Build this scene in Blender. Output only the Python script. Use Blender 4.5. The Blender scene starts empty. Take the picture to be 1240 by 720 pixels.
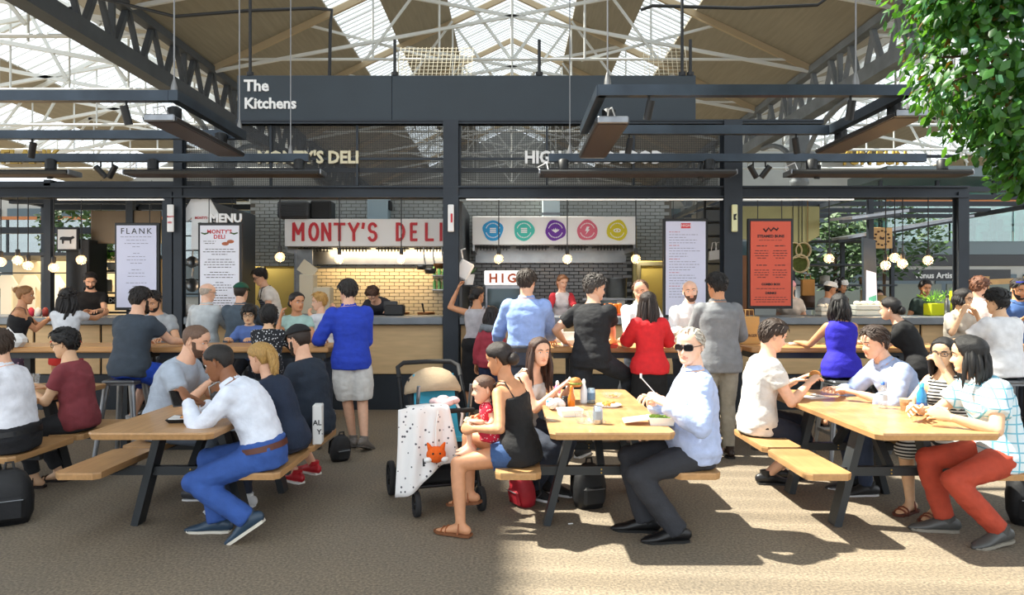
import bpy, bmesh, math, random
from mathutils import Vector, Matrix, noise
random.seed(7)
SC = bpy.context.scene
COL = SC.collection
PI = math.pi
R = math.radians
# ------------------------------------------------------------------ camera
F, VX, VY, CH = 861.0, 620.0, 356.0, 1.6
cam_d = bpy.data.cameras.new('camera'); cam = bpy.data.objects.new('camera', cam_d); COL.objects.link(cam)
cam_d.sensor_fit = 'HORIZONTAL'; cam_d.sensor_width = 36; cam_d.lens = F/1240*36
cam_d.shift_x = (620-VX)/1240; cam_d.shift_y = (VY-360)/1240
cam_d.clip_end = 300
cam.location = (0, 0, CH); cam.rotation_euler = (PI/2, 0, 0)
SC.camera = cam
def WX(x, d): return (x-VX)/F*d
def WZ(y, d): return CH-(y-VY)/F*d
# ------------------------------------------------------------------ sky, sun, exposure
w = bpy.data.worlds.new('sky'); SC.world = w; w.use_nodes = True
bg = w.node_tree.nodes['Background']; bg.inputs[0].default_value = (.86, .93, 1.0, 1); bg.inputs[1].default_value = 1.55
sun_d = bpy.data.lights.new('sun', 'SUN'); sun_d.energy = 15.5; sun_d.angle = R(1.2); sun_d.color = (1, .93, .80)
sun = bpy.data.objects.new('sun', sun_d); COL.objects.link(sun)
sun.rotation_euler = Vector((-.30, .10, .45)).to_track_quat('Z', 'Y').to_euler()
sun.location = (-20, 5, 30)
SC.view_settings.view_transform = 'Standard'; SC.view_settings.look = 'None'
SC.view_settings.gamma = 1; SC.view_settings.use_curve_mapping = False
SC.view_settings.exposure = 0.45
# ------------------------------------------------------------------ materials
MATS = {}
def mat(name, col=(.5,.5,.5), rough=.6, metal=0, var=0, vscale=8, bump=0, bscale=60, emit=0, alpha=1, ecol=None, stretch=None, col2=None, coat=0):
    if name in MATS: return MATS[name]
    m = bpy.data.materials.new(name); m.use_nodes = True; MATS[name] = m
    nt = m.node_tree; b = nt.nodes['Principled BSDF']
    b.inputs['Base Color'].default_value = (*col, 1); b.inputs['Roughness'].default_value = rough; b.inputs['Metallic'].default_value = metal
    if coat: b.inputs['Coat Weight'].default_value = coat
    if emit:
        b.inputs['Emission Color'].default_value = (*(ecol or col), 1); b.inputs['Emission Strength'].default_value = emit
    if alpha < 1: b.inputs['Alpha'].default_value = alpha
    if var or bump:
        tc = nt.nodes.new('ShaderNodeTexCoord'); src = tc.outputs['Object']
        if stretch:
            mp = nt.nodes.new('ShaderNodeMapping'); mp.inputs['Scale'].default_value = stretch
            nt.links.new(src, mp.inputs[0]); src = mp.outputs[0]
    if var:
        n = nt.nodes.new('ShaderNodeTexNoise'); n.inputs['Scale'].default_value = vscale; n.inputs['Detail'].default_value = 5
        nt.links.new(src, n.inputs['Vector'])
        r = nt.nodes.new('ShaderNodeValToRGB'); e = r.color_ramp.elements
        e[0].position = .3; e[1].position = .7
        c2 = col2 or tuple(min(1, c*(1+var)) for c in col); c1 = tuple(c*(1-var) for c in col) if not col2 else col
        e[0].color = (*c1, 1); e[1].color = (*c2, 1)
        nt.links.new(n.outputs[0], r.inputs[0]); nt.links.new(r.outputs[0], b.inputs['Base Color'])
    if bump:
        n2 = nt.nodes.new('ShaderNodeTexNoise'); n2.inputs['Scale'].default_value = bscale; n2.inputs['Detail'].default_value = 3
        nt.links.new(src, n2.inputs['Vector'])
        bp = nt.nodes.new('ShaderNodeBump'); bp.inputs['Strength'].default_value = bump; bp.inputs['Distance'].default_value = .01
        nt.links.new(n2.outputs[0], bp.inputs['Height']); nt.links.new(bp.outputs[0], b.inputs['Normal'])
    return m
def cmat(col, rough=.85, bump=.25):      # cloth
    key = 'cloth_%02x%02x%02x' % tuple(int(c*255) for c in col)
    return mat(key, col, rough, 0, .12, 14, bump, 90)
def srgb(r, g, b):
    f = lambda c: ((c/255+.055)/1.055)**2.4 if c > 10 else c/255/12.92
    return (f(r), f(g), f(b))
def hexc(h): return srgb(int(h[0:2],16), int(h[2:4],16), int(h[4:6],16))
def glassmat(name, tint=(.9,.95,.97), mixf=.12, rough=.05, dif=0.0):
    if name in MATS: return MATS[name]
    m = bpy.data.materials.new(name); m.use_nodes = True; MATS[name] = m
    nt = m.node_tree; nt.nodes.clear()
    o = nt.nodes.new('ShaderNodeOutputMaterial'); t = nt.nodes.new('ShaderNodeBsdfTransparent'); g = nt.nodes.new('ShaderNodeBsdfGlossy')
    t.inputs[0].default_value = (*tint, 1); g.inputs['Roughness'].default_value = rough
    mx = nt.nodes.new('ShaderNodeMixShader'); mx.inputs[0].default_value = mixf
    nt.links.new(t.outputs[0], mx.inputs[1]); nt.links.new(g.outputs[0], mx.inputs[2]); last = mx
    if dif:
        d = nt.nodes.new('ShaderNodeBsdfDiffuse'); d.inputs[0].default_value = (*tint, 1)
        m2 = nt.nodes.new('ShaderNodeMixShader'); m2.inputs[0].default_value = dif
        nt.links.new(mx.outputs[0], m2.inputs[1]); nt.links.new(d.outputs[0], m2.inputs[2]); last = m2
    nt.links.new(last.outputs[0], o.inputs[0])
    return m
# ------------------------------------------------------------------ mesh builder
class MB:
    def __init__(s): s.v = []; s.f = []; s.sm = []; s.mi = []; s.cur = 0
    def add(s, vs, fs, smooth=False):
        o = len(s.v); s.v += [tuple(v) for v in vs]
        for f in fs: s.f.append(tuple(i+o for i in f)); s.sm.append(smooth); s.mi.append(s.cur)
        return s
    def box(s, c, d, bev=0, M=None, taper=None):
        x, y, z = d[0]/2, d[1]/2, d[2]/2; c = Vector(c)
        if not bev:
            vs = [Vector((sx*x, sy*y, sz*z)) for sz in (-1,1) for sy in (-1,1) for sx in (-1,1)]
            if taper: vs = [Vector((v.x*(taper[0] if v.z > 0 else 1), v.y*(taper[1] if v.z > 0 else 1), v.z)) for v in vs]
            fs = [(0,2,3,1),(4,5,7,6),(0,1,5,4),(2,6,7,3),(0,4,6,2),(1,3,7,5)]
        else:
            b = min(bev, x*.98, y*.98, z*.98); vs = []; idx = {}
            for sx in (-1,1):
                for sy in (-1,1):
                    for sz in (-1,1):
                        for a in range(3):
                            v = [sx*(x-b), sy*(y-b), sz*(z-b)]; v[a] = (sx*x, sy*y, sz*z)[a]
                            idx[(sx,sy,sz,a)] = len(vs); vs.append(Vector(v))
            fs = []
            for sg in (-1,1):
                fs.append([idx[(sg,p,q,0)] for p,q in ((-1,-1),(1,-1),(1,1),(-1,1))][::sg])
                fs.append([idx[(p,sg,q,1)] for p,q in ((-1,-1),(1,-1),(1,1),(-1,1))][::-sg])
                fs.append([idx[(p,q,sg,2)] for p,q in ((-1,-1),(1,-1),(1,1),(-1,1))][::sg])
            for p in (-1,1):
                for q in (-1,1):
                    f = [idx[(-1,p,q,1)], idx[(1,p,q,1)], idx[(1,p,q,2)], idx[(-1,p,q,2)]]; fs.append(f[::-p*q])
                    f = [idx[(p,-1,q,0)], idx[(p,1,q,0)], idx[(p,1,q,2)], idx[(p,-1,q,2)]]; fs.append(f[::p*q])
                    f = [idx[(p,q,-1,0)], idx[(p,q,1,0)], idx[(p,q,1,1)], idx[(p,q,-1,1)]]; fs.append(f[::-p*q])
                    for r in (-1,1): 
                        f = [idx[(p,q,r,0)], idx[(p,q,r,1)], idx[(p,q,r,2)]]; fs.append(f[::p*q*r])
        if M is not None: vs = [M @ v for v in vs]
        return s.add([v+c for v in vs], fs)
    def bar(s, a, b, w, h=None, up=(0,0,1)):       # rectangular bar between two points
        a, b = Vector(a), Vector(b); h = h or w; t = (b-a); L = t.length; t.normalize(); u = Vector(up)
        if abs(t.dot(u)) > .99: u = Vector((0,1,0))
        r = t.cross(u).normalized(); u = r.cross(t)
        vs = [p + r*sx*w/2 + u*sz*h/2 for p in (a,b) for sx,sz in ((-1,-1),(1,-1),(1,1),(-1,1))]
        return s.add(vs, [(3,2,1,0),(4,5,6,7),(0,1,5,4),(1,2,6,5),(2,3,7,6),(3,0,4,7)])
    def tube(s, pts, rad, seg=8, dome=False, flat=None, up=None, cap=True):
        pts = [Vector(p) for p in pts]; n = len(pts)
        if not isinstance(rad, (list, tuple)): rad = [rad]*n
        rr = [(r, r) if not isinstance(r, (list, tuple)) else r for r in rad]
        if flat: rr = [(a, b*flat) for a, b in rr]
        T = []
        for i in range(n):
            t = pts[min(i+1,n-1)]-pts[max(i-1,0)]
            T.append(t.normalized() if t.length > 1e-9 else Vector((0,0,1)))
        u = Vector(up) if up else (Vector((0,0,1)) if abs(T[0].z) < .9 else Vector((0,1,0)))
        rings = []
        if dome:
            a, b = rr[0]
            for q in (.95,.7,.35): rings.append((pts[0]-T[0]*max(a,b)*q, T[0], (a*math.sqrt(1-q*q), b*math.sqrt(1-q*q))))
        for i in range(n): rings.append((pts[i], T[i], rr[i]))
        if dome:
            a, b = rr[-1]
            for q in (.35,.7,.95): rings.append((pts[-1]+T[-1]*max(a,b)*q, T[-1], (a*math.sqrt(1-q*q), b*math.sqrt(1-q*q))))
        vs = []; 
        for c, t, (a, b) in rings:
            r = t.cross(u)
            if r.length < 1e-6: r = t.orthogonal()
            r.normalize(); u = r.cross(t).normalized()
            for k in range(seg):
                an = 2*PI*k/seg; vs.append(c + r*(a*math.cos(an)) + u*(b*math.sin(an)))
        fs = []; m = len(rings)
        for i in range(m-1):
            for k in range(seg):
                k2 = (k+1)%seg; fs.append((i*seg+k2, i*seg+k, (i+1)*seg+k, (i+1)*seg+k2))
        s.add(vs, fs, True)
        if cap:
            s.add(vs[:seg], [tuple(range(seg))], dome); s.add(vs[-seg:], [tuple(range(seg))[::-1]], dome)
        return s
    def cyl(s, a, b, r, r2=None, seg=12): return s.tube([a, b], [r, r if r2 is None else r2], seg)
    def lathe(s, prof, c=(0,0,0), seg=16, smooth=True, M=None):       # prof: list of (r, z)
        c = Vector(c); vs = []
        for r, z in prof:
            for k in range(seg): vs.append(Vector((max(r,1e-4)*math.cos(2*PI*k/seg), max(r,1e-4)*math.sin(2*PI*k/seg), z)))
        if M is not None: vs = [M @ v for v in vs]
        vs = [v+c for v in vs]
        fs = [(i*seg+k, i*seg+(k+1)%seg, (i+1)*seg+(k+1)%seg, (i+1)*seg+k) for i in range(len(prof)-1) for k in range(seg)]
        return s.add(vs, fs, smooth)
    def ball(s, c, r, seg=12, rings=8, M=None):
        r = r if isinstance(r, (list,tuple)) else (r,r,r)
        c = Vector(c); vs = []
        for i in range(rings+1):
            th = PI*i/rings
            for k in range(seg):
                v = Vector((math.sin(th)*math.cos(2*PI*k/seg)*r[0], math.sin(th)*math.sin(2*PI*k/seg)*r[1], -math.cos(th)*r[2]))
                vs.append((M @ v if M is not None else v)+c)
        fs = [(i*seg+k, i*seg+(k+1)%seg, (i+1)*seg+(k+1)%seg, (i+1)*seg+k) for i in range(rings) for k in range(seg)]
        return s.add(vs, fs, True)
    def prism(s, poly, z0, z1, M=None, smooth=False):          # poly in xy, extruded in z
        n = len(poly); vs = [Vector((x,y,z0)) for x,y in poly]+[Vector((x,y,z1)) for x,y in poly]
        if M is not None: vs = [M @ v for v in vs]
        s.add(vs, [tuple(range(n))[::-1], tuple(range(n,2*n))]); 
        return s.add(vs, [(k,(k+1)%n,n+(k+1)%n,n+k) for k in range(n)], smooth)
    def mesh(s, name='mesh', mats=()):
        me = bpy.data.meshes.new(name); me.from_pydata(s.v, [], s.f)
        me.polygons.foreach_set('use_smooth', s.sm); me.polygons.foreach_set('material_index', s.mi)
        for m in (mats if isinstance(mats, (list,tuple)) else [mats]): me.materials.append(m)
        me.update(); return me
    def build(s, name, mats, parent=None, loc=(0,0,0), rot=(0,0,0)):
        return obj(name, s.mesh(name, mats), parent, loc, rot)
def obj(name, me, parent=None, loc=(0,0,0), rot=(0,0,0)):
    o = bpy.data.objects.new(name, me); COL.objects.link(o)
    o.location = loc; o.rotation_euler = rot
    if parent: o.parent = parent
    return o
def tag(o, label=None, cat=None, group=None, kind=None):
    if label: o['label'] = label
    if cat: o['category'] = cat
    if group: o['group'] = group
    if kind: o['kind'] = kind
    return o
def thing(name, label, cat, loc=(0,0,0), rz=0, group=None):
    o = bpy.data.objects.new(name, None); COL.objects.link(o); o.empty_display_size = .1
    o.location = loc; o.rotation_euler = (0,0,rz); return tag(o, label, cat, group)
def copy_tree(o, loc=None, rz=None, label=None, parent=None):
    c = o.copy(); COL.objects.link(c); c.parent = parent
    if loc is not None: c.location = loc
    if rz is not None: c.rotation_euler = (0,0,rz)
    if label: c['label'] = label
    for ch in list(o.children): copy_tree(ch, parent=c)
    return c
def bx(name, c, d, m, parent=None, bev=0, rot=(0,0,0)):
    return MB().box((0,0,0), d, bev).build(name, m, parent, c, rot)
def text(name, s, loc, size, m, parent=None, depth=.01, bold=0, rot=(PI/2,0,0), align='LEFT', sx=1, space=1):
    cu = bpy.data.curves.new(name, 'FONT'); cu.body = s; cu.size = size; cu.extrude = depth; cu.offset = bold
    cu.align_x = align; cu.resolution_u = 2; cu.space_character = space
    o = bpy.data.objects.new(name, cu); COL.objects.link(o); bpy.context.view_layer.update()
    me = bpy.data.meshes.new_from_object(o.evaluated_get(bpy.context.evaluated_depsgraph_get()))
    bpy.data.objects.remove(o); me.name = name; me.materials.clear(); me.materials.append(m)
    o = obj(name, me, parent, loc, rot); o.scale = (sx,1,1)
    return o
# ------------------------------------------------------------------ shared materials
M_steel = mat('dark_steel', hexc('2b3138'), .5, .3, .15, 3)
M_steel2 = mat('blue_grey_steel', hexc('3a434d'), .45, .4, .2, 4)
M_black = mat('black_paint', hexc('17191b'), .5)
M_oak = mat('oak_board', hexc('b58b5c'), .45, 0, .13, 3, .08, 40, stretch=(14,1.2,14), coat=.15)
M_birch = mat('birch_ply', hexc('d6b585'), .55, 0, .08, 3, 0, 0, stretch=(1,1,8))
M_grey_top = mat('grey_worktop', hexc('7b8186'), .4, .4, .1, 5)
M_white = mat('white_paint', hexc('eeeeec'), .5)
M_chrome = mat('stainless', hexc('9a9c9c'), .3, .9, .1, 6)
M_galv = mat('galvanised', hexc('8d9094'), .35, .85, .15, 8)
M_roofboard = mat('roof_boarding', hexc('8a8474'), .8, 0, .1, 2, 0, 0, stretch=(6,.4,6))
M_whitesteel = mat('white_steel', hexc('c9ccca'), .6)
M_beige = mat('beige_steel', hexc('a8977a'), .7)
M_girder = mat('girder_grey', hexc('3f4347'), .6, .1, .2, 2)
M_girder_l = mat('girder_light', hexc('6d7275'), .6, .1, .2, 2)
M_sign = mat('slate_board', hexc('29343c'), .55, 0, .1, 1.5)
# ------------------------------------------------------------------ floor
def floor_mat():
    m = bpy.data.materials.new('asphalt'); m.use_nodes = True; nt = m.node_tree; b = nt.nodes['Principled BSDF']
    tc = nt.nodes.new('ShaderNodeTexCoord')
    n1 = nt.nodes.new('ShaderNodeTexNoise'); n1.inputs['Scale'].default_value = 60; n1.inputs['Detail'].default_value = 6
    n2 = nt.nodes.new('ShaderNodeTexNoise'); n2.inputs['Scale'].default_value = .7; n2.inputs['Detail'].default_value = 6
    v = nt.nodes.new('ShaderNodeTexVoronoi'); v.inputs['Scale'].default_value = 85
    for n in (n1, n2, v): nt.links.new(tc.outputs['Object'], n.inputs['Vector'])
    r1 = nt.nodes.new('ShaderNodeValToRGB'); e = r1.color_ramp.elements
    e[0].position = .32; e[0].color = (*hexc('665e53'), 1); e[1].position = .72; e[1].color = (*hexc('a0937d'), 1)
    nt.links.new(n1.outputs[0], r1.inputs[0])
    r2 = nt.nodes.new('ShaderNodeValToRGB'); e = r2.color_ramp.elements
    e[0].position = .3; e[0].color = (.78,.78,.8,1); e[1].position = .7; e[1].color = (1.05,1.0,.95,1)
    nt.links.new(n2.outputs[0], r2.inputs[0])
    r3 = nt.nodes.new('ShaderNodeValToRGB'); e = r3.color_ramp.elements
    e[0].position = .0; e[0].color = (1.3,1.25,1.15,1); e[1].position = .35; e[1].color = (.9,.9,.9,1)
    nt.links.new(v.outputs[0], r3.inputs[0])
    def mul(a, c):
        mx = nt.nodes.new('ShaderNodeMix'); mx.data_type = 'RGBA'; mx.blend_type = 'MULTIPLY'; mx.inputs[0].default_value = 1
        nt.links.new(a, mx.inputs[6]); nt.links.new(c, mx.inputs[7]); return mx.outputs[2]
    nt.links.new(mul(mul(r1.outputs[0], r2.outputs[0]), r3.outputs[0]), b.inputs['Base Color'])
    b.inputs['Roughness'].default_value = .75
    bp = nt.nodes.new('ShaderNodeBump'); bp.inputs['Strength'].default_value = .35; bp.inputs['Distance'].default_value = .006
    nt.links.new(n1.outputs[0], bp.inputs['Height']); nt.links.new(bp.outputs[0], b.inputs['Normal'])
    return m
fl = MB().add([(-75,-15,0),(75,-15,0),(75,65,0),(-75,65,0)], [(0,1,2,3)]).build('floor', floor_mat()); tag(fl, kind='structure')
# ------------------------------------------------------------------ roof of the hall
GX, EZ, RZ = 9.5, 1.6+7.2, 1.6+11.7        # girder line, eaves and ridge height
def roof_z(x): return RZ-(RZ-EZ)*abs(x)/GX
M_pane = glassmat('roof_glass', (.93,.96,.97), .06, .1, .10)
ceil = bpy.data.objects.new('ceiling', None); COL.objects.link(ceil); tag(ceil, kind='structure')
def roof_strip(x0, x1, y0, y1, cx=0):
    s = 1 if x0 >= 0 else -1
    a, b = (x0, x1)
    za, zb = roof_z(a), roof_z(b)
    m = MB(); vs = [(cx+a,y0,za),(cx+b,y0,zb),(cx+b,y1,zb),(cx+a,y1,za)]
    m.add(vs+[(x,y,z+.08) for x,y,z in vs], [(0,1,2,3),(7,6,5,4),(0,4,5,1),(1,5,6,2),(2,6,7,3),(3,7,4,0)])
    m.build('roof_boarding', M_roofboard, ceil)
_pc = {}
def glass_strip(x0, x1, y0, y1, cx=0, step=1.25):
    za, zb = roof_z(x0), roof_z(x1); key = (x0, x1, step)
    if key not in _pc:
        p = MB().add([(x0,.03,za+.04),(x1,.03,zb+.04),(x1,step-.03,zb+.04),(x0,step-.03,za+.04)], [(0,1,2,3)]).mesh('glass_pane', M_pane)
        q = MB().bar((x0,0,za+.03),(x1,0,zb+.03),.05,.07)
        for k in (1,2,3): q.bar((x0,step*k/4,za+.03),(x1,step*k/4,zb+.03),.03,.04)
        _pc[key] = (p, q.mesh('glazing_bar', M_whitesteel))
    y = y0
    while y < y1-.01:
        obj('glass_pane', _pc[key][0], ceil, (cx,y,0)); obj('glazing_bar', _pc[key][1], ceil, (cx,y,0)); y += step
YN, YF = -7.5, 50
for sx in (-1, 1):
    # far part seen in the photograph
    roof_strip(sx*9.5, sx*5.81, 10, YF); glass_strip(sx*5.81, sx*4.34, 10, YF); roof_strip(sx*4.34, sx*2.33, 10, YF); glass_strip(sx*2.33, 0, 10, YF)
# unseen bay above the tables: glazing widened at left to place the sun patch
roof_strip(-9.5, -6.75, YN, 10); glass_strip(-6.75, -2.75, YN, 10); roof_strip(-2.75, 0, YN, 10)
roof_strip(0, 2.33, YN, 10); glass_strip(2.33, 5.81, YN, 10); roof_strip(5.81, 9.5, YN, 10)
for cx in (-19, 19):          # side halls
    s = 1 if cx > 0 else -1
    roof_strip(s*9.5, s*7.6, 0, YF, cx); glass_strip(s*7.6, s*5.2, 0, YF, cx, 2.5); roof_strip(s*5.2, s*3.2, 0, YF, cx); glass_strip(s*3.2, 0, 0, YF, cx, 2.5)
    roof_strip(-s*9.5, -s*5, 0, YF, cx); glass_strip(-s*5, 0, 0, YF, cx, 2.5)
# far end gable of the hall
gw = MB()
gw.add([(-70,50,0),(70,50,0),(70,50,8.8),(-70,50,8.8)], [(0,1,2,3)])
for cx in (-19,0,19): gw.add([(cx-9.5,50,8.8),(cx+9.5,50,8.8),(cx,50,RZ)], [(0,1,2)])
tag(gw.build('wall_back', mat('pale_render', hexc('8f918e'), .8, 0, .1, .5)), kind='structure')
# far facade windows
wv = bpy.data.objects['wall_back']
Mwin = mat('far_window', hexc('3c4a50'), .1, .2)
pm = MB().box((0,0,0),(2.6,.1,1.6)).mesh('window_pane', Mwin)
for i in range(-18, 19):
    for k in range(3): obj('window_pane', pm, wv, (i*3.1, 49.9, 2.2+k*2.3))
# ------------------------------------------------------------------ lattice girders along the hall
def girder(side, label, m1, m2):
    t = thing('lattice_girder', label, 'girder', (side*GX, 0, 7.25))
    y0, y1, hb = 2, 49.8, 1.34
    for dz, nm, w in ((0,'bottom_chord',.42),(hb,'top_chord',.28)):
        dh = .36 if dz == 0 else .2; mb = MB().box((0,(y0+y1)/2,dz),(w,y1-y0,.06)).box((-w/2+.03,(y0+y1)/2,dz+dh/2),(.04,y1-y0,dh)).box((w/2-.03,(y0+y1)/2,dz+dh/2),(.04,y1-y0,dh))
        mb.build(nm, m1, t)
    d1 = MB().bar((0,0,.05),(0,.62,hb),.12,.14,(1,0,0)).mesh('diagonal', m2); d2 = MB().bar((.05,.62,hb),(.05,1.24,.05),.1,.12,(1,0,0)).mesh('diagonal', m2)
    po = MB().box((0,0,hb/2),(.14,.1,hb)).mesh('post', m2)
    y = y0; k = 0
    while y < y1-1.3:
        obj('diagonal', d1, t, (0,y,0)); obj('diagonal', d2, t, (0,y,0))
        if k % 3 == 0: obj('post', po, t, (0,y,0))
        y += 1.24; k += 1
    return t
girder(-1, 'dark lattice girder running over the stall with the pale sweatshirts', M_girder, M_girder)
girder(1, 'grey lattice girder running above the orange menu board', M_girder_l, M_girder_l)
# curved arches and columns under girders
def column(x, y, label):
    t = thing('iron_column', label, 'column', (x, y, 0))
    MB().lathe([(.36,0),(.36,.5),(.27,.6),(.26,5.2),(.30,5.25),(.30,5.35),(.26,5.4),(.27,5.6),(.42,6.0),(.48,6.1),(.48,6.25)], seg=20).build('shaft', M_girder_l, t)
    MB().box((0,0,6.72),(.5,.5,.94),.03).build('bracket_block', M_girder_l, t)
    for s in (-1,1):
        pts = [(0, s*(.25+3.2*(1-math.cos(a))), 5.3+1.8*math.sin(a)) for a in [PI/2*i/8 for i in range(9)]]
        MB().tube(pts, .09, 6).build('arch_rib', M_girder_l, t)
    return t
column(9.5, 23.5, 'round grey iron column with moulded capital, its arches towards the climber foliage')
column(-9.5, 23.5, 'round grey iron column behind the stall with hanging frames')
column(9.5, 38, 'far iron column in line beneath the grey girder'); column(-9.5, 38, 'far iron column in line beneath the dark girder')
# ------------------------------------------------------------------ roof trusses
def truss(y, k):
    t = thing('roof_truss', 'white tie-rod roof truss under the glazed ridge, %s behind the slate fascia' % ('first','second','third','fourth','fifth','sixth','seventh','eighth')[k], 'truss', (0,y,EZ), 0, 'roof trusses of the hall')
    H = RZ-EZ
    for s in (-1,1):
        MB().bar((s*9.4,0,-.05),(0,0,H-.1),.12,.2).build('rafter', M_beige, t)
        MB().bar((s*9.4,0,-.15),(-s*4.2,0,H*.56-.15),.08,.10).build('scissor_tie', M_whitesteel, t)
        MB().bar((s*6.5,.1,H*.3),(s*2.2,.1,H*.05),.06,.08).build('strut', M_whitesteel, t)
        MB().bar((s*2.3,.1,H*.74),(0,.1,H*.05),.07,.09).build('strut', M_whitesteel, t)
        MB().bar((s*2.3,-.05,H*.74),(s*4.6,-.05,H*.05),.06,.08).build('strut', M_whitesteel, t)
        for x in (2.3, 4.4): MB().tube([(s*x,0,H*(1-x/9.5)),(s*x,0,H*.05)], .035, 6).build('hanger', M_whitesteel, t)
    MB().tube([(-9.3,0,H*.05),(9.3,0,H*.05)], .045, 6).build('tie_rod', M_whitesteel, t)
    MB().tube([(0,0,H-.1),(0,0,H*.05)], .05, 6).build('king_rod', M_whitesteel, t)
for k, y in enumerate((12.5, 17.5, 22.5, 27.5, 32.5, 37.5, 42.5, 47.5)): truss(y, k)
def side_truss(cx, y):
    lab = 'white scissor truss beyond the %s girder, %s from the far gable wall' % ('dark' if cx < 0 else 'grey', ('first','second','third','fourth','fifth','sixth','seventh')[int((39-y)/5)])
    t = thing('side_truss', lab, 'truss', (cx,y,EZ), 0, 'trusses of the %s side hall' % ('dark girder' if cx < 0 else 'grey girder')); H = RZ-EZ
    for s in (-1,1):
        MB().bar((s*9.4,0,-.05),(0,0,H-.1),.12,.2).build('rafter', M_whitesteel, t)
        MB().bar((s*9.4,0,-.1),(-s*4.2,0,H*.56-.1),.12,.14).build('scissor_tie', M_whitesteel, t)
        for x0, x1 in ((8,6),(6,4),(4,2)): 
            MB().bar((s*x0,0,0),(s*x1,0,H*(1-x1/9.5)),.08,.1).build('strut', M_whitesteel, t)
            MB().tube([(s*x1,.1,H*(1-x1/9.5)),(s*x1,.1,-.4)], .04, 6).build('hanger', M_whitesteel, t)
    MB().tube([(-9.3,0,-.3),(9.3,0,-.3)], .06, 6).build('tie_rod', M_whitesteel, t)
for cx in (-19,19):
    for y in (9, 14, 19, 24, 29, 34, 39): side_truss(cx, y)
# ------------------------------------------------------------------ stall front: columns, beams, screens, fascia
D0 = 9.8
def post(x, y, z1, wd, label):
    t = thing('steel_post', label, 'post', (x, y, 0))
    MB().box((0,-wd*.42,z1/2),(wd,.02,z1)).box((0,wd*.42,z1/2),(wd,.02,z1)).build('flange', M_steel, t)
    MB().box((0,0,z1/2),(wd*.45,wd*.82,z1)).build('web', M_steel, t)
    MB().box((0,0,.01),(wd*1.5,wd*1.5,.02)).build('base_plate', M_steel, t)
    return t
post(WX(205,D0), D0, 3.0, .13, 'dark steel post beside the menu headed FLANK')
post(WX(217.5,D0), D0, 3.98, .12, 'dark steel post beside the hanging white t-shirt')
post(WX(546.5,D0), D0, 3.98, .21, 'dark steel post between the red-lettered deli and the coloured discs stall')
post(WX(885,D0), D0, 3.98, .25, 'dark steel post between the white menu and the orange menu')
post(WX(1163.5,D0), D0, 3.0, .145, 'dark steel post standing in front of the terrace by the foliage')
post(-8.6, D0, 3.0, .2, 'dark steel post at the outer end of the steak stall')
def beam(name, x0, x1, y, z0, z1, th, label, m=None, cat='beam'):
    t = thing(name, label, cat, ((x0+x1)/2, y, z0))
    h = z1-z0; L = x1-x0; m = m or M_steel
    MB().box((0,0,h/2),(L,th*.4,h)).build('web', m, t)
    MB().box((0,0,h-.012),(L,th,.024)).box((0,0,.012),(L,th,.024)).build('flange', m, t)
    return t
beam('steel_beam', -8.7, 6.25, D0, WZ(240,D0), WZ(226,D0), .2, 'long dark steel beam above the stall openings')
beam('steel_beam', WX(288,D0), WX(995,D0), D0, WZ(151,D0), WZ(146,D0), .14, 'thin dark steel beam under the slate fascia')
beam('steel_beam', WX(215,D0), WX(897,D0), D0+.1, WZ(207,D0), WZ(202,D0), .08, 'slim dark rail across the mesh screens')
# light strip lamp along the beam's lower edge
for x0, x1, lab in ((75,202,'beside the menu headed FLANK'), (565,873,'above the coloured discs'), (897,1030,'above the orange menu')):
    t = thing('strip_light', 'thin white strip light under the steel beam '+lab, 'strip light', (WX((x0+x1)/2,D0),D0-.08,WZ(242.5,D0)))
    MB().box((0,0,0),(WX(x1,D0)-WX(x0,D0),.05,.018)).build('diffuser', mat('strip_diffuser', (.9,.9,.87), .4, emit=.25), t)
# perforated screens
def mesh_mat():
    m = bpy.data.materials.new('perforated_mesh'); m.use_nodes = True; nt = m.node_tree; b = nt.nodes['Principled BSDF']
    b.inputs['Base Color'].default_value = (*hexc('2a2d30'),1); b.inputs['Roughness'].default_value = .6
    tc = nt.nodes.new('ShaderNodeTexCoord'); v = nt.nodes.new('ShaderNodeTexVoronoi'); v.inputs['Scale'].default_value = 55; v.inputs['Randomness'].default_value = 0
    nt.links.new(tc.outputs['Object'], v.inputs['Vector'])
    r = nt.nodes.new('ShaderNodeMath'); r.operation = 'GREATER_THAN'; r.inputs[1].default_value = .36
    nt.links.new(v.outputs['Distance'], r.inputs[0]); nt.links.new(r.outputs[0], b.inputs['Alpha'])
    return m
M_mesh = mesh_mat()
def screen(x0, x1, label):
    a, b = WX(x0,D0), WX(x1,D0); z0, z1 = WZ(224,D0), WZ(151,D0)
    t = thing('mesh_screen', label, 'screen', ((a+b)/2, D0+.06, z0)); L = b-a; H = z1-z0
    n = max(1, round(L/1.3))
    for k in range(n):
        MB().box((-L/2+L/n*(k+.5),0,H/2),(L/n-.03,.004,H)).build('mesh_panel', M_mesh, t)
        MB().box((-L/2+L/n*k,-.02,H/2),(.03,.04,H)).build('mullion', M_steel, t)
    MB().box((0,-.02,H*.44),(L,.03,.03)).build('rail', M_steel, t)
screen(222, 537, 'perforated dark mesh screen behind the raised deli lettering'); screen(557, 873, 'perforated dark mesh screen behind the letters HIGH MOOD FOOD')
zt0 = WZ(197,D0)
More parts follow.
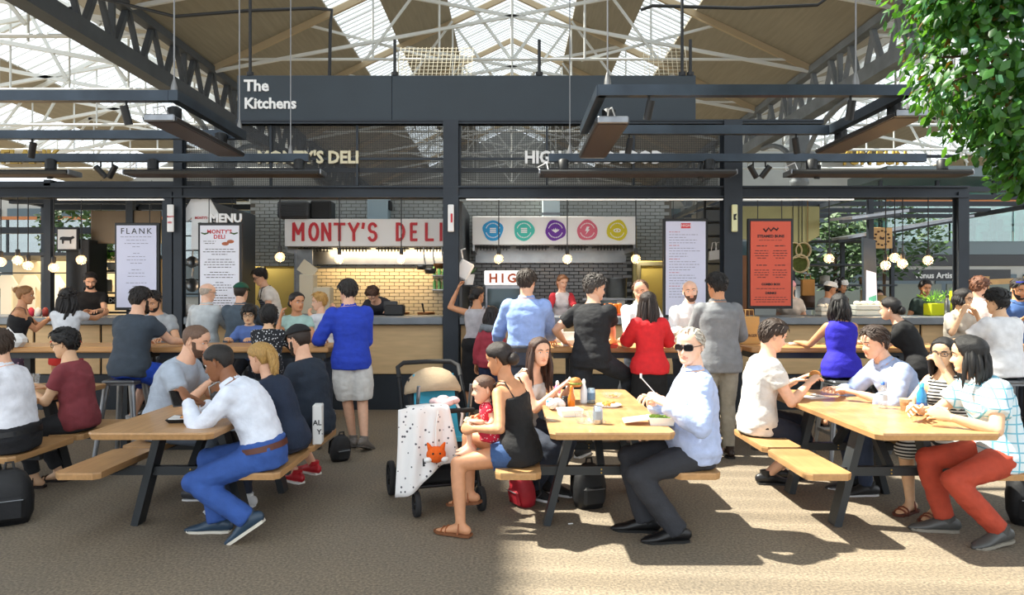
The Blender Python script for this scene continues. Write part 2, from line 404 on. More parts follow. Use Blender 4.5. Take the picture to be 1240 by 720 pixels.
# slate fascia with the market name
beam('steel_beam', -8.7, WX(200,D0), D0+.06, zt0+.08, zt0+.12, .04, 'slim rail carrying the gold letters FLANK'); beam('steel_beam', WX(900,D0), 6.2, D0+.06, zt0+.08, zt0+.12, .04, 'slim rail carrying the gold letters of the bun stall')
xa, xm, xb = WX(288,D0), WX(475,D0), WX(842,D0); z0, z1 = WZ(146,D0)+.002, WZ(92,D0)
t = thing('fascia_board', 'long slate blue fascia board lettered The Kitchens', 'sign board', (0,D0,z0))
for a, b in ((xa,xm),(xm,xb)): MB().box(((a+b)/2,0,(z1-z0)/2),(b-a-.004,.06,z1-z0),.004).build('panel', M_sign, t)
M_let = mat('white_letters', hexc('e8e8e6'), .5)
text('lettering', 'The', (WX(297,D0),-.04,WZ(111,D0)-z0), .215, M_let, t, .01, .006)
text('lettering', 'Kitchens', (WX(297,D0),-.04,WZ(132,D0)-z0), .205, M_let, t, .01, .006)
# fittings on top of the fascia: poles and safety net
for px, h, lab in ((303,1.6,'beside the market name'),(478,.5,'at the near end of the safety net'),(653,.5,'by the middle of the fascia'),(826,1.6,'at the far end of the fascia'),(836,.5,'holding the end of the net')):
    o = MB().tube([(0,0,0),(0,0,h)], .022, 8).tube([(0,0,0),(0,0,.05)], .05, 8).build('pole', M_black, None, (WX(px,D0), D0, z1)); tag(o, 'slim black pole standing on the fascia '+lab, 'pole')
M_net = mat('net_cord', hexc('d8d0b8'), .8)
for xa_, xb_, lab in ((480,570,'next to the glazed ridge'),(782,834,'at the outer end')):
    nb = MB(); a, b = WX(xa_,D0), WX(xb_,D0); n = int((b-a)/.06); 
    for i in range(n+1):
        x = a+(b-a)*i/n; nb.tube([(x-a,0,0),(x-a+.02,.25,.5)], .004, 4, cap=False)
    for k in range(9): nb.tube([(0,.03*k,.06*k),(b-a,.03*k,.06*k)], .004, 4, cap=False)
    o = nb.build('safety_net', M_net, None, (a, D0+.05, z1)); tag(o, 'pale corded safety net on top of the fascia '+lab, 'net', kind='stuff')
# raised letters of the stalls
M_cream = mat('cream_letters', hexc('d8cfae'), .5); M_gold = mat('gold_letters', hexc('b8952f'), .45)
zt = WZ(197,D0)
def sign_letters(s, x0, x1, z, size, m, label, y=D0+.02, bold=.008):
    o = text('raised_lettering', s, (WX(x0,D0), y, z), size, m, None, .015, bold)
    wd = o.dimensions.x if o.dimensions.x else 1
    bpy.context.view_layer.update(); wd = o.dimensions.x
    o.scale = ((WX(x1,D0)-WX(x0,D0))/wd, 1, 1); tag(o, label, 'lettering'); return o
sign_letters("MONTY'S DELI", 311, 433, zt, .235, M_cream, "raised cream letters MONTY'S DELI on the mesh screen")
sign_letters("HIGH MOOD FOOD", 635, 802, zt, .235, M_let, 'raised white letters HIGH MOOD FOOD on the mesh screen')
sign_letters("FLANK", 0, 71, zt, .26, M_gold, 'raised gold letters FLANK above the steak stall')
sign_letters("YUM BUN", 1018, 1100, zt-.02, .26, M_gold, 'raised gold letters YUM BUN above the bun stall')
# ------------------------------------------------------------------ hanging steel frames with heaters and spots
M_frame = mat('frame_steel', hexc('39434d'), .4, .5, .3, 2.5)
M_heat = mat('heater_face', hexc('4a3f38'), .5, .3)
M_wire = mat('wire', hexc('8c8c8c'), .4, .8)
def hang_frame(bars, wires, label):
    t = thing('ceiling_rig', label, 'lighting rig', (0,0,0))
    for a, b in bars: MB().bar(a, b, .09, .1).build('bar', M_frame, t)
    for p in wires:
        MB().tube([p, (p[0],p[1],9.4)], .008, 5).build('wire', M_wire, t); MB().lathe([(.035,0),(.03,.05),(.012,.12)], p, 8).build('wire_clamp', M_wire, t)
    return t
ZF = 3.49
hang_frame([((-9,6.8,ZF),(-3.27,6.8,ZF)),((-9,8.45,ZF),(-3.27,8.45,ZF)),((-3.22,6.75,ZF),(-3.22,8.5,ZF)),((-6.4,6.8,ZF),(-6.4,8.45,ZF))],
           [(-3.24,6.82,ZF+.05),(-3.22,8.4,ZF+.05)], 'dark hanging steel frame over the tables beside the dark girder')
hang_frame([((.8,6.62,ZF),(3.70,6.62,ZF)),((.9,8.2,ZF),(3.66,8.2,ZF)),((.83,6.6,ZF),(.83,8.2,ZF)),((3.68,6.6,ZF),(3.68,8.2,ZF))],
           [(.89,6.62,ZF+.05),(3.2,6.62,ZF+.05)], 'blue-grey hanging steel frame over the tables below HIGH MOOD FOOD')
ZL = 3.38
hang_frame([((-9,9.3,ZL),(-2.65,9.3,ZL))], [(WX(352,9.3),9.3,ZL+.05)], "dark hanging steel bar crossing in front of the cream letters MONTY'S DELI")
hang_frame([((.48,9.3,ZL),(5.4,9.3,ZL))], [(WX(690,9.3),9.3,ZL+.05)], 'dark hanging steel bar crossing in front of the letters HIGH MOOD FOOD')
def heater(c, L, along, label):
    t = thing('infrared_heater', label, 'heater', c, 0 if along == 'y' else -PI/2)
    pr = [(-.16,-.02),(.16,-.02),(.17,.01),(.13,.04),(-.13,.04),(-.17,.01)]
    M = Matrix(((1,0,0),(0,0,1),(0,1,0))).to_4x4()
    MB().prism(pr[::-1], -L/2, L/2, M).build('housing', mat('heater_housing', hexc('3a3b3c'), .4, .5), t)
    MB().box((0,0,-.022),(.28,L-.1,.006)).build('radiant_panel', M_heat, t)
    for s in (-1,1):
        MB().box((0,s*(L/2+.012),.01),(.3,.025,.07),.01).build('end_cap', M_galv, t)
        MB().tube([(0,s*(L/2-.3),.04),(0,s*(L/2-.3),.2)], .02, 6).build('bracket', M_black, t)
        MB().lathe([(.07,.0),(.07,.12),(.03,.14)], (0,s*(L/2-.3),.06), 10).build('mount', M_black, t)
    MB().tube([(-.05,-L/2,.04),(-.05,-L/2-.03,.1),(0,-L/2+.08,.15),(.04,-L/2+.1,.05)], .008, 5).build('cable', mat('cable_white',(.8,.8,.8),.5), t)
heater((-3.42,7.78,3.3), 1.75, 'y', 'long grey infrared heater slung under the frame beside the dark girder')
heater((.98,7.78,3.28), 1.75, 'y', 'grey infrared heater slung under the frame below the slate fascia end')
heater((3.78,7.6,3.3), 1.75, 'y', 'grey infrared heater slung under the frame next to the foliage')
heater((-3.72,9.25,3.16), 2.5, 'x', "flat grey heater hung below the cream letters MONTY'S DELI")
heater((1.62,9.25,3.16), 2.5, 'x', 'flat brown-faced heater hung below the letters HIGH MOOD FOOD')
heater((4.75,9.25,3.16), 2.3, 'x', 'flat grey heater hung below the gold letters YUM BUN')
heater((-6.9,9.25,3.16), 2.4, 'x', 'flat grey heater hung below the gold letters FLANK')
def spot(x, y, z, tilt, label):
    t = thing('spotlight', label, 'spotlight', (x,y,z))
    MB().tube([(0,0,0),(0,0,-.07)], .012, 6).build('stem', M_black, t)
    MB().tube([(0,0,.09),(0,0,-.09)], .038, 10).build('head', M_black, t, (0,0,-.13), (R(15),R(tilt),0))
for i_, (x, y, tl, fr) in enumerate(((153,6.8,-8,'a'),(39,8.45,20,'a'),(786,6.62,10,'b'),(762,8.2,8,'b'),(1030,6.62,3,'b'),(964,8.2,-15,'b'),(122,9.3,-40,'c'),(136,9.3,38,'c'),(60,9.3,5,'c'),(912,9.3,-35,'d'),(927,9.3,35,'d'),(990,9.3,0,'d'),(850,9.3,9,'d'))):
    fr2 = {'a':'frame beside the dark girder','b':'frame below HIGH MOOD FOOD','c':'bar crossing the cream deli letters','d':'bar crossing HIGH MOOD FOOD'}[fr]
    o = spot(WX(x,y), y, (ZF if y < 9 else ZL)-.05, tl, '%s black spotlight on the %s of the %s' % ('upright' if abs(tl) < 7 else ('tilted' if tl > 0 else 'slanting'), 'front bar' if y < 7 else ('back bar' if y < 9 else 'underside'), fr2))
for o in [o for o in COL.objects if o.name.startswith('spotlight')]: o['group'] = 'track spotlights'
# ------------------------------------------------------------------ counters
def counter(x0, x1, n, label):
    t = thing('stall_counter', label, 'counter', ((x0+x1)/2, D0, 0)); L = x1-x0
    MB().box((0,.42,.24),(L,.72,.48)).build('plinth', M_steel, t)
    MB().box((0,.45,.84),(L,.62,.72)).build('carcass', M_steel, t)
    for k in range(n): MB().box((-L/2+L/n*(k+.5),.1,.83),(L/n-.03,.03,.68),.006).build('front_panel', M_birch, t)
    MB().box((0,.37,1.235),(L,.84,.11),.012).build('worktop', M_grey_top, t)
    return t
XC = [-8.5, WX(199,D0), WX(223.5,D0), WX(537,D0), WX(556,D0), WX(872,D0), WX(898,D0)]
counter(XC[0], XC[1], 4, 'birch fronted counter of the steak stall'); counter(XC[2], XC[3], 2, 'birch fronted counter of the red-lettered deli')
counter(XC[4], XC[5], 2, 'birch fronted counter below the coloured discs'); counter(XC[6], 8.2, 4, 'birch fronted counter of the orange menu stall')
# ------------------------------------------------------------------ kitchen walls
def tile_wall(name, x0, x1, y, z0, z1, m, mb, tw=.172, th=.062, holes=(), limit=290):
    wl = MB().box(((x0+x1)/2,y+.06,(z0+z1)/2),(x1-x0,.1,z1-z0)).build(name, mb); tag(wl, kind='structure')
    me = MB().box((0,0,0),(tw-.010,.016,th-.008),.004).mesh('tile', m)
    rest = MB(); n = 0; k = 0; z = z0
    while z+th <= z1+.001:
        x = x0+(tw/2 if k % 2 else 0)
        while x+tw <= x1+.001:
            c = (x+tw/2, y+.004+random.uniform(-.0015,.0015), z+th/2)
            if not any(h[0] < c[0] < h[1] and h[2] < c[2] < h[3] for h in holes):
                if n < limit: obj('tile', me, wl, c); n += 1
                else: rest.box(c, (tw-.01,.016,th-.008))
            x += tw
        z += th; k += 1
    if rest.v: tag(rest.build('tile_field', m, wl), kind='stuff')
    return wl
M_tcream = mat('cream_tile', hexc('d9c9a6'), .25, 0, .05, 3); M_tgrey = mat('grey_tile', hexc('a3a6a2'), .25, 0, .08, 3); M_tdark = mat('dark_tile', hexc('8b8b8a'), .22, 0, .12, 3)
M_grout = mat('grout', hexc('6a665e'), .9); M_groutd = mat('grout_dark', hexc('3f3f3f'), .9)
DW = 12.6
tile_wall('wall_kitchen', WX(372,DW), WX(545,DW), DW-.03, 1.0, 2.08, M_tcream, M_grout)
tile_wall('wall_kitchen', WX(300,DW), WX(545,DW), DW+.12, 2.1, 3.3, M_tgrey, M_grout, limit=300)
tile_wall('wall_kitchen', WX(548,DW), WX(768,DW), DW, 1.2, 2.2, M_tdark, M_groutd, limit=300)
tile_wall('wall_kitchen', WX(548,DW), WX(815,DW), DW+.12, 2.2, 3.4, M_tgrey, M_grout, limit=300)
# lower wall beside the staff doorway, and yellow-lit service corridors behind
M_yel = mat('corridor_yellow', hexc('c9b878'), .7, 0, .05, 2); M_dgrey = mat('dark_panel', hexc('33363a'), .5)
for x0, x1, nm in ((302,372,1),(768,808,2)):
    d = 13.9; c = MB(); a, b = WX(x0-14,d), WX(x1+14,d)
    c.box(((a+b)/2,d,1.4),(b-a,.06,2.8)).box((a,13.2,1.4),(.06,1.4,2.8)).box((b,13.2,1.4),(.06,1.4,2.8))
    tag(c.build('wall_corridor', M_yel), kind='structure')
    t = bpy.data.objects.new('door_%d' % nm, None); COL.objects.link(t); t.location = ((a+b)/2+.1, 13.8, 0); tag(t, kind='structure')
    MB().box((0,0,1.05),(.62,.05,2.1)).build('door_leaf', mat('door_olive', hexc('a89a5c'), .6), t); MB().box((-.36,-.01,1.08),(.07,.09,2.16)).box((.36,-.01,1.08),(.07,.09,2.16)).box((0,-.01,2.19),(.8,.09,.07)).build('door_frame', mat('door_grey', hexc('6e6c60'), .6), t)
    MB().tube([(.22,-.06,1.0),(.22,-.06,1.2)], .012, 6).build('door_handle', M_chrome, t)
    lt = thing('corridor_lamp', 'lit bulkhead lamp on the corridor wall behind the %s' % ('deli' if nm == 1 else 'discs stall'), 'lamp', ((a+b)/2-.2,13.84,2.45)); MB().box((0,0,0),(.3,.06,.1),.02).build('lamp_diffuser', mat('warm_diffuser', (1,.9,.7), .4, emit=2), lt); MB().box((0,.02,0),(.34,.03,.13)).build('lamp_base', M_galv, lt)
    l = bpy.data.lights.new('corridor_light','POINT'); l.energy = 22; l.color = (1,.85,.55); l.shadow_soft_size = .1; o = bpy.data.objects.new('corridor_light', l); COL.objects.link(o); o.parent = lt; o.location = (0,-.25,0)
# solid side partitions between the stalls
for x, y0, y1, nm in ((WX(217,D0),10.7,12.6,'wall_partition'),(WX(546,D0)+.05,10.7,12.6,'wall_partition'),(3.22,10.7,12.6,'wall_partition')):
    tag(bx(nm, (x,(y0+y1)/2,1.5), (.08,y1-y0,3.0), mat('partition_grey', hexc('4a4d50'), .6)), kind='structure')
# ------------------------------------------------------------------ deli stall signs and kitchen fittings
DS = 11.5
def hood_sign(x0, x1, y0, y1, label, kids):
    a, b, z0, z1 = WX(x0,DS), WX(x1,DS), WZ(y1,DS), WZ(y0,DS)
    t = thing('extractor_hood', label, 'extractor hood', ((a+b)/2, DS, z0)); L = b-a; H = z1-z0
    MB().box((0,0,H/2),(L,.03,H),.005).build('sign_panel', mat('sign_white', hexc('f4f4f2'), .5), t)
    c = MB().box((0,.55,H-.03),(L,1.12,.04)).box((-L/2+.02,.55,H/2-.1),(.03,1.06,H)).box((L/2-.02,.55,H/2-.1),(.03,1.06,H)).box((0,1.0,H/2-.15),(L,.03,H+.2))
    MB().tube([(-L/2,.1,-.0),(L/2,.1,-.0)], .012, 6).build('pan_rail', M_chrome, t)
    c.build('canopy', M_chrome, t)
    for k in range(4):
        f = MB(); cx = -L/2+L*(k+.5)/4
        f.box((cx,.7,.0),(L/4-.1,.3,.02))
        for q in range(9): f.box((cx-.22+q*.055,.53,.02),(.02,.02,.16))
        f.build('baffle_filter', M_dgrey, t)
    kids(t, L, H, a, b); return t
M_red = mat('red_letters', hexc('c8202c'), .45)
def monty(t, L, H, a, b):
    def put(s, x0, x1, y):
        o = text('lettering', s, (WX(x0,DS)-(a+b)/2, -.02, WZ(y,DS)-WZ(298,DS)), .36, M_red, t, .008, .006, space=1.12)
        bpy.context.view_layer.update(); wd = o.dimensions.x; o.scale = ((WX(x1,DS)-WX(x0,DS))/wd,1,1)
    arc = lambda cx, cz, rx, rz_, a0, a1, n=10: [(cx+rx*math.cos(R(a0+(a1-a0)*i/n)), cz+rz_*math.sin(R(a0+(a1-a0)*i/n))) for i in range(n+1)]
    GL = {'M':[[(.05,0),(.05,1),(.5,.38),(.95,1),(.95,0)]],'O':[arc(.5,.5,.48,.48,0,360,18)],'N':[[(.06,0),(.06,1),(.94,0),(.94,1)]],'T':[[(0,.96),(1,.96)],[(.5,.96),(.5,0)]],'Y':[[(.02,1),(.5,.48),(.98,1)],[(.5,.48),(.5,0)]],"'":[[(.6,1),(.35,.72)]],
          'S':[arc(.5,.74,.4,.24,20,270)+arc(.5,.25,.42,.25,90,-160)],'D':[[(.08,0),(.08,1)],[(.08,.97)]+arc(.3,.5,.62,.47,90,-90)+[(.08,.03)]],'E':[[(.9,.97),(.1,.97),(.1,.03),(.9,.03)],[(.1,.5),(.8,.5)]],'L':[[(.1,1),(.1,.03),(.95,.03)]],'I':[[(.5,0),(.5,1)]]}
    z0, z1 = WZ(291,DS)-WZ(298,DS), WZ(270.5,DS)-WZ(298,DS)
    for ch, x0, x1 in (('M',355.5,368),('O',375.5,385.5),('N',390.5,400.5),('T',405.5,417.5),('Y',423,434.5),("'",438.5,442),('S',446.5,456.5),('D',480.5,490),('E',497.5,505.5),('L',515.5,525),('I',531.5,537)):
        a_, b_ = WX(x0,DS)-(a+b)/2, WX(x1,DS)-(a+b)/2; g = MB()
        for st in GL[ch]:
            q = [Vector((a_+(b_-a_)*u, 0, z0+(z1-z0)*v*(.55 if ch == 'O' and False else 1))) for u, v in st]
            for i in range(len(q)-1):
                e = (q[i+1]-q[i]).normalized()*.012; g.bar(q[i]-e, q[i+1]+e, .044, .018+.0011*i+(.0005 if st is not GL[ch][0] else 0), (0,1,0))
        g.build('letter', M_red, t, (0,-.024,0))
    l = bpy.data.lights.new('hood_lamp','AREA'); l.energy = 26; l.color = (1,.72,.40); l.shape = 'RECTANGLE'; l.size = 2.2; l.size_y = .25
    o = bpy.data.objects.new('hood_lamp', l); COL.objects.link(o); o.parent = t; o.location = (.2,.75,-.03); o.rotation_euler = (R(25),0,0)
    MB().box((.2,.75,.0),(2.2,.12,.03)).build('lamp_tube', mat('warm_tube', (1,.8,.5), .4, emit=1), t)
hood_sign(345, 541, 265, 298, "extractor hood faced with the white sign lettered MONTY'S DELI in red", monty)
def blob(r, seed, n=24): return [(r*(1+.05*math.sin(3*a+seed)+.03*math.sin(5*a+seed*2))*math.cos(a), r*(1+.05*math.sin(3*a+seed)+.03*math.sin(5*a+seed*2))*math.sin(a)) for a in [2*PI*k/n for k in range(n)]]
MXZ = Matrix.Rotation(PI/2, 4, 'X')
def discs(t, L, H, a, b):
    M_w = mat('disc_white', (.9,.9,.9), .5)
    for i, (x, c) in enumerate(((597,'2aa0dc'),(634.5,'43c2b4'),(672.5,'6a2aa0'),(711,'dc6a80'),(747,'d8c81e'))):
        cx, cz = WX(x,DS)-(a+b)/2, WZ(279,DS)-WZ(296,DS)
        d = MB().prism(blob(.165,i), .0, .012, MXZ).build('colour_disc', mat('disc_'+c, hexc(c), .5), t, (cx,-.016,cz))
        g = MB()
        if i == 3: g.prism([(-.01,.06),(.035,.06),(.01,.015),(.04,.015),(-.03,-.07),(-.005,-.01),(-.035,-.01)], 0, .006, MXZ)
        elif i in (0, 1):
            for q in (-.03,0,.03): g.prism([(-.05,q-.01),(.05,q-.01),(.05,q+.01),(-.05,q+.01)], 0, .006, MXZ)
        elif i == 2:
            for q in (-2,-1,0,1,2): g.prism([(0,-.04),(q*.022+.012,.0),(q*.03,.045-abs(q)*.012),(q*.022-.012,.0)], 0, .006, MXZ)
        else:
            n = 16; oo = [(.06*math.cos(2*PI*k/n), .032*math.sin(2*PI*k/n)) for k in range(n)]; ii = [(x_*.7,y_*.6) for x_,y_ in oo]
            for k in range(n): k2 = (k+1)%n; g.prism([oo[k],oo[k2],ii[k2],ii[k]], 0, .006, MXZ)
            g.prism([(.015*math.cos(2*PI*k/8),.015*math.sin(2*PI*k/8)) for k in range(8)], 0, .006, MXZ)
        for k in range(14):       # ring of small lettering marks
            an = PI*(.12+.76*k/13)
            for sg in (1,-1): g.prism([(.115*math.cos(an)+dx, sg*.115*math.sin(an)+dz) for dx,dz in ((-.006,-.009),(.006,-.009),(.006,.009),(-.006,.009))], 0, .005, MXZ)
        g.build('emblem', M_w, d, (0,-.012,0))
hood_sign(572, 770, 262, 296, 'extractor hood faced with five coloured discs on white', discs)
# monitor and vent unit above the deli sign
t = thing('air_unit', 'black ribbed air unit above the red-lettered sign', 'air unit', (WX(358,11.6),11.6,WZ(266,11.6)))
MB().box((0,0,.15),(.5,.35,.28),.03).build('case', mat('unit_grey', hexc('3b3e40'), .5), t); MB().box((.42,.1,.16),(.34,.3,.3),.02).build('side_case', M_black, t)
for k in range(5): MB().box((-.02,-.18,.06+k*.04),(.44,.02,.012)).build('louvre', M_dgrey, t)
t = thing('wall_duct', 'pale blue-grey duct box on the tiles above the deli sign', 'duct', (WX(459,12.57),12.57,WZ(266,12.57)))
MB().box((0,0,.2),(.36,.3,.42),.01).build('casing', mat('duct_blue', hexc('9fb3bb'), .5), t); MB().box((.2,0,.25),(.04,.2,.16),.01).build('bracket', M_black, t)
t = thing('wall_duct', 'pale duct box on the tiles above the purple disc', 'duct', (WX(667,12.57),12.57,WZ(262,12.57)))
MB().box((0,0,.2),(.3,.3,.44),.01).build('casing', mat('duct_pale', hexc('b9c6ca'), .5), t); MB().box((0,-.16,.03),(.34,.03,.04)).build('collar', M_galv, t)
# stoves and back bench
t = thing('cooking_range', 'stainless cooking range with two handled pans behind the deli counter', 'range', (WX(500,11.9),11.9,0))
MB().box((0,0,.62),(1.0,.6,1.24),.01).build('body', M_chrome, t)
for dx in (-.2,.22):
    p = MB().lathe([(.0,1.26),(.14,1.26),(.15,1.30),(.14,1.30),(.13,1.27)], (dx,0,0), 14).build('pan', mat('copper_pan', hexc('9a6a44'), .4, .6), t)
    MB().tube([(dx-.02,-.1,1.3),(dx-.05,-.14,1.45)], .014, 6).build('handle', M_black, p)
t = thing('till_screen', 'black till screen on the deli counter behind the bending cook', 'till', (WX(478,10.4),10.4,1.29))
MB().box((0,0,.08),(.28,.2,.16),.02).build('base', M_black, t); MB().box((-.05,-.05,.15),(.2,.05,.12),.01).build('display', M_dgrey, t)
t = thing('tray_rack', 'cream storage boxes stacked on the shelf behind the deli counter', 'storage boxes', (WX(381,11.2),11.2,1.29))
MB().box((0,0,-.52),(.6,.4,1.04),.01).build('cabinet', M_galv, t)
for dx, z, wd, h in ((-.1,0,.22,.62),(.14,0,.26,.42)): MB().box((dx,0,h/2+z),(wd,.25,h),.012).build('box', mat('box_cream', hexc('cfc6ae'), .6), t)
MB().bar((-.22,0,.78),(.0,0,.62),.2,.03,(0,1,0)).build('flap', mat('box_cream',(1,1,1)), t)
t = thing('splash_guard', 'stainless splash panel beside the deli cooking space', 'panel', (WX(362,11.6),11.9,0))
MB().box((0,0,1.2),(.28,.03,2.3)).build('sheet', M_chrome, t); MB().box((-.15,0,1.2),(.03,.05,2.3)).build('edge_trim', M_galv, t)
# pans hanging under the hood
for i, (px, py, r) in enumerate(((509,322,.08),(520,326,.1),(531,320,.09))):
    t = thing('hanging_pan', 'steel pan hanging below the red letters, %s in the row' % ('first','middle','last')[i], 'pan', (WX(px,11.5),11.6,WZ(py,11.5)))
    MB().lathe([(0,-r*.7),(r*.8,-r*.7),(r,0),(r*1.03,.02),(r*.95,.02),(r*.78,-r*.62)], (0,0,0), 14).build('bowl', M_chrome if i < 2 else mat('copper_pan',(1,1,1)), t)
    MB().tube([(r*.9,0,0),(r*.6,0,.16),(r*.5,0,.22),(r*.5,0,WZ(298,11.5)-WZ(py,11.5))], .012, 6).build('handle', M_chrome, t)
t = thing('green_bottle_shelf', 'shelf of green and amber bottles beside the post', 'shelf', (WX(529,12.49),12.49,WZ(352,12.49)))
for k in range(2):
    MB().box((.05,0,.02+k*.25),(.26,.16,.02)).build('shelf_board', M_chrome, t)
    for q in range(3): MB().lathe([(.03,0),(.03,.13),(.012,.16),(.012,.2)], (-.04+q*.08,0,.03+k*.25), 8).build('bottle', mat('bottle_green', hexc('4f8a5a'), .15), t)
t = thing('utensil_crock', 'steel rack of glasses on the deli counter', 'rack', (WX(430,10.5),10.5,1.29))
for q in range(5): MB().lathe([(.025,0),(.035,.14)], (-.12+q*.06,0,0), 10).build('glass', glassmat('clear_glass',(.92,.95,.95),.2), t)
MB().box((0,0,.01),(.34,.1,.02)).build('tray', M_chrome, t)
# ------------------------------------------------------------------ discs stall fittings
t = thing('display_fridge', 'glass display fridge topped by a lit white panel lettered HIGH', 'fridge', (WX(615,11.0),11.0,1.0))
zf = WZ(345,11.0)-1.0
MB().box((0,.1,(zf-.75)/2),(.7,.5,zf+.75),.01).build('cabinet', M_galv, t); MB().box((0,-.16,zf*.5),(.62,.02,zf*.85)).build('glass_door', mat('dark_glass', hexc('3d5055'), .1, .1), t)
MB().box((0,.1,zf+.11),(.72,.5,.22),.01).build('light_box', mat('lit_white', (.95,.95,.93), .5, emit=.5), t)
text('lettering', 'HIGH', (-.29,-.16,zf+.04), .19, mat('rust_letters', hexc('b8501e'), .5), t, .004, .006, space=1.5)
t = thing('stock_pot', 'large stainless stock pot on the shelf of the discs stall', 'pot', (WX(746,11.8),11.75,1.536))
MB().lathe([(0,0),(.17,0),(.175,.32),(.185,.33),(.165,.33),(.16,.02)], (0,0,0), 20).build('body', M_chrome, t)
for s in (-1,1): MB().tube([(s*.17,0,.24),(s*.22,0,.25),(s*.22,0,.2),(s*.17,0,.2)], .012, 6).build('handle', M_chrome, t)
t = thing('counter_oven', 'white counter-top oven under the stock pot', 'oven', (WX(737,11.6),11.6,0))
MB().box((0,.1,.66),(.9,.6,1.3)).build('stand', M_galv, t)
MB().box((0,0,1.43),(.48,.4,.22),.015).build('body', mat('oven_white', hexc('c8c8c4'), .4), t); MB().box((-.05,-.205,1.43),(.3,.01,.14)).build('door_window', mat('dark_glass',(1,1,1)), t); MB().box((0,0,1.52),(.9,.5,.03)).build('shelf', M_galv, t)
t = thing('snack_stand', 'orange snack packets in a tray on the discs stall counter', 'snacks', (WX(742,10.3),10.3,1.29))
for k in range(4): MB().box((-.1+k*.065,0,.1),(.06,.12,.14+.02*(k%2)),.01).build('packet', mat('orange_pack', hexc('e87818'), .4), t)
MB().box((0,0,.015),(.32,.2,.03),.005).build('tray', mat('red_tray', hexc('c8402a'), .5), t)
t = thing('potted_herb', 'small green herb in a white pot beside the dark post', 'plant', (WX(567,10.8),10.82,WZ(332,10.8)))
MB().lathe([(.07,-.16),(.1,.0),(.08,.0)], (0,0,0), 12).build('pot', M_white, t); MB().box((0,0,-.17),(.3,.25,.02)).build('shelf_board', M_steel, t)
fo = MB()
for k in range(70):
    a = random.uniform(0,2*PI); e = random.uniform(.2,1.4); L = random.uniform(.08,.2); d = Vector((math.cos(a)*math.cos(e), math.sin(a)*math.cos(e), math.sin(e)))
    p = d*L; sd = d.cross(Vector((0,0,1))).normalized()*.018
    fo.add([Vector((0,0,0)), p*.6+sd, p, p*.6-sd], [(0,1,2,3)])
fo.build('foliage', mat('herb_green', hexc('6aa53a'), .5), t)
t = thing('wall_bin', 'white paper dispenser hanging on the side of the post', 'dispenser', (WX(562,9.95),9.95,WZ(337,9.95)))
MB().box((0,0,.12),(.2,.12,.26),.02,Matrix.Rotation(R(28),3,'Y')).build('case', M_white, t); MB().tube([(-.02,0,.28),(-.04,0,.4),(.02,0,.42)], .012, 6).build('hook', M_white, t)
# ------------------------------------------------------------------ menus
M_print = mat('print_grey', hexc('8f8fa0'), .7); M_printd = mat('print_dark', hexc('3a2a2a'), .7)
def menu(x0, x1, y0, y1, d, col, label, kids, frame=M_black):
    a, b, z0, z1 = WX(x0,d), WX(x1,d), WZ(y1,d), WZ(y0,d)
    t = thing('menu_board', label, 'menu', ((a+b)/2, d, z0)); L = b-a; H = z1-z0
    MB().box((0,.02,H/2),(L+.07,.05,H+.08),.006).build('frame', frame, t)
    MB().box((0,-.01,H/2),(L,.02,H)).build('sheet', col, t)
    for s in (-1,1): MB().tube([(s*L*.3,.02,H+.03),(s*L*.3,.02,max(H+.1,WZ(240,d)-z0))], .006, 5).build('hanging_wire', M_black, t)
    kids(t, L, H); return t
def lines(t, rows, m, name='print_lines'):
    g = MB()
    for x0, x1, z, h in rows:      # broken into word-like dashes
        x = x0
        while x < x1:
            wd = random.uniform(.02,.06); e = min(x+wd, x1); g.add([(x,-.021,z),(e,-.021,z),(e,-.021,z+h),(x,-.021,z+h)], [(0,1,2,3)]); x = e+.012
    tag(g.build(name, m, t), kind='stuff')
M_menuw = mat('menu_white', hexc('e6e6ee'), .5); M_menul = mat('menu_lilac', hexc('d5d6ea'), .5)
def flank(t, L, H):
    text('lettering', 'FLANK', (0,-.022,H-.115), .115, mat('print_black', (.03,.03,.03), .6), t, .001, 0, align='CENTER', space=1.35)
    lines(t, [(-L*w, L*w, H-.16-k*.045, .008) for k, w in enumerate((.4,.25,.3,.1,.0,.08,.22,.24,.15,.0,.12,.2,.22,.0,.26,.1,.18,.0,.2,.22,.14,.0,.18,.2,.2)) if w], M_print)
menu(142, 190, 273, 372, 9.75, M_menul, 'white menu board headed FLANK in a black frame', flank)
def montym(t, L, H):
    text('lettering', "MONTY'S", (0,-.022,H-.11), .075, M_red, t, .001, .002, align='CENTER', space=1.1); text('lettering', "DELI", (0,-.022,H-.18), .075, M_red, t, .001, .002, align='CENTER', space=1.1)
    for s in (-1,1): MB().tube([(s*.2-.05,-.02,H-.1),(s*.2,-.022,H-.115),(s*.2+.05,-.02,H-.1)], [.008,.013,.008], 6).build('gherkin_print', mat('gherkin', hexc('3f5a2a'), .6), t)
    MB().ball((.08,-.02,H-.25),(.05,.006,.025)).ball((.15,-.02,H-.22),(.05,.006,.025)).build('sandwich_print', mat('pastrami', hexc('b0623f'), .6), t)
    lines(t, [(-.22,-.05,H-.22,.008),(-.2,-.07,H-.25,.008)]+[(-L*w, L*w, H-.33-k*.035, .009) for k, w in enumerate((.36,.42,.2,.0,.3,.38,.4,.3,.0,.25,.4,.34,.0,.1,.3,.42,.2,.0,.2,.4,.3,.36,.1,.0,.2,.3,.25)) if w], M_printd)
menu(243, 290, 273, 378, 9.75, M_menuw, "white menu board with gherkins and red MONTY'S DELI heading", montym)
o = text('raised_lettering', 'MENU', (WX(253,9.7), 9.72, WZ(268.5,9.7)), .16, M_white, None, .012, .006); tag(o, 'white cut-out letters MENU above the gherkin menu', 'lettering')
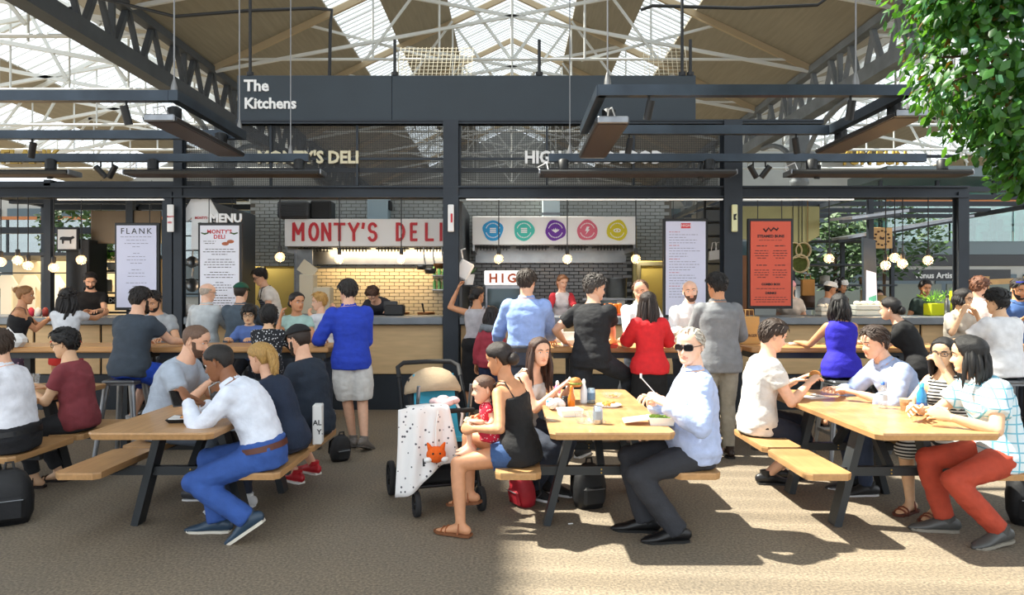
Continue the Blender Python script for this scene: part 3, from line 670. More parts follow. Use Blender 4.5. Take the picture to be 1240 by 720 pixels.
def highm(t, L, H):
    MB().box((0,-.021,H-.06),(.13,.004,.07)).build('logo_block', mat('logo_red', hexc('d8404a'), .5), t)
    text('lettering', 'HIGH', (0,-.025,H-.075), .05, M_white, t, .001, 0, align='CENTER')
    rows = []
    for k in range(26):
        if k % 5 == 0: continue
        rows.append((-L*.42, L*random.uniform(.0,.36), H-.15-k*.037, .008))
    lines(t, rows, M_print); lines(t, [(-L*.42,-L*.15,H-.15-k*.037,.009) for k in (0,5,10,15,20)], mat('print_red', hexc('c07078'), .6), 'red_headings')
menu(806, 854, 268, 381, 9.75, M_menul, 'white menu sheet with a small red HIGH logo on a dark board', highm)
def bunm(t, L, H):
    MB().tube([(-.1,-.02,H-.1),(-.07,-.02,H-.14),(-.03,-.02,H-.09),(.0,-.02,H-.13),(.04,-.02,H-.09),(.08,-.02,H-.12),(.1,-.02,H-.09)], .012, 5).build('logo_script', M_printd, t)
    text('lettering', 'STEAMED BUNS', (0,-.022,H-.22), .052, M_printd, t, .001, .002, align='CENTER'); text('lettering', 'COMBO BOX', (0,-.022,.28), .042, M_printd, t, .001, .002, align='CENTER'); text('lettering', 'DRINKS', (0,-.022,.16), .042, M_printd, t, .001, .002, align='CENTER')
    rows = [(-.16,.16,H-.26,.006)]
    for c in (-.125,.125):
        for k, w in enumerate((.07,.0,.09,.1,.09,.06,.0,.0,.07,.0,.1,.1,.1,.06)):
            if w: rows.append((c-w, c+w, H-.34-k*.033, .012 if k in (0,8) else .009))
    rows += [(-.2,.2,.23,.008),(-.22,.22,.11,.008),(-.23,.23,.08,.008),(-.2,.2,.05,.008)]
    lines(t, rows, M_printd)
def orange_mat():
    m = mat('menu_orange', hexc('d9583c'), .5); return m
menu(908.5, 957, 268, 370, 9.72, orange_mat(), 'orange printed menu headed STEAMED BUNS in a black frame', bunm)
# blade signs on the posts
t = thing('blade_sign', "small white blade sign with red MONTY'S DELI on the post", 'sign', (WX(206.5,9.66),9.66,WZ(281,9.66)))
MB().box((0,0,.19),(.085,.03,.37),.006).build('panel', M_white, t); text('lettering', 'MONTYS', (-.038,-.018,.2), .03, M_red, t, .001, .001, sx=.75); text('lettering', 'DELI', (-.03,-.018,.12), .035, M_red, t, .001, .001, sx=.8)
MB().box((.0,.04,.3),(.03,.08,.02)).build('bracket', M_black, t)
t = thing('blade_sign', 'small white blade sign with a red mark on the post by the deli sign', 'sign', (WX(546,9.66),9.66,WZ(281,9.66)))
MB().box((0,0,.19),(.08,.05,.37),.01).build('panel', M_white, t); MB().box((0.012,-.03,.19),(.025,.01,.12)).build('red_mark', M_red, t); MB().box((0,.05,.3),(.03,.08,.03)).build('bracket', M_black, t)
t = thing('blade_sign', 'small pale yellow blade sign with a dark mark on the post by the orange menu', 'sign', (WX(889.5,9.66),9.66,WZ(281,9.66)))
MB().box((0,0,.19),(.075,.05,.37),.01).build('panel', mat('pale_yellow', hexc('dfe0b0'), .5), t); MB().prism([(-.02,-.04),(.02,-.03),(.0,.0),(.025,.05),(-.02,.04)], 0, .005, MXZ).build('dark_mark', M_black, t, (0,-.027,.2)); MB().box((0,.05,.3),(.03,.08,.03)).build('bracket', M_black, t)
# hanging t-shirt, pans and wire shelf between post and menu
t = thing('display_tshirt', "white t-shirt with small red MONTY'S print hanging beside the post", 't-shirt', (WX(244,9.9),9.9,WZ(302,9.9)))
po = [(-.13,0),(.1,0),(.11,.45),(.19,.38),(.24,.5),(.13,.7),(.05,.72),(0,.69),(-.05,.72),(-.13,.7),(-.24,.5),(-.19,.38),(-.12,.45)]
MB().prism(po, 0, .035, MXZ).build('fabric', M_white, t); text('lettering', "MONTY'S", (-.07,-.05,.42), .05, M_red, t, .001, .001, sx=.8); MB().ball((.0,-.04,.36),(.035,.008,.014)).build('print', mat('gherkin',(1,1,1)), t)
MB().tube([(-.14,-.01,.7),(0,-.01,.75),(0,-.03,.95),(0,-.01,.75),(.14,-.01,.7)], .006, 5).build('hanger', M_black, t)
t = thing('wire_rack', 'black ladder rack behind the hanging white t-shirt', 'rack', (WX(231,10.2),10.25,1.29))
for s in (-.12,.12): MB().tube([(s,0,0),(s,0,1.65)], .012, 6).build('upright', M_black, t)
for k in range(8): MB().tube([(-.12,0,.1+k*.21),(.12,0,.1+k*.21)], .01, 6).build('rung', M_black, t)
for i, (py, r) in enumerate(((317,.085),(345,.1))):
    t = thing('frying_pan', 'round steel frying pan hanging on the ladder rack, %s one' % ('upper','lower')[i], 'pan', (WX(233,10.2),10.22,WZ(py,10.2)))
    MB().lathe([(0,0),(r*.8,0),(r,.03),(r*.97,.035),(r*.78,.008)], (0,0,0), 16, M=Matrix.Rotation(PI/2,4,'X')).build('bowl', M_chrome, t); MB().tube([(0,-.02,r),(.01,-.02,r+.14)], .012, 6).build('handle', M_chrome, t)
t = thing('paper_roll_box', 'white paper roll on the counter beside the dark post', 'paper roll', (WX(229,10.0),10.0,1.29))
MB().lathe([(0,0),(.07,0),(.07,.17),(.02,.17),(.02,.12)], (0,0,0), 16).build('roll', M_white, t); MB().box((0,0,.012),(.18,.18,.02)).build('base', M_galv, t)
t = thing('metal_slat_rack', 'black slatted rack with a hanging white tote by the white menu', 'rack', (WX(866,10.3),10.3,1.29))
for s in (-.15,.15): MB().box((s,0,.9),(.03,.03,1.8)).build('upright', M_black, t)
for k in range(9): MB().box((0,0,.15+k*.2),(.3,.2,.02)).build('shelf', M_black, t)
t = thing('tote_bag', 'small white tote bag hanging on the black slatted rack', 'bag', (WX(866,10.2),10.19,WZ(315,10.2)))
MB().prism([(-.09,0),(.1,.02),(.11,.16),(-.08,.13)], -.02, .02, MXZ).build('bag_body', M_white, t)
for s in (-.03,.03): MB().tube([(s-.03,0,.13),(s-.01,0,.25),(s+.03,0,.26),(s+.05,0,.14)], .006, 5).build('strap', M_white, t)
# ------------------------------------------------------------------ pendant bulbs
M_bulb = glassmat('bulb_glass', (1,.93,.82), .12, .03, .12); M_fil = mat('filament', (1,.75,.45), .4, emit=11, ecol=(1,.62,.28)); M_cord = mat('cord', (.02,.02,.02), .6)
def pendant(px, py, d, label, grp):
    x, z = WX(px,d), WZ(py,d); t = thing('pendant_lamp', label, 'pendant lamp', (x,d,z), 0, grp)
    zt = WZ(240,9.8)-z
    MB().tube([(0,0,.12),(0,0,zt)], .008, 5).build('cord', M_cord, t)
    MB().lathe([(.02,.15),(.028,.14),(.028,.07),(.022,.06)], (0,0,0), 10).build('socket', M_cord, t)
    r = .066
    MB().lathe([(.022,.068)]+[(r*math.sin(a), r*math.cos(a)) for a in [PI*(.12+.88*i/9) for i in range(10)]], (0,0,0), 16).build('bulb', M_bulb, t)
    f = MB()
    for s in (-1,1): f.tube([(s*.012,0,.05),(s*.022,0,.0),(s*.012,0,-.03),(0,0,.03)], .005, 5)
    f.build('filament', M_fil, t)
    l = bpy.data.lights.new('bulb_light','POINT'); l.energy = 5; l.color = (1,.66,.35); l.shadow_soft_size = .03
    o = bpy.data.objects.new('bulb_light', l); COL.objects.link(o); o.parent = t; o.location = (0,0,-.005)
for px, lab in ((411,'below the letter N of the red deli sign'),(486,'below the letter D of the red deli sign'),(604,'below the blue disc'),(687,'between the purple and pink discs'),(770,'beside the yellow disc')):
    pendant(px, 313.5, 9.72, 'globe bulb pendant on a black cord '+lab, 'pendant lamps over the counter')
pendant(339, 311, 9.72, 'globe bulb pendant on a black cord by the yellow-lit doorway', 'pendant lamps over the counter')
ORD = ('first','second','third','fourth','fifth','sixth','seventh','eighth')
for i, (px, py) in enumerate(((98.5,314.5),(65,324),(34,321.5),(21.5,315),(1,317))): pendant(px, py, 9.72, 'glowing globe bulb pendant over the steak stall counter, %s from the FLANK menu' % ORD[i], 'pendant lamps over the steak stall')
for i, (px, py) in enumerate(((1004,313),(1072.5,321),(1083.5,312),(1093,319),(1124,315))): pendant(px, py, 9.72, 'glowing globe bulb pendant over the bun stall counter, %s from the orange menu' % ORD[i], 'pendant lamps over the bun stall')
# ------------------------------------------------------------------ steak stall background
def frame_bars(name, label, cat, bars, w, m, d=0):
    t = thing(name, label, cat, (0,0,0))
    for a, b in bars: MB().bar(a, b, w, w).build('bar', m, t)
    return t
bars = []
for x in (-8.6,-6.9): bars += [((x,10.6,0),(x,10.6,3.3)),((x,13.1,0),(x,13.1,3.3)),((x,10.6,3.25),(x,13.1,3.25))]
for y in (10.6,12.2,13.1): bars += [((-8.6,y,3.2),(-4.75,y,3.2))]
for y in (11.2,11.8,12.5,12.8): bars += [((-8.6,y,3.32),(-4.75,y,3.32))]
bars += [((-6.0,11.2,0),(-6.0,11.2,3.2)),((-8.6,11.4,2.62),(-5.9,11.4,2.62))]
frame_bars('pergola_frame', 'dark steel pergola frame over the steak stall kitchen', 'pergola', bars, .1, M_steel)
bars = []
for x in (3.4,5.64,9.4): bars += [((x,11.2,0),(x,11.2,3.2)),((x,15,0),(x,15,3.2)),((x,11.2,3.2),(x,15,3.2))]
for y in (11.2,12.1,13.0,14.0,15): bars += [((3.4,y,3.25),(9.4,y,3.25))]
frame_bars('pergola_frame', 'dark steel pergola frame over the bun stall kitchen', 'pergola', bars, .08, M_steel)
for i,(a, b) in enumerate((((4.9,10.6,2.72),(6.3,11.6,2.95)),((5.3,11.5,2.5),(7.9,12.4,2.95)))):
    t = thing('awning_rail', 'sloping pale metal louvre over the bun stall, %s one' % ('upper','lower')[i], 'louvre', a)
    v = Vector(b)-Vector(a); MB().bar((0,0,0), v, .35, .04).build('blade', M_galv, t); MB().bar((0,0,-.04), v+Vector((0,0,-.04)), .06, .05).build('rail', M_steel, t)
t = thing('bronze_screen', 'plain bronze panel hanging behind the menu headed FLANK', 'panel', (WX(153,11.2),11.2,WZ(295,11.2)))
MB().box((0,0,.26),(1.1,.04,.52),.006).build('sheet', mat('bronze', hexc('6b5a45'), .35, .6, .1, 3), t)
for s in (-.4,.4): MB().tube([(s,0,.5),(s,0,1.0)], .006, 5).build('wire', M_black, t)
t = thing('tall_fridge', 'tall black fridge cabinet beside the framed cow print', 'fridge', (WX(96,11.0),11.0,0))
MB().box((0,.2,WZ(290,11)/2),(.36,.5,WZ(290,11)),.01).build('cabinet', M_black, t); MB().box((0,-.06,1.5),(.32,.02,1.2)).build('door', mat('fridge_door', hexc('101214'), .3), t); MB().tube([(.12,-.09,1.3),(.12,-.09,1.7)], .012, 6).build('handle', M_dgrey, t)
t = thing('framed_print', 'framed white print of a black cow on the steak stall', 'picture', (WX(81.5,10.9),10.9,WZ(303,10.9)))
MB().box((0,.02,.17),(.34,.03,.36),.005).build('frame', M_black, t); MB().box((0,0,.17),(.28,.02,.3)).build('sheet', M_white, t)
cow = [(-.11,.14),(-.1,.18),(-.06,.19),(.06,.185),(.1,.2),(.12,.17),(.09,.155),(.07,.14),(.065,.08),(.05,.08),(.045,.13),(-.04,.13),(-.05,.08),(-.07,.08),(-.075,.14)]
MB().prism(cow, 0, .005, MXZ).build('cow_print', M_black, t, (0,-.012,.02))
t = thing('grocery_shelf', 'shelf unit with pots, plants and a black board lettered LONDON\'S', 'shelf', (WX(140,11.6),11.6,0))
for z in (1.3,1.62,1.98,2.3): MB().box((0,.1,z),(1.15,.3,.03)).build('shelf_board', M_steel, t)
for s in (-.56,.56): MB().box((s,.1,1.25),(.04,.3,2.5)).build('side', M_steel, t)
MB().box((-.1,-.07,1.5),(.8,.02,.12)).build('sign_strip', M_black, t); text('lettering', "LONDON'S", (-.28,-.085,1.465), .1, M_white, t, .001, .001)
for dx, z in ((-.1,2.0),(.15,2.0),(-.35,2.0),(.3,2.32),(.45,1.64)):
    p = MB().lathe([(.05,0),(.07,.12),(.06,.12)], (dx,.05,z), 10).build('plant_pot', mat('pot_grey', hexc('9a9a94'), .7), t); fo = MB()
    for k in range(50):
        a = random.uniform(0,2*PI); e = random.uniform(-.1,1.4); L = random.uniform(.08,.22); d = Vector((math.cos(a)*math.cos(e), math.sin(a)*math.cos(e), math.sin(e))); q = Vector((dx,.05,z+.12))+d*L; sd = d.cross(Vector((0,0,1))).normalized()*.03
        fo.add([q-d*.04, q+sd, q+d*.05, q-sd], [(0,1,2,3)])
    fo.build('foliage', mat('herb_green',(1,1,1)), p)
MB().lathe([(.0,.14),(.03,.13),(.09,.1),(.1,.0),(.0,0)], (-.36,0,1.32), 14).build('red_pot', mat('red_enamel', hexc('c8281e'), .3), t)
for dx in (-.15,.1,.3): MB().lathe([(.06,0),(.06,.18),(.05,.2)], (dx,.05,1.64), 12).build('jar', mat('jar_glass', hexc('8c8676'), .2), t)
# clothing shop far behind the steak stall
t = thing('clothing_shop', 'lit clothing shop with hanging tops behind the steak stall', 'shop', (-8.6,13.5,0))
MB().box((0,1.2,1.2),(3.4,.06,2.4)).build('back_wall', mat('shop_cream', hexc('d9c7a2'), .7), t); MB().box((0,.3,2.33),(3.4,1.8,.06)).build('lintel', M_dgrey, t); MB().box((1.62,.3,1.2),(.1,1.6,2.3)).build('side_post', mat('pine', hexc('c59a62'), .6), t)
MB().tube([(-1.6,.6,2.02),(1.6,.6,2.02)], .015, 6).build('rail', M_black, t)
for k in range(7):
    x = -1.42+k*.47; c = ('e2d8c4','d8ccb4','efe8dc','cdbfa6')[k % 4]
    g = MB().prism([(x-.11,1.2),(x+.11,1.2),(x+.11,1.75),(x+.2,1.65),(x+.22,1.78),(x+.1,1.98),(x-.1,1.98),(x-.22,1.78),(x-.2,1.65),(x-.11,1.75)], -.02, .02, MXZ).build('hanging_top', mat('top_'+c, hexc(c), .8), t, (0,.6,0))
    if k in (3,6): MB().prism([(x-.05,1.5),(x+.02,1.47),(x+.05,1.6),(x,1.64)], 0, .004, MXZ).build('print', M_printd, g, (0,-.025,0))
l = bpy.data.lights.new('shop_lamp','AREA'); l.energy = 60; l.color = (1,.85,.62); l.size = 2.4; o = bpy.data.objects.new('shop_lamp', l); COL.objects.link(o); o.parent = t; o.location = (0,.2,2.28)
# upper glazed level behind: mezzanine with glass
M_gl = glassmat('curtain_glass', (.55,.68,.68), .3, .08, .15)
t = thing('glazed_walkway', 'glazed upper walkway with an orange rail behind the steak stall', 'walkway', (-14,22,0))
MB().box((0,1,2.35),(16,2,.7)).build('fascia', mat('fascia_grey', hexc('56636a'), .5), t)
MB().box((0,0,3.95),(16,.08,.1)).build('handrail', mat('orange_timber', hexc('b5703a'), .5), t)
for k in range(10): MB().box((-7.2+k*1.6,0,3.3),(1.5,.03,1.2)).build('glass_panel', M_gl, t)
for k in range(11): MB().box((-8+k*1.6,0,3.3),(.06,.06,1.3)).build('baluster', M_steel, t)
# planting behind it
M_leafd = mat('hedge_leaf', hexc('3f5c30'), .6, 0, .35, 20)
def leaf_blob(mb, c, rad, n, sz):
    for k in range(n):
        d = Vector((random.gauss(0,1),random.gauss(0,1),random.gauss(0,1))).normalized(); r = random.uniform(.6,1)
        p = Vector(c)+Vector((d.x*rad[0], d.y*rad[1], d.z*rad[2]))*r
        a = Vector((random.gauss(0,1),random.gauss(0,1),random.gauss(0,.6))).normalized(); b = a.orthogonal().normalized()
        s = sz*random.uniform(.6,1.3); mb.add([p-a*s, p+b*s*.5, p+a*s, p-b*s*.5], [(0,1,2,3)])
for c, rad, n, lab in (((-10.6,17.5,3.2),(1.2,.5,.9),700,'dark hedge seen through the steak stall pergola'),((6.0,13.2,2.35),(.9,.4,.75),800,'leafy green wall planting behind the bun stall shelves'),((8.9,17,2.9),(1.6,.8,1.0),1100,'dense dark bush in front of the upper terrace')):
    t = thing('hedge', lab, 'hedge', (c[0],c[1],0)); m = MB(); leaf_blob(m, (0,0,c[2]), rad, n, .09); tag(m.build('leaves', M_leafd, t), kind='stuff')
    ph = min(.9, c[2]-rad[2]*.8); MB().box((0,0,ph/2),(rad[0]*1.2,.3,ph)).build('planter', M_steel, t); MB().tube([(0,0,ph-.05),(0,0,c[2])], .04, 6).build('stem', mat('bark', hexc('4b3a2c'), .9), t)
# ------------------------------------------------------------------ bun stall background
t = thing('olive_hood', 'brushed olive-brass hood panel behind the orange menu', 'hood', (WX(944,11.2),11.2,WZ(290,11.2)))
MB().prism([(-.66,.02),(.3,-.12),(.62,.06),(.62,.52),(-.66,.52)], -.02, .02, MXZ).build('sheet', mat('olive_brass', hexc('8a8458'), .35, .5, .1, 3), t); MB().box((-.02,.3,.5),(1.28,.6,.04)).build('top', M_chrome, t)
t = thing('timber_screen', 'upright timber panel behind the orange menu', 'panel', (WX(903,11.0),11.0,0)); MB().box((0,0,1.1),(.22,.05,2.2)).build('board', mat('timber_brown', hexc('8a5a34'), .6, 0, .15, 3), t); MB().box((.12,0,1.1),(.02,.06,2.2)).build('edge', M_steel, t)
for i, (px, py, r) in enumerate(((961,303,.12),(972,303,.12),(968,319,.14))):
    t = thing('round_tin', 'round moss-filled basket on the bun stall wall, %s one' % ('half hidden','upper','lower')[i], 'basket', (WX(px,11.15),11.15,WZ(py,11.15)))
    MB().tube([(0,.02,r),(0,.02,3.2-WZ(py,11.15))], .005, 5).build('hanging_cord', M_black, t)
    MB().lathe([(r,-.02),(r*1.08,.03),(r*.95,.05),(r*.9,.0)], (0,0,0), 18, M=Matrix.Rotation(PI/2,4,'X')).build('rim', mat('basket_cream', hexc('d0c09a'), .7), t); MB().lathe([(r*.92,.0),(.0,.02)], (0,0,0), 18, M=Matrix.Rotation(PI/2,4,'X')).build('moss', mat('moss', hexc('46521f'), .9, 0, .3, 30), t)
t = thing('bun_shelf', 'dark shelf rack with steamers behind the staff in white caps', 'shelf', (WX(1013,12.2),12.2,0))
for z in (1.35,1.75,2.1,2.5): MB().box((.1,0,z),(1.7,.35,.03)).build('shelf_board', M_steel, t)
for s in (-.75,.1,.95): MB().box((s,0,1.3),(.06,.06,2.6)).build('upright', M_steel, t)
for dx, z, r, h, c in ((.55,1.37,.13,.3,'cdb890'),(.75,1.37,.1,.2,'b89c6c'),(.5,1.77,.1,.12,'8c6a4a'),(-.2,1.77,.08,.14,'a8a49a'),(.1,1.37,.1,.16,'7a5030'),(-.5,1.37,.12,.2,'5a4030')):
    MB().lathe([(0,0),(r,0),(r,h*.45),(r*1.05,h*.5),(r,h*.55),(r,h),(0,h+.02)], (dx,0,z), 14).build('steamer', mat('tin_'+c, hexc(c), .6), t)
t = thing('paper_bag', 'brown paper bag hanging on the bun stall post', 'bag', (WX(978,11.15),11.15,WZ(358,11.15)))
MB().box((0,0,.13),(.2,.08,.26),.01).build('bag_body', mat('kraft', hexc('a8793f'), .8), t); MB().tube([(-.05,0,.26),(-.04,0,.33),(0,0,.34),(0,0,3.2-WZ(358,11.15)),(0,0,.34),(.04,0,.33),(.05,0,.26)], .006, 5).build('handle', mat('kraft',(1,1,1)), t)
t = thing('log_sign', 'square timber sign with a burnt round wreath emblem', 'sign', (WX(1068,11.4),11.4,WZ(300,11.4)))
MB().box((0,.02,.16),(.34,.04,.34),.008).build('board', mat('pale_timber', hexc('c49c66'), .6, 0, .12, 4), t); g = MB()
for k in range(12):
    a = 2*PI*k/12; g.ball((.115*math.cos(a),-.005,.16+.115*math.sin(a)),(.022,.006,.016),6,4)
g.prism([(-.04,.14),(.03,.13),(.04,.18),(.0,.165),(-.03,.19)], 0, .006, MXZ).build('emblem', mat('burnt', hexc('3a2416'), .7), t)
MB().tube([(0,.02,.33),(0,.02,.95)], .006, 5).build('wire', M_black, t)
t = thing('leaning_screen', 'tall grey display stand with a bright coloured poster', 'display stand', (WX(1054,10.4),10.4,1.29))
MB().prism([(-.1,.0),(.1,.0),(.06,1.1),(-.12,1.14)], -.03, .03, MXZ).build('stand', M_steel2, t); MB().prism([(-.08,.1),(.08,.1),(.06,.62),(-.08,.66)], 0, .01, MXZ).build('poster', mat('poster_glow', hexc('dfe0ee'), .4, emit=.25), t, (0,-.035,0)); MB().prism([(-.06,.12),(.07,.12),(.06,.3),(-.05,.26)], 0, .004, MXZ).build('print', mat('poster_teal', hexc('5fb8a0'), .5), t, (0,-.047,0))  # pale poster sheet is given a faint glow of its own
t = thing('lime_planter', 'bright lime box of leafy herbs on the bun stall counter', 'planter', (WX(1140,10.3),10.3,1.29))
MB().box((0,0,.09),(.42,.2,.18),.01).build('box', mat('lime', hexc('c6d51e'), .5), t); fo = MB()
for k in range(220):
    a = random.uniform(0,2*PI); p = Vector((random.uniform(-.2,.2),random.uniform(-.1,.1),.2)); e = random.uniform(.3,1.5); L = random.uniform(.05,.2); d = Vector((math.cos(a)*math.cos(e),math.sin(a)*math.cos(e),math.sin(e))); sd = d.orthogonal().normalized()*.015
    fo.add([p+d*L*.6, p+d*L*.8+sd, p+d*L, p+d*L*.8-sd], [(0,1,2,3)]); fo.add([p, p+sd*.12, p+d*L], [(0,1,2)])
fo.build('herbs', mat('herb_bright', hexc('8fc43a'), .5), t)
t = thing('juice_jar', 'tall glass jar of yellow cordial on the bun stall counter', 'jar', (WX(1155,10.2),10.15,1.29)); MB().lathe([(0,0),(.075,0),(.085,.3),(.08,.36)], (0,0,0), 14).build('juice', mat('cordial', hexc('dce03c'), .2), t); MB().lathe([(.088,.3),(.088,.4),(.082,.4)], (0,0,0), 14).build('rim', glassmat('clear_glass'), t)
t = thing('steel_shaker', 'dark steel flask beside the lime box', 'flask', (WX(1147,10.1),10.1,1.29)); MB().lathe([(0,0),(.035,0),(.04,.2),(.02,.26)], (0,0,0), 12).build('body', M_chrome, t); MB().lathe([(.022,.26),(.022,.3),(0,.3)], (0,0,0), 10).build('lid', M_black, t)
for px, wd, h, c, lab in ((1003,.3,.12,'d8d4c6','pale food boxes stacked by the worker in white cap'),(1050,.42,.16,'c8ccc4','clear covered tray of buns on the bun stall counter')):
    t = thing('food_tray', lab, 'tray', (WX(px,10.3),10.3,1.29))
    for k in range(2): MB().box((0,0,h*(k+.5)/2),(wd,.22,h/2-.006),.01).build('tray', mat('tray_'+c, hexc(c), .5), t)
    for q in range(4): MB().ball((-wd*.35+q*wd*.23,0,h+.02),(.05,.06,.035),8,6).build('bun', mat('bun_white', hexc('e8e2d2'), .7), t)
# upper terrace of the building behind the bun stall
t = thing('terrace_building', 'modern building with a glazed upper terrace and sign Venus Artis', 'building', (16,27,0))
zt_ = WZ(292,27)
MB().box((5.5,1.5,zt_-.25),(14.6,3,.5)).build('terrace_slab', mat('slab_grey', hexc('6b7a80'), .5), t)
MB().box((3.5,.2,zt_-.72),(19,.4,.42)).build('dark_band', M_dgrey, t)
for k in range(6): MB().box((-.6+k*2.4,-.02,zt_+.75),(2.32,.03,1.5)).build('glass_panel', glassmat('teal_glass',(.52,.78,.72),.25,.05,.12), t)
MB().box((5.5,-.02,zt_+1.55),(14.6,.1,.14)).build('handrail', mat('orange_timber',(1,1,1)), t)
for k in range(7): MB().box((-1.7+k*2.2,.6,zt_+1.2),(.12,.12,2.4)).build('mullion', M_steel, t)
for k in range(6): MB().box((-.6+k*2.3,3.0,zt_+1.25),(2.2,.05,2.3)).build('window_pane', glassmat('far_teal',(.35,.6,.56),.35,.05,.35), t)
MB().box((5.5,1.5,zt_+2.65),(14.6,3.2,.4)).build('roof_slab', mat('slab_grey',(1,1,1)), t)
for k in range(7): MB().box((-3.2+k*2.6,.5,1.0),(2.4,.06,2.0)).build('shopfront_pane', mat('shop_glass', hexc('6d7468'), .15, .2), t)
MB().box((.3,-.1,WZ(333,27)),(5,.2,.42)).build('shop_sign', M_dgrey, t)
text('lettering', 'Venus Artis', (WX(1107,26.8)-16,-.22,WZ(336.5,26.8)), .30, M_white, t, .01, .005)
for k in range(5):
    x = .2+k*2.0; MB().box((x,1.2,zt_+.75),(.9,.7,.05)).build('terrace_table', M_black, t); MB().box((x,1.2,zt_+.4),(.07,.07,.7)).build('table_leg', M_black, t)
    for s in (-.7,.7): MB().box((x+s,1.2,zt_+.45),(.4,.4,.05)).box((x+s+.18*(1 if s>0 else -1),1.2,zt_+.7),(.04,.4,.5)).box((x+s,1.2,zt_+.22),(.3,.3,.44)).build('terrace_chair', M_black, t)
# timber bench and ramp far behind, right
t = thing('timber_ramp', 'timber ramp railing in front of the shopfront', 'railing', (WX(1270,16),16,0))
for k in range(4): MB().bar((-1.6,0,.6+k*.42),(1.6,0,.75+k*.42),.05,.12).build('rail', mat('pale_timber',(1,1,1)), t)
for k in range(4): MB().box((-1.4+k*.9,0,1.0),(.08,.08,2.0)).build('post', mat('pale_timber',(1,1,1)), t)
# ------------------------------------------------------------------ picnic tables
def chamfer_top(w, L, z1, th):
    mb = MB(); c = .06
    poly = [(-w/2+c*.6,-L/2),(w/2-c*.6,-L/2),(w/2,-L/2+c*.6),(w/2,L/2-c*.6),(w/2-c*.6,L/2),(-w/2+c*.6,L/2),(-w/2,L/2-c*.6),(-w/2,-L/2+c*.6)]
    lo = [(x*.975,y*.99) for x,y in poly]; n = 8
    vs = [(x,y,z1-th) for x,y in lo]+[(x,y,z1-th*.25) for x,y in poly]+[(x*.992,y*.997,z1) for x,y in poly]
    fs = [tuple(range(n))[::-1], tuple(range(2*n,3*n))]
    for r in (0,1): fs += [(r*n+k, r*n+(k+1)%n, (r+1)*n+(k+1)%n, (r+1)*n+k) for k in range(n)]
    return mb.add(vs, fs)
M_leg = mat('leg_steel', hexc('33373a'), .45, .3)
TW, TL, TZ, BZ = .78, 2.0, .75, .45
def picnic_table(x, y0, label, rz=0):
    t = thing('picnic_table', label, 'picnic table', (x, y0+TL/2, 0), rz, 'oak picnic tables')
    chamfer_top(TW, TL, TZ, .045).build('tabletop', M_oak, t)
    seat = chamfer_top(.30, .74, BZ, .045).mesh('bench_seat', M_oak)
    for fy in (-.4, .4):
        for s in (-1,1):
            MB().bar((s*.20,fy,TZ-.05),(s*.38,fy,.0),.05,.11,(0,1,0)).build('leg', M_leg, t)
            obj('bench_seat', seat, t, (s*.58,fy-.02,0))
            MB().box((s*.58,fy,BZ-.055),(.24,.3,.02)).build('seat_plate', M_leg, t)
        MB().box((0,fy,.375),(1.36,.05,.06)).build('crossbar', M_leg, t)
        MB().box((0,fy,TZ-.065),(.6,.05,.04)).build('top_rail', M_leg, t)
        MB().bar((0,fy,.40),(0,fy*.25,TZ-.06),.05,.05,(1,0,0)).build('brace', M_leg, t)
        b = MB()
        for q in (-.012,.012): b.tube([(.0,fy-.028,.375+q),(.0,fy-.034,.375+q)], .006, 6)
        b.build('bolt', mat('brass_bolt', hexc('b59a5a'), .4, .8), t)
    MB().box((0,0,TZ-.09),(.06,.9,.05)).build('spine', M_leg, t)
    return t
T1X, T2X, T3X, T0X = -2.23, .62, 2.62, -4.25
picnic_table(T0X, 4.8, 'oak picnic table with the person in the maroon t-shirt', 0)
picnic_table(T1X, 4.36, 'oak picnic table with the phone user in white shirt')
picnic_table(T2X, 4.36, 'oak picnic table with sauce bottles and takeaway boxes on it')
picnic_table(T3X, 4.34, 'oak picnic table with coffee cups and a blue bottle on it')
# ------------------------------------------------------------------ high tables and stools
HZ, HY = 1.06, 7.62
def high_table(x0, x1, label):
    t = thing('high_table', label, 'high table', ((x0+x1)/2, HY, 0)); L = x1-x0
    MB().box((0,0,HZ-.03),(L,.66,.06),.012).build('tabletop', mat('oak_high', hexc('c2905a'), .45, 0, .13, 3, stretch=(1.2,14,14)), t)
    MB().box((0,0,HZ-.095),(L-.1,.5,.06)).build('apron', M_leg, t)
    n = 2 if L < 2.3 else 3
    for k in range(n):
        x = -L/2+.25+(L-.5)*k/(n-1)
        for s in (-1,1): MB().box((x,s*.26,(HZ-.1)/2),(.07,.07,HZ-.1)).build('leg', M_leg, t)
        MB().box((x,0,.28),(.06,.5,.06)).build('foot_rail', M_leg, t)
    return t
high_table(-5.6, -3.75, 'high oak bar table in front of the steak stall'); high_table(-3.7, -1.88, 'high oak bar table where the person in the blue shirt leans')
high_table(.38, 2.36, 'high oak bar table beside the person in the red top'); high_table(2.45, 5.6, 'high oak bar table beside the person in the royal blue top')
def make_stool():
    t = thing('metal_stool', 'galvanised metal bar stool with splayed legs', 'stool', (0,0,0), 0, 'galvanised bar stools')
    MB().box((0,0,.755),(.31,.31,.03),.012).box((0,0,.735),(.28,.28,.03)).build('seat', M_galv, t)
    lg = []
    for sx in (-1,1):
        for sy in (-1,1): MB().tube([(sx*.12,sy*.12,.73),(sx*.2,sy*.2,.0)], [(.035,.02),(.022,.016)], 6).build('leg', M_galv, t)
    for a, b in (((-1,-1),(1,-1)),((1,-1),(1,1)),((1,1),(-1,1)),((-1,1),(-1,-1))): MB().bar((a[0]*.175,a[1]*.175,.26),(b[0]*.175,b[1]*.175,.26),.012,.03).build('foot_rail', M_galv, t)
    return t
stool0 = make_stool(); _first = [True]
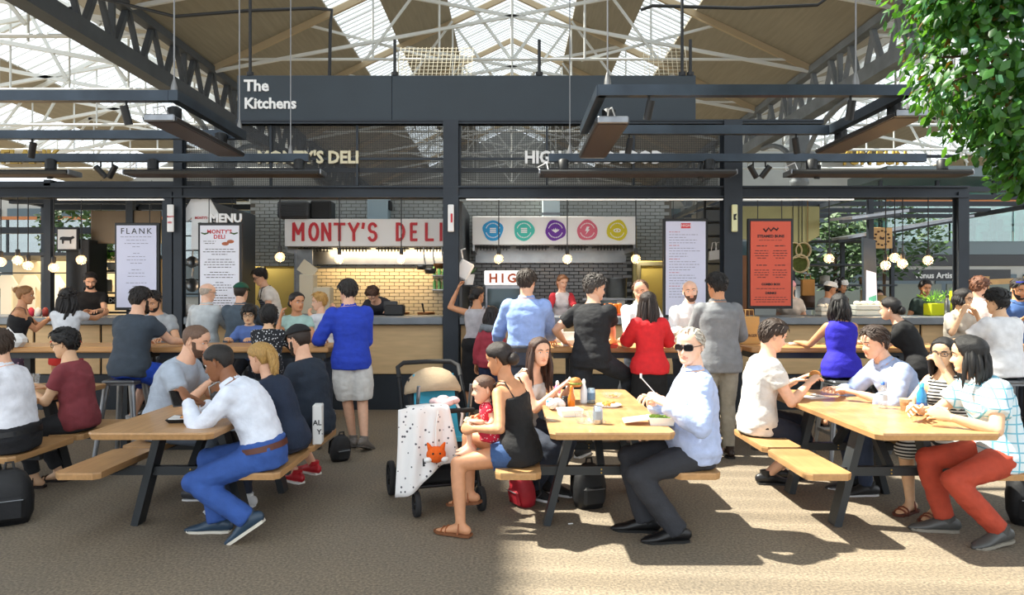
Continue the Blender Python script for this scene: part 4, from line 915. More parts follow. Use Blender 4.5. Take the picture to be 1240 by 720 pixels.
def stool(x, y, label, rz=0):
    if _first[0]: _first[0] = False; stool0.location = (x,y,0); stool0.rotation_euler = (0,0,rz); stool0['label'] = label; return stool0
    return copy_tree(stool0, (x,y,0), rz, label)
# ------------------------------------------------------------------ people: bodies grown as one skin, clothes and hair as children
def lerp(a, b, t): return a+(b-a)*t
def sstep(t): t = max(0, min(1, t)); return t*t*(3-2*t)
def interp(tab, x):
    if x <= tab[0][0]: return tab[0][1]
    for (x0,y0),(x1,y1) in zip(tab, tab[1:]):
        if x <= x1: return lerp(y0, y1, (x-x0)/(x1-x0))
    return tab[-1][1]
def ik(S, T, a, b, hint):
    d = T-S; L = min(max(d.length, abs(a-b)+.01), (a+b)*.998); u = d.normalized()
    x = (a*a-b*b+L*L)/(2*L); h = math.sqrt(max(a*a-x*x, 0)); p = hint-u*hint.dot(u)
    if p.length < 1e-4: p = u.orthogonal()
    return S+u*x+p.normalized()*h, S+u*L
# head profile tables (metres, adult): z -> front y, back y, half width
HF = [(-.116,.052),(-.11,.07),(-.098,.084),(-.085,.087),(-.072,.083),(-.06,.086),(-.045,.086),(-.03,.085),(0,.082),(.018,.09),(.05,.089),(.075,.077),(.095,.055),(.108,.03),(.114,.004)]
HB = [(-.116,.03),(-.105,.005),(-.09,-.012),(-.07,-.035),(-.05,-.06),(-.02,-.083),(.01,-.095),(.04,-.099),(.07,-.088),(.09,-.068),(.105,-.038),(.114,-.004)]
HW = [(-.116,.016),(-.108,.030),(-.095,.042),(-.075,.053),(-.05,.062),(-.02,.069),(.01,.0735),(.04,.0755),(.065,.071),(.085,.057),(.1,.038),(.11,.018),(.114,.004)]
def head_pt(a, z, feat=True):        # a: 0 = front, + to the person's right; returns point on head surface
    f, b, w = interp(HF, z), interp(HB, z), interp(HW, z)
    cy, ry = (f+b)/2, (f-b)/2; p = 2.35
    c, s = math.cos(a), math.sin(a)
    r = (abs(c)**p+abs(s)**p)**(-1/p)
    x, y = w*r*s, cy+ry*r*c
    if feat and c > .3:
        g = lambda mx, mz, sx, sz: math.exp(-((x-mx)/sx)**2-((z-mz)/sz)**2)
        nz = 0
        if -.052 < z < .02: nz = .025*sstep((.02-z)/.055)*(1 if z > -.036 else sstep((z+.052)/.016))
        y += nz*math.exp(-(x/(.008+.007*sstep((.0-z)/.035)))**2)
        for s_ in (-1,1): y -= .0085*g(s_*.031,.003,.017,.012); y += .004*g(s_*.03,.02,.02,.008); y += .005*g(s_*.04,-.03,.02,.02)
        y += .0045*g(0,-.058,.022,.006)+.0045*g(0,-.068,.018,.006)-.004*g(0,-.0625,.024,.0025)-.003*g(0,-.076,.02,.006)
    return Vector((x,y,z))
def head_grid(seg, rings, feat, off=None):
    zs = []
    for i in range(rings+1):
        t = i/rings; th = PI*t; zs.append(-.116+.23*(.5*(1-math.cos(th))*.45+t*.55))
    az = []
    for k in range(seg):
        u = k/seg*2-1; az.append(PI*(.55*u**3+.45*u) if feat else PI*u)
    return zs, az
def build_head(mb, lod):
    seg, rings = ((60,44),(40,28),(28,20))[lod]
    zs, az = head_grid(seg, rings, True); vs = [head_pt(a, z) for z in zs for a in az]; o = len(mb.v)
    fs = []; mi = []
    for i in range(len(zs)-1):
        for k in range(seg):
            k2 = (k+1)%seg; fs.append((i*seg+k, i*seg+k2, (i+1)*seg+k2, (i+1)*seg+k)[::-1])
            c = (vs[i*seg+k]+vs[(i+1)*seg+k2])/2
            mi.append(1 if abs(c.x) < .024 and c.y > .06 and -.074+abs(c.x)*.2 < c.z < -.053-abs(c.x)*.2 else 0)
    fs.append(tuple(range(seg))); mi.append(0); n = len(vs); fs.append(tuple(range(n-seg,n))[::-1]); mi.append(0)
    b0 = len(mb.f); mb.add(vs, fs, True)
    for j, m in enumerate(mi): mb.mi[b0+j] = m
    for s in (-1,1):
        mb.cur = 2; mb.ball((s*.031,.0705,.003),(.0135,.009,.0085),10,6)
        mb.cur = 3; mb.ball((s*.031,.0765,.003),(.0058,.004,.0062),8,4)
        mb.cur = 0; mb.tube([(s*.016,.081,.0105),(s*.031,.083,.0135),(s*.047,.075,.009)], [.0025,.0038,.0022], 5)
        mb.cur = 4; mb.tube([(s*.013,.0905,.021),(s*.03,.0905,.0275),(s*.052,.0745,.021)], [(.0022,.0032),(.0025,.0042),(.001,.002)], 5)
        mb.cur = 0
        pr = [(.004,-.028),(.013,-.03),(.02,-.012),(.025,.012),(.02,.028),(.006,.03),(-.002,.015),(-.002,-.01)]
        e = [Vector((s*(.0715+.011*(1 if y_ > .012 else .35)), -.012-y_*.9+.012, -.003+z_)) for y_, z_ in pr]; q = [Vector((s*.066, v.y, v.z)) for v in e]
        mb.add(q+e, [tuple(range(8)), tuple(range(8,16))[::-1]]+[(k,(k+1)%8,8+(k+1)%8,8+k) for k in range(8)], True)
def hair_cap(style, th, seed=0, lod=1):
    seg, rings = ((52,36),(40,28),(28,20))[lod]; mb = MB(); zs, az = head_grid(seg, rings, False); vs = []
    rough = {'short':.004,'curly':.012,'buzz':.0006,'long':.003,'pony':.002,'bob':.004,'bun':.002,'recede':.003,'messy':.009}.get(style,.003)
    for z in zs:
        for a in az:
            d = abs(a)*180/PI
            line = interp([(0,.072),(25,.07),(45,.056),(58,.02),(75,.012),(88,-.012),(100,.0),(112,-.03),(135,-.065),(180,-.075)], d)
            if style == 'recede': line = interp([(0,.1),(30,.105),(50,.09),(65,.03),(80,.012),(95,-.005),(112,-.03),(180,-.07)], d)
            if style == 'fringe': line = interp([(0,.032),(40,.03),(60,.0),(75,-.06),(180,-.09)], d)
            if style == 'bald_sides': line = interp([(0,.14),(60,.14),(70,.04),(90,.0),(112,-.03),(180,-.065)], d)
            if style in ('long','bob'): line = interp([(0,.075),(30,.07),(48,.045),(60,.0),(75,-.05),(90,-.08),(180,-.1)], d)
            m = sstep((z-line)/.018)
            if style == 'bald_sides': m *= sstep((.058-z)/.02)
            p = head_pt(a, z, False); n = Vector((p.x, p.y-.0, p.z*.9-.0)).normalized()
            nz = noise.noise(p*38+Vector((seed,0,0)))*rough + noise.noise(p*90+Vector((seed,3,0)))*rough*.6
            top = 1+.5*sstep((z-.04)/.06)*(1 if style in ('short','messy','curly','fringe') else 0)
            vs.append(p+n*(m*(th*top+nz)-(1-m)*.008))
    fs = [(i*seg+k, i*seg+(k+1)%seg, (i+1)*seg+(k+1)%seg, (i+1)*seg+k)[::-1] for i in range(len(zs)-1) for k in range(seg)]
    n = len(vs); fs += [tuple(range(seg)), tuple(range(n-seg,n))[::-1]]
    return mb.add(vs, fs, True)
def locks(mb, n, down, az0, az1, z0, L, rad, seed, wave=.012, out=.02, fwd=0):
    rnd = random.Random(seed)
    for k in range(n):
        a = lerp(az0, az1, (k+rnd.random()*.6)/n); z = z0+rnd.uniform(-.03,.03); p = head_pt(a, min(.1,max(-.1,z)), False)
        o = Vector((p.x,p.y,0)).normalized(); p = p+o*.008; Lk = L*rnd.uniform(.8,1.08); pts = [p-down*.02+o*-.01]
        ph = rnd.random()*6
        for q in range(1,7):
            t = q/6; pts.append(p+down*Lk*t+o*out*math.sin(min(1,t*1.6)*PI*.55)+Vector((math.sin(ph+t*7),math.cos(ph+t*6),0))*wave*t+Vector((0,fwd*t,0)))
        r = rad*rnd.uniform(.7,1.2); mb.tube(pts, [r*.7,r,r*1.05,r,r*.9,r*.7,r*.15], 6)
def tufts(mb, style, th, seed, n):
    rnd = random.Random(seed*7+1); k = 0
    lines = {'recede':[(0,.1),(30,.105),(50,.09),(65,.035),(80,.02),(112,-.02),(180,-.06)],'fringe':[(0,.04),(40,.035),(60,.01),(75,-.04),(180,-.08)]}.get(style, [(0,.078),(25,.075),(45,.062),(58,.03),(75,.02),(88,.0),(112,-.02),(135,-.055),(180,-.062)])
    while k < n:
        a = rnd.uniform(-PI,PI); z = -.08+.19*rnd.random()**.7
        if z < interp(lines, abs(a)*180/PI): n -= .2; continue
        p = head_pt(a, z, False); nn = Vector((p.x,p.y,p.z*.9)).normalized(); top = 1+.5*sstep((z-.04)/.06)*(1 if style in ('short','messy','curly','fringe') else 0)
        flow = Vector((p.x*3, -.5 if z < .09 else .3, -.9 if z < .08 else 0)); 
        if style == 'messy': flow += Vector((rnd.gauss(0,.7),rnd.gauss(0,.7),rnd.gauss(0,.5)))
        else: flow += Vector((rnd.gauss(0,.25),rnd.gauss(0,.25),rnd.gauss(0,.2)))
        if style == 'fringe' and abs(a) < 1.2: flow = Vector((rnd.gauss(0,.15),.3,-1))
        d = (flow-nn*flow.dot(nn)).normalized(); q = p+nn*(th*top-.003); lift = .006 if style == 'messy' else .002; L = rnd.uniform(.8,1.3)
        mb.tube([q-d*.012*L, q+d*.014*L+nn*lift*1.3, q+d*.036*L+nn*(lift*.6-.004)], [(.006,.003),(.008,.0045),(.002,.0015)], 5, up=nn); k += 1
def hand_mesh(mb, M, side, curl=.5, spread=.12, cur=0):
    # local: y along the fingers, x across (thumb at -x*side), z = back of hand
    mb.cur = cur; s = side
    def P(*v): return M @ Vector(v)
    up = (M.to_3x3() @ Vector((0,0,1)))
    mb.tube([P(0,-.035,0),P(0,.0,0),P(0,.03,0),P(0,.06,0),P(0,.088,0)], [(.024,.02),(.029,.017),(.038,.016),(.041,.015),(.036,.011)], 10, True, up=up)
    for i in range(4):
        x = s*(-.029+i*.0195); L = (.072,.08,.075,.058)[i]; an = 0; p = Vector((x,.08 if i < 3 else .074,0)); pts = [P(*p)]
        for q in range(3):
            an -= curl*(.55,.75,.55)[q]*1.2; st = L*(.45,.31,.24)[q]
            p = p+Vector((s*spread*(i-1.5)*.12*st/.03*.3, math.cos(an)*st, math.sin(an)*st)); pts.append(P(*p))
        mb.tube(pts, [.0092,.0088,.0080,.0065], 7, True, up=up)
    th = [Vector((-s*.026,.012,-.004)), Vector((-s*.05,.038,-.014)), Vector((-s*.055,.066,-.022-curl*.01)), Vector((-s*(.053-curl*.02),.09,-.03-curl*.012))]
    mb.tube([P(*v) for v in th], [.014,.0115,.0095,.007], 7, True, up=up)
SKINS = {'light':'e3b294','fair':'edc0a4','tan':'c98f68','brown':'8a5a3c','olive':'d3a07c','asian':'dfb48e'}
def skin_mat(k):
    c = hexc(SKINS[k]); m = mat('skin_'+k, c, .5, 0, .06, 30)
    b = m.node_tree.nodes['Principled BSDF']; b.inputs['Subsurface Weight'].default_value = .0
    return m
def hairm(h): return mat('hair_'+h, hexc(h), .5, 0, .35, 30, .5, 60, stretch=(6,6,1.2))
PENDING = []        # (object, modifiers evaluated together at the end)
def grow(name, mb, mats, parent, voxel, smooth=4, wr=0, seed=0, extra=None, parent_fix=None):
    o = obj(name, mb.mesh(name, mats), parent)
    r = o.modifiers.new('remesh', 'REMESH'); r.mode = 'VOXEL'; r.voxel_size = voxel; r.use_smooth_shade = True
    if smooth: s = o.modifiers.new('smooth', 'SMOOTH'); s.factor = .5; s.iterations = smooth
    PENDING.append((o, wr, seed, extra)); return o
def finish_people():
    bpy.context.view_layer.update(); dg = bpy.context.evaluated_depsgraph_get()
    for o, wr, seed, extra in PENDING:
        me = bpy.data.meshes.new_from_object(o.evaluated_get(dg)); old = o.data
        if extra is not None:
            n = len(me.vertices); co = [0]*(3*n); me.vertices.foreach_get('co', co)
            mb = MB(); mb.v = [tuple(co[i*3:i*3+3]) for i in range(n)]; mb.f = [tuple(p.vertices) for p in me.polygons]; mb.sm = [True]*len(mb.f); mb.mi = [0]*len(mb.f)
            b = len(mb.v); mb.v += extra.v; mb.f += [tuple(i+b for i in f) for f in extra.f]; mb.sm += extra.sm; mb.mi += extra.mi
            ms = list(old.materials); me2 = mb.mesh(o.name, ms); bpy.data.meshes.remove(me); me = me2
        elif wr:
            off = Vector((seed*3.7,seed*1.3,0)); n = len(me.vertices); co = [0.0]*(3*n); no = [0.0]*(3*n)
            me.vertices.foreach_get('co', co); me.vertex_normals.foreach_get('vector', no)
            for i in range(0, 3*n, 3):
                q = Vector((co[i]*9,co[i+1]*9,co[i+2]*17))+off; d = noise.noise(q)*wr+(.5-abs(noise.noise(q*1.9)))*wr*.8
                co[i] += no[i]*d; co[i+1] += no[i+1]*d; co[i+2] += no[i+2]*d
            me.vertices.foreach_set('co', co); me.update()
        me.polygons.foreach_set('use_smooth', [True]*len(me.polygons))
        o.modifiers.clear(); o.data = me
        if not me.materials:
            for m in old.materials: me.materials.append(m)
PN = [0]
def person(label, x, y, rz, H=1.75, pelvis=None, lean=(0,0), side=0, twist=0, female=False, fat=0, head=(0,0,0), hands=(None,None), elbow=(None,None),
           feet=(None,None), foot_yaw=(0,0), foot_pitch=(0,0), knee=(None,None), skin='light', hair=('short','2a1d14',.012), shirt=None, pants=None, skirt=None, shoes=None,
           grip=(.5,.5), palm=(None,None), lod=1, beard=None, glasses=None, cap=None, hairlen=.3, extras=None, hand_roll=(0,0), z0=0, cat='person', group=None, legs=True, bust=None, headscale=1, hw=(None,None), ftw=(None,None)):
    """local frame: x = the person's right, y = the way they face, z up, origin on the floor under the hips."""
    PN[0] += 1; seed = PN[0]; k = H/1.75
    t = thing('person', label, cat, (x,y,z0), R(rz), group)
    Wl = Matrix.Rotation(-R(rz),4,'Z'); loc_ = lambda p: tuple(Wl @ (Vector(p)-Vector((x,y,z0))))
    hands = tuple(loc_(q) if q else hands[i] for i, q in enumerate(hw)); feet = tuple(loc_(q) if q else feet[i] for i, q in enumerate(ftw))
    vox = (.0115,.016,.021)[lod]
    sit = pelvis is not None; hz = pelvis if sit else .93*k
    hip = Vector((0,0,hz)); a0, a1 = R(lean[0]), R(lean[1]); bside = R(side)
    fw = .92 if female else 1
    # spine
    def ang(s): return lerp(a0, a1, sstep((s+.02)/.42))
    cache = {}
    def spine(s):
        s0 = s; n = 14; p = hip.copy()
        st = s*k/n
        for i in range(n):
            u = s*(i+.5)/n; a = ang(u); b = bside*sstep((u+.05)/.3); p += Vector((math.sin(b), math.sin(a)*math.cos(b), math.cos(a)*math.cos(b)))*st
        a = ang(s); b = bside*sstep((s+.05)/.3); d = Vector((math.sin(b), math.sin(a)*math.cos(b), math.cos(a)*math.cos(b)))
        tw = R(twist)*sstep(s/.4); r = Vector((math.cos(tw), math.sin(tw), 0)); r = (r-d*r.dot(d)).normalized(); return p, r, d.cross(r)*-1 if False else r.cross(d)*-1, d
    if female: SEC = [(-.10,.10,.085),(-.05,.155,.112),(.0,.172,.118),(.07,.158,.106),(.16,.122,.088),(.25,.132,.098),(.34,.148,.112),(.42,.145,.098),(.455,.118,.078),(.485,.08,.062),(.515,.055,.052),(.55,.046,.05)]
    else: SEC = [(-.10,.11,.085),(-.05,.155,.11),(.0,.168,.115),(.07,.158,.11),(.16,.148,.105),(.25,.158,.112),(.34,.172,.120),(.42,.168,.108),(.455,.140,.088),(.485,.098,.07),(.515,.068,.06),(.55,.056,.056)]
    def belly(s): return fat*math.exp(-((s-.12)/.13)**2)
    def torso(mb, infl0=0, smin=-.10, smax=.55, hemflare=0, low=0):
        rings = []; infl = infl0; N = 20; ss = sorted(set([smin,smax]+[q[0] for q in SEC if smin < q[0] < smax]))
        for s in ss:
            infl = infl0+low*sstep((.13-s)/.1)
            rx = interp([(q[0],q[1]) for q in SEC], s)*k+infl; ry = interp([(q[0],q[2]) for q in SEC], s)*k+infl
            if s < 0: rx = max(rx, (.15*k+infl) if infl else rx); ry = max(ry, (.108*k+infl) if infl else ry); rx += hemflare; ry += hemflare
            p, r, f, d = spine(s); bl = belly(s); rx += bl*.5; ry += bl*.6; p = p+f*bl*.5
            if female and bust is not False: p = p+f*.012*math.exp(-((s-.33)/.05)**2)
            rings.append([p+r*(rx*math.copysign(abs(math.cos(2*PI*i/N))**.85, math.cos(2*PI*i/N)))+f*(ry*math.copysign(abs(math.sin(2*PI*i/N))**.85, math.sin(2*PI*i/N))) for i in range(N)])
        vs = [v for r_ in rings for v in r_]; m = len(rings)
        mb.add(vs, [(i*N+j, i*N+(j+1)%N, (i+1)*N+(j+1)%N, (i+1)*N+j) for i in range(m-1) for j in range(N)]+[tuple(range(N))[::-1], tuple(range((m-1)*N, m*N))])
        infl = infl0
        if female and bust is not False and smin < .3 < smax:
            for s_ in (-1,1):
                p, r, f, d = spine(.325); mb.ball(p+r*s_*.065*k+f*(.088*k+infl*.6), (.058*k+infl*.5,.05*k+infl*.5,.058*k+infl*.5), 10, 8)
    # arms
    pc, rc, fc, dc = spine(.435); sh_w = (.165 if female else .192)*k; A = {}
    UA, FA = .285*k, .255*k
    for i, s in enumerate((-1,1)):
        S = pc+rc*s*(sh_w-.035*k)-dc*.01*k; hd = hands[i]
        T = Vector(hd) if hd else S+rc*s*.10+Vector((0,.02,-1))*(UA+FA)*.95
        hint = Vector(elbow[i]) if elbow[i] else rc*s*.5-fc*.5+Vector((0,0,-1))
        E, W = ik(S, T, UA, FA, hint); A[s] = (S, E, W)
    # legs
    Lg = {}; TH, SHN = .425*k, .405*k
    for i, s in enumerate((-1,1)):
        p, r, f, d = spine(0); Hp = p+r*s*.088*k-d*.02*k
        ft = feet[i] if feet[i] else (s*.1, (.4 if sit else .0), .08)
        hint = Vector(knee[i]) if knee[i] else Vector((s*.1, 1, .35 if sit else 0))
        K, An = ik(Hp, Vector(ft), TH, SHN, hint); Lg[s] = (Hp, K, An)
    def limb(mb, a, b, c, r, infl=0, upto=2.0, start=0, flare=0, loose=0):
        path = [(0,a),(1,b),(2,c)]
        def at(u): return a.lerp(b,u) if u <= 1 else b.lerp(c,u-1)
        us = [u for u in (0,.3,.6,.85,1,1.15,1.4,1.7,2) if start <= u < upto-.03]+[upto]
        mb.tube([at(u) for u in us], [interp(r,u)*k+infl+(flare*max(0,(u-1)))+loose*min(1,u/.6) for u in us], 12, False)
        mb.ball(at(start), interp(r,start)*k+infl, 12, 8)
        if upto > 1.02: mb.ball(b, interp(r,1)*k+infl+loose, 12, 8)
    AR = [(0,.054*fw),(.3,.049*fw),(.6,.045*fw),(1,.040*fw),(1.3,.041*fw),(1.7,.032*fw),(2,.026*fw)]
    LR = [(0,.086),(.3,.083),(.6,.072),(1,.056),(1.3,.056),(1.6,.046),(2,.036)]
    body = MB(); torso(body)
    pn, rn, fn, dn = spine(.5); ptop = spine(.55)[0]
    hy, hp, hr = (R(q) for q in head)
    # head centre in front of and above the neck
    ca = ang(.55)*.6; HM0 = Vector((math.sin(bside)*.6, math.sin(ca), math.cos(ca)))
    hc = ptop+HM0.normalized()*.106*k*headscale+Vector((0,.018*k,0))
    tw = R(twist)
    HR = Matrix.Rotation(tw*.6-hy,4,'Z') @ Matrix.Rotation(hp,4,'X') @ Matrix.Rotation(hr,4,'Y')
    hs = (1.03 if not female else .98)*(.35+.65*k)*headscale; HM = Matrix.Translation(hc) @ HR @ Matrix.Scale(hs,4)
    body.tube([pn, ptop, HM @ Vector((0,-.022,-.06)), HM @ Vector((0,-.015,-.01))], [.068*k*fw,.058*k*fw,.054*k*fw,.05*k*fw], 12)
    for s in (-1,1):
        S, E, W = A[s]; limb(body, S, E, W, AR)
        if legs:
            Hp, K, An = Lg[s]; limb(body, Hp, K, An, LR)
    ex = MB(); hb = MB(); build_head(hb, lod); o0 = len(ex.v); ex.v += [tuple(HM @ Vector(v)) for v in hb.v]; ex.f += hb.f; ex.sm += hb.sm; ex.mi += hb.mi
    for i, s in enumerate((-1,1)):
        S, E, W = A[s]; d = (W-E).normalized()
        pal = Vector(palm[i]) if palm[i] else None
        if pal is None: pal = (Vector((0,0,-1)) if hands[i] and W.z < pc.z-.05 and abs(d.z) < .75 else rc*-s)
        zb = -(pal-d*pal.dot(d)).normalized(); xb = d.cross(zb).normalized()
        M = Matrix.Translation(W) @ Matrix((xb, d, zb)).transposed().to_4x4() @ Matrix.Rotation(R(hand_roll[i]),4,'Y') @ Matrix.Scale(k*(.93 if female else 1),4)
        hand_mesh(ex, M, s, grip[i])
    if legs and not (shoes and shoes[0] != 'sandal'):
        pass
    feetM = {}
    for i, s in enumerate((-1,1)):
        Hp, K, An = Lg[s]; yaw = R(foot_yaw[i]); M = Matrix.Translation(An) @ Matrix.Rotation(-yaw,4,'Z') @ Matrix.Rotation(R(foot_pitch[i]),4,'X') @ Matrix.Scale(k,4); feetM[s] = M
        if legs: body.tube([M @ Vector(v) for v in ((0,-.045,-.04),(0,.0,-.03),(0,.06,-.045),(0,.12,-.058),(0,.165,-.064))], [(.032,.036),(.036,.042),(.038,.03),(.042,.018),(.034,.012)], 10, True, up=(M.to_3x3() @ Vector((0,0,1))))
    sm = skin_mat(skin)
    hm = hairm(hair[1]) if hair else hairm('3a2a1e')
    lip = mat('lip_'+skin, tuple(c*f for c, f in zip(hexc(SKINS[skin]), (.80,.58,.58))), .4); ew = mat('eye_white', (.75,.72,.70), .3); ei = mat('eye_iris', (.03,.02,.015), .2)
    grow('body', body, [sm, lip, ew, ei, hm], t, vox, 5, extra=ex)
    # hair
    down = (HR.inverted() @ Vector((0,0,-1))).to_3d() if False else (HR.to_3x3().inverted() @ Vector((0,0,-1)))
    if hair:
        st, hcol, th = hair[:3]; h = hair_cap('buzz' if cap and st == 'short' else st, .004 if cap else th, seed, lod)
        if st in ('short','messy','recede','fringe') and not cap: tufts(h, st, th, seed, (150,110,60)[lod])
        if st == 'long':
            locks(h, 26, down, R(62), R(298), .0, hairlen, .017, seed); locks(h, 16, down, R(100), R(260), -.03, hairlen*.9, .018, seed+5, out=.008)
        if st == 'bob': locks(h, 26, down, R(62), R(298), .0, hairlen, .016, seed, .006, .012)
        if st in ('curly',):
            rnd = random.Random(seed)
            for q in range(46):
                a = R(rnd.uniform(50,310)); z = rnd.uniform(-.09,.11); p = head_pt(a, min(z,.11), False); n_ = Vector((p.x,p.y,p.z)).normalized(); h.ball(p+n_*.014, rnd.uniform(.018,.028), 7, 5)
            if hairlen > .1: locks(h, 34, down, R(60), R(300), -.01, hairlen, .02, seed, .03, .04)
        if st == 'bun': h.ball((0,-.10,.055),(.045,.04,.042),12,8)
        if st == 'pony': locks(h, 12, down, R(165), R(195), .03, hairlen, .018, seed, .012, .045); h.ball((0,-.115,.03),.024,8,6)
        if st == 'lowbun': h.ball((0,-.105,-.03),(.055,.045,.048),12,8)
        h.v = [tuple(HM @ Vector(v)) for v in h.v]; h.build('hair', hm, t)
    if beard:
        bm_ = MB(); seg, rings = 48, 36; zs, az = head_grid(seg, rings, False); vs = []
        for z in zs:
            for a in az:
                d = abs(a)*180/PI; p = head_pt(a, z, True)
                m = max(sstep((-.042-z)/.012)*sstep((98-d)/12), sstep((.004-z)/.01)*sstep((d-60)/8)*sstep((90-d)/8))
                if abs(p.x) < .02 and -.071 < z < -.055: m = 0
                n = Vector((p.x, p.y, min(p.z,0)*.3)).normalized(); vs.append(HM @ (p+n*(beard[1]*m-.005*(1-m))))
        fs = [(i*seg+q, i*seg+(q+1)%seg, (i+1)*seg+(q+1)%seg, (i+1)*seg+q)[::-1] for i in range(len(zs)-1) for q in range(seg)]; bm_.add(vs, fs, True).build('beard', hairm(beard[0]), t)
    if glasses:
        g = MB(); lens = MB()
        for s in (-1,1):
            c = Vector((s*.033,.096,.004)); gx, gz, pw = (.029,.0195,.55) if glasses == 'sun' else (.025,.018,.9); cs = lambda q: math.copysign(abs(math.cos(q))**pw, math.cos(q)); sn = lambda q: math.copysign(abs(math.sin(q))**pw, math.sin(q)); ring = [(s*.033+gx*cs(q), .097-abs(s*.033+gx*cs(q))*.22, .002+gz*sn(q)) for q in [2*PI*j/10 for j in range(11)]]
            g.tube([HM @ Vector(v) for v in ring], .0022*(1 if glasses != 'sun' else 1.3), 5, cap=False); lens.add([HM @ Vector(v) for v in ring[:-1]], [tuple(range(10))])
            g.tube([HM @ Vector(v) for v in ((s*.057,.084,.006),(s*.077,.03,.006),(s*.078,-.02,.004))], .0022, 5)
        g.tube([HM @ Vector(v) for v in ((-.009,.096,.006),(.009,.096,.006))], .002, 5)
        go = g.build('glasses', mat('specs_black', (.015,.015,.018), .3), t)
        lens.build('lens', mat('sun_lens', (.01,.01,.012), .08) if glasses == 'sun' else glassmat('spec_lens', (.96,.97,.97), .08), go)
    if cap:
        cm = cmat(hexc(cap[1])); c = MB(); seg = 26; vs = []; zl = [.045,.06,.075,.09,.104,.114]
        if cap[0] == 'cap':
            for z in zl:
                for j in range(seg): p = head_pt(2*PI*j/seg, z, False); n = Vector((p.x,p.y,p.z*.6)).normalized(); vs.append(HM @ (p+n*.014+Vector((0,0,.006))))
            c.add(vs, [(i*seg+j, i*seg+(j+1)%seg, (i+1)*seg+(j+1)%seg, (i+1)*seg+j)[::-1] for i in range(len(zl)-1) for j in range(seg)]+[tuple(range((len(zl)-1)*seg,len(zl)*seg))[::-1]], True)
            co = c.build('cap', cm, t); br = MB(); pts = []
            for j in range(9):
                a = R(-62+124*j/8); p = head_pt(a, .05, False); pts.append((p+Vector((p.x,p.y,0)).normalized()*.01, p+Vector((p.x*.2,.075*math.cos(a),-.014-.004*abs(j-4)))))
            vv = [HM @ q for pr in pts for q in pr]; vv += [HM @ (q+Vector((0,0,.006))) for pr in pts for q in pr]
            br.add(vv, [(2*j,2*j+1,2*j+3,2*j+2) for j in range(8)]+[(18+2*j,18+2*j+2,18+2*j+3,18+2*j+1) for j in range(8)]+[(2*j+1,18+2*j+1,18+2*j+3,2*j+3) for j in range(8)]); br.build('cap_peak', cm, co)
        else:       # cook's band cap
            for z, o_ in ((.03,.012),(.06,.02),(.085,.02),(.11,.016)):
                for j in range(seg): p = head_pt(2*PI*j/seg, min(z,.09), False); n = Vector((p.x,p.y,0)).normalized(); q = p+n*o_; q.z = z; vs.append(HM @ q)
            c.add(vs, [(i*seg+j, i*seg+(j+1)%seg, (i+1)*seg+(j+1)%seg, (i+1)*seg+j)[::-1] for i in range(3) for j in range(seg)]+([tuple(range(3*seg,4*seg))[::-1]] if cap[0] == 'cook' else []), True); c.build('cap', cm, t)
    # clothes
    tucked = bool(shirt) and shirt.get('hem', -.06) >= 0
    if shirt:
        d = dict(sleeve=.55, hem=-.06, infl=.014, flare=0, top=.50, collar=None, wr=.0085, sleeve_m=None, loose=.0); d.update(shirt); sb = MB()
        m = d['m'] if not isinstance(d['m'], str) else cmat(hexc(d['m']))
        torso(sb, d['infl'], d['hem'], d['top'], d['flare'], .018 if d['hem'] < 0 else 0)
        if d['sleeve'] > 0:
            for s in (-1,1):
                S, E, W = A[s]; tgt = sb if not d['sleeve_m'] else MB(); limb(tgt, S, E, W, AR, d['infl']+d['loose'], d['sleeve'])
                if d['sleeve_m']: grow('sleeve', tgt, cmat(hexc(d['sleeve_m'])), t, vox, 3, d['wr'], seed+9)
        so = grow('shirt', sb, m, t, vox, 4, d['wr'], seed)
        if d['sleeve'] == 0 and d['top'] < .47:       # straps
            for s in (-1,1):
                for q in (1,-1):
                    st = MB()
                    p, r, f, dd = spine(d['top']-.03); p2, r2, f2, d2 = spine(.475)
                    st.tube([p+r*s*.085*k+f*q*(.098*k), p2+r2*s*.09*k+f2*q*.05*k+d2*.015, p2+r2*s*.09*k+d2*.03*k], [(.009,.004)]*3, 6); st.build('strap', m, so)
        if d['collar']:
            c = MB(); N = 18; rows = []; p, r, f, dd = spine(.495)
            for h_, rr in ((-.012,.082),(.022,.070),(.042,.064),(.04,.071),(.012,.083)):
                rows.append([p+r*rr*k*math.cos(2*PI*j/N)+f*(rr*.95*k*math.sin(2*PI*j/N)+.012)+dd*(h_*k-(.02*k if math.sin(2*PI*j/N) > .85 else 0)) for j in range(N)])
            c.add([v for r_ in rows for v in r_], [(i*N+j,i*N+(j+1)%N,(i+1)*N+(j+1)%N,(i+1)*N+j) for i in range(4) for j in range(N)], True)
            c.build('collar', m if d['collar'] is True else cmat(hexc(d['collar'])), so)
        if d.get('buttons'):
            b = MB()
            for q in range(6): p, r, f, dd = spine(.42-q*.075); b.ball(p+f*((interp([(u[0],u[2]) for u in SEC], .42-q*.075)*k)+d['infl']+belly(.42-q*.075)*1.1), .006, 6, 4)
            tag(b.build('buttons', M_white, so), kind='stuff')
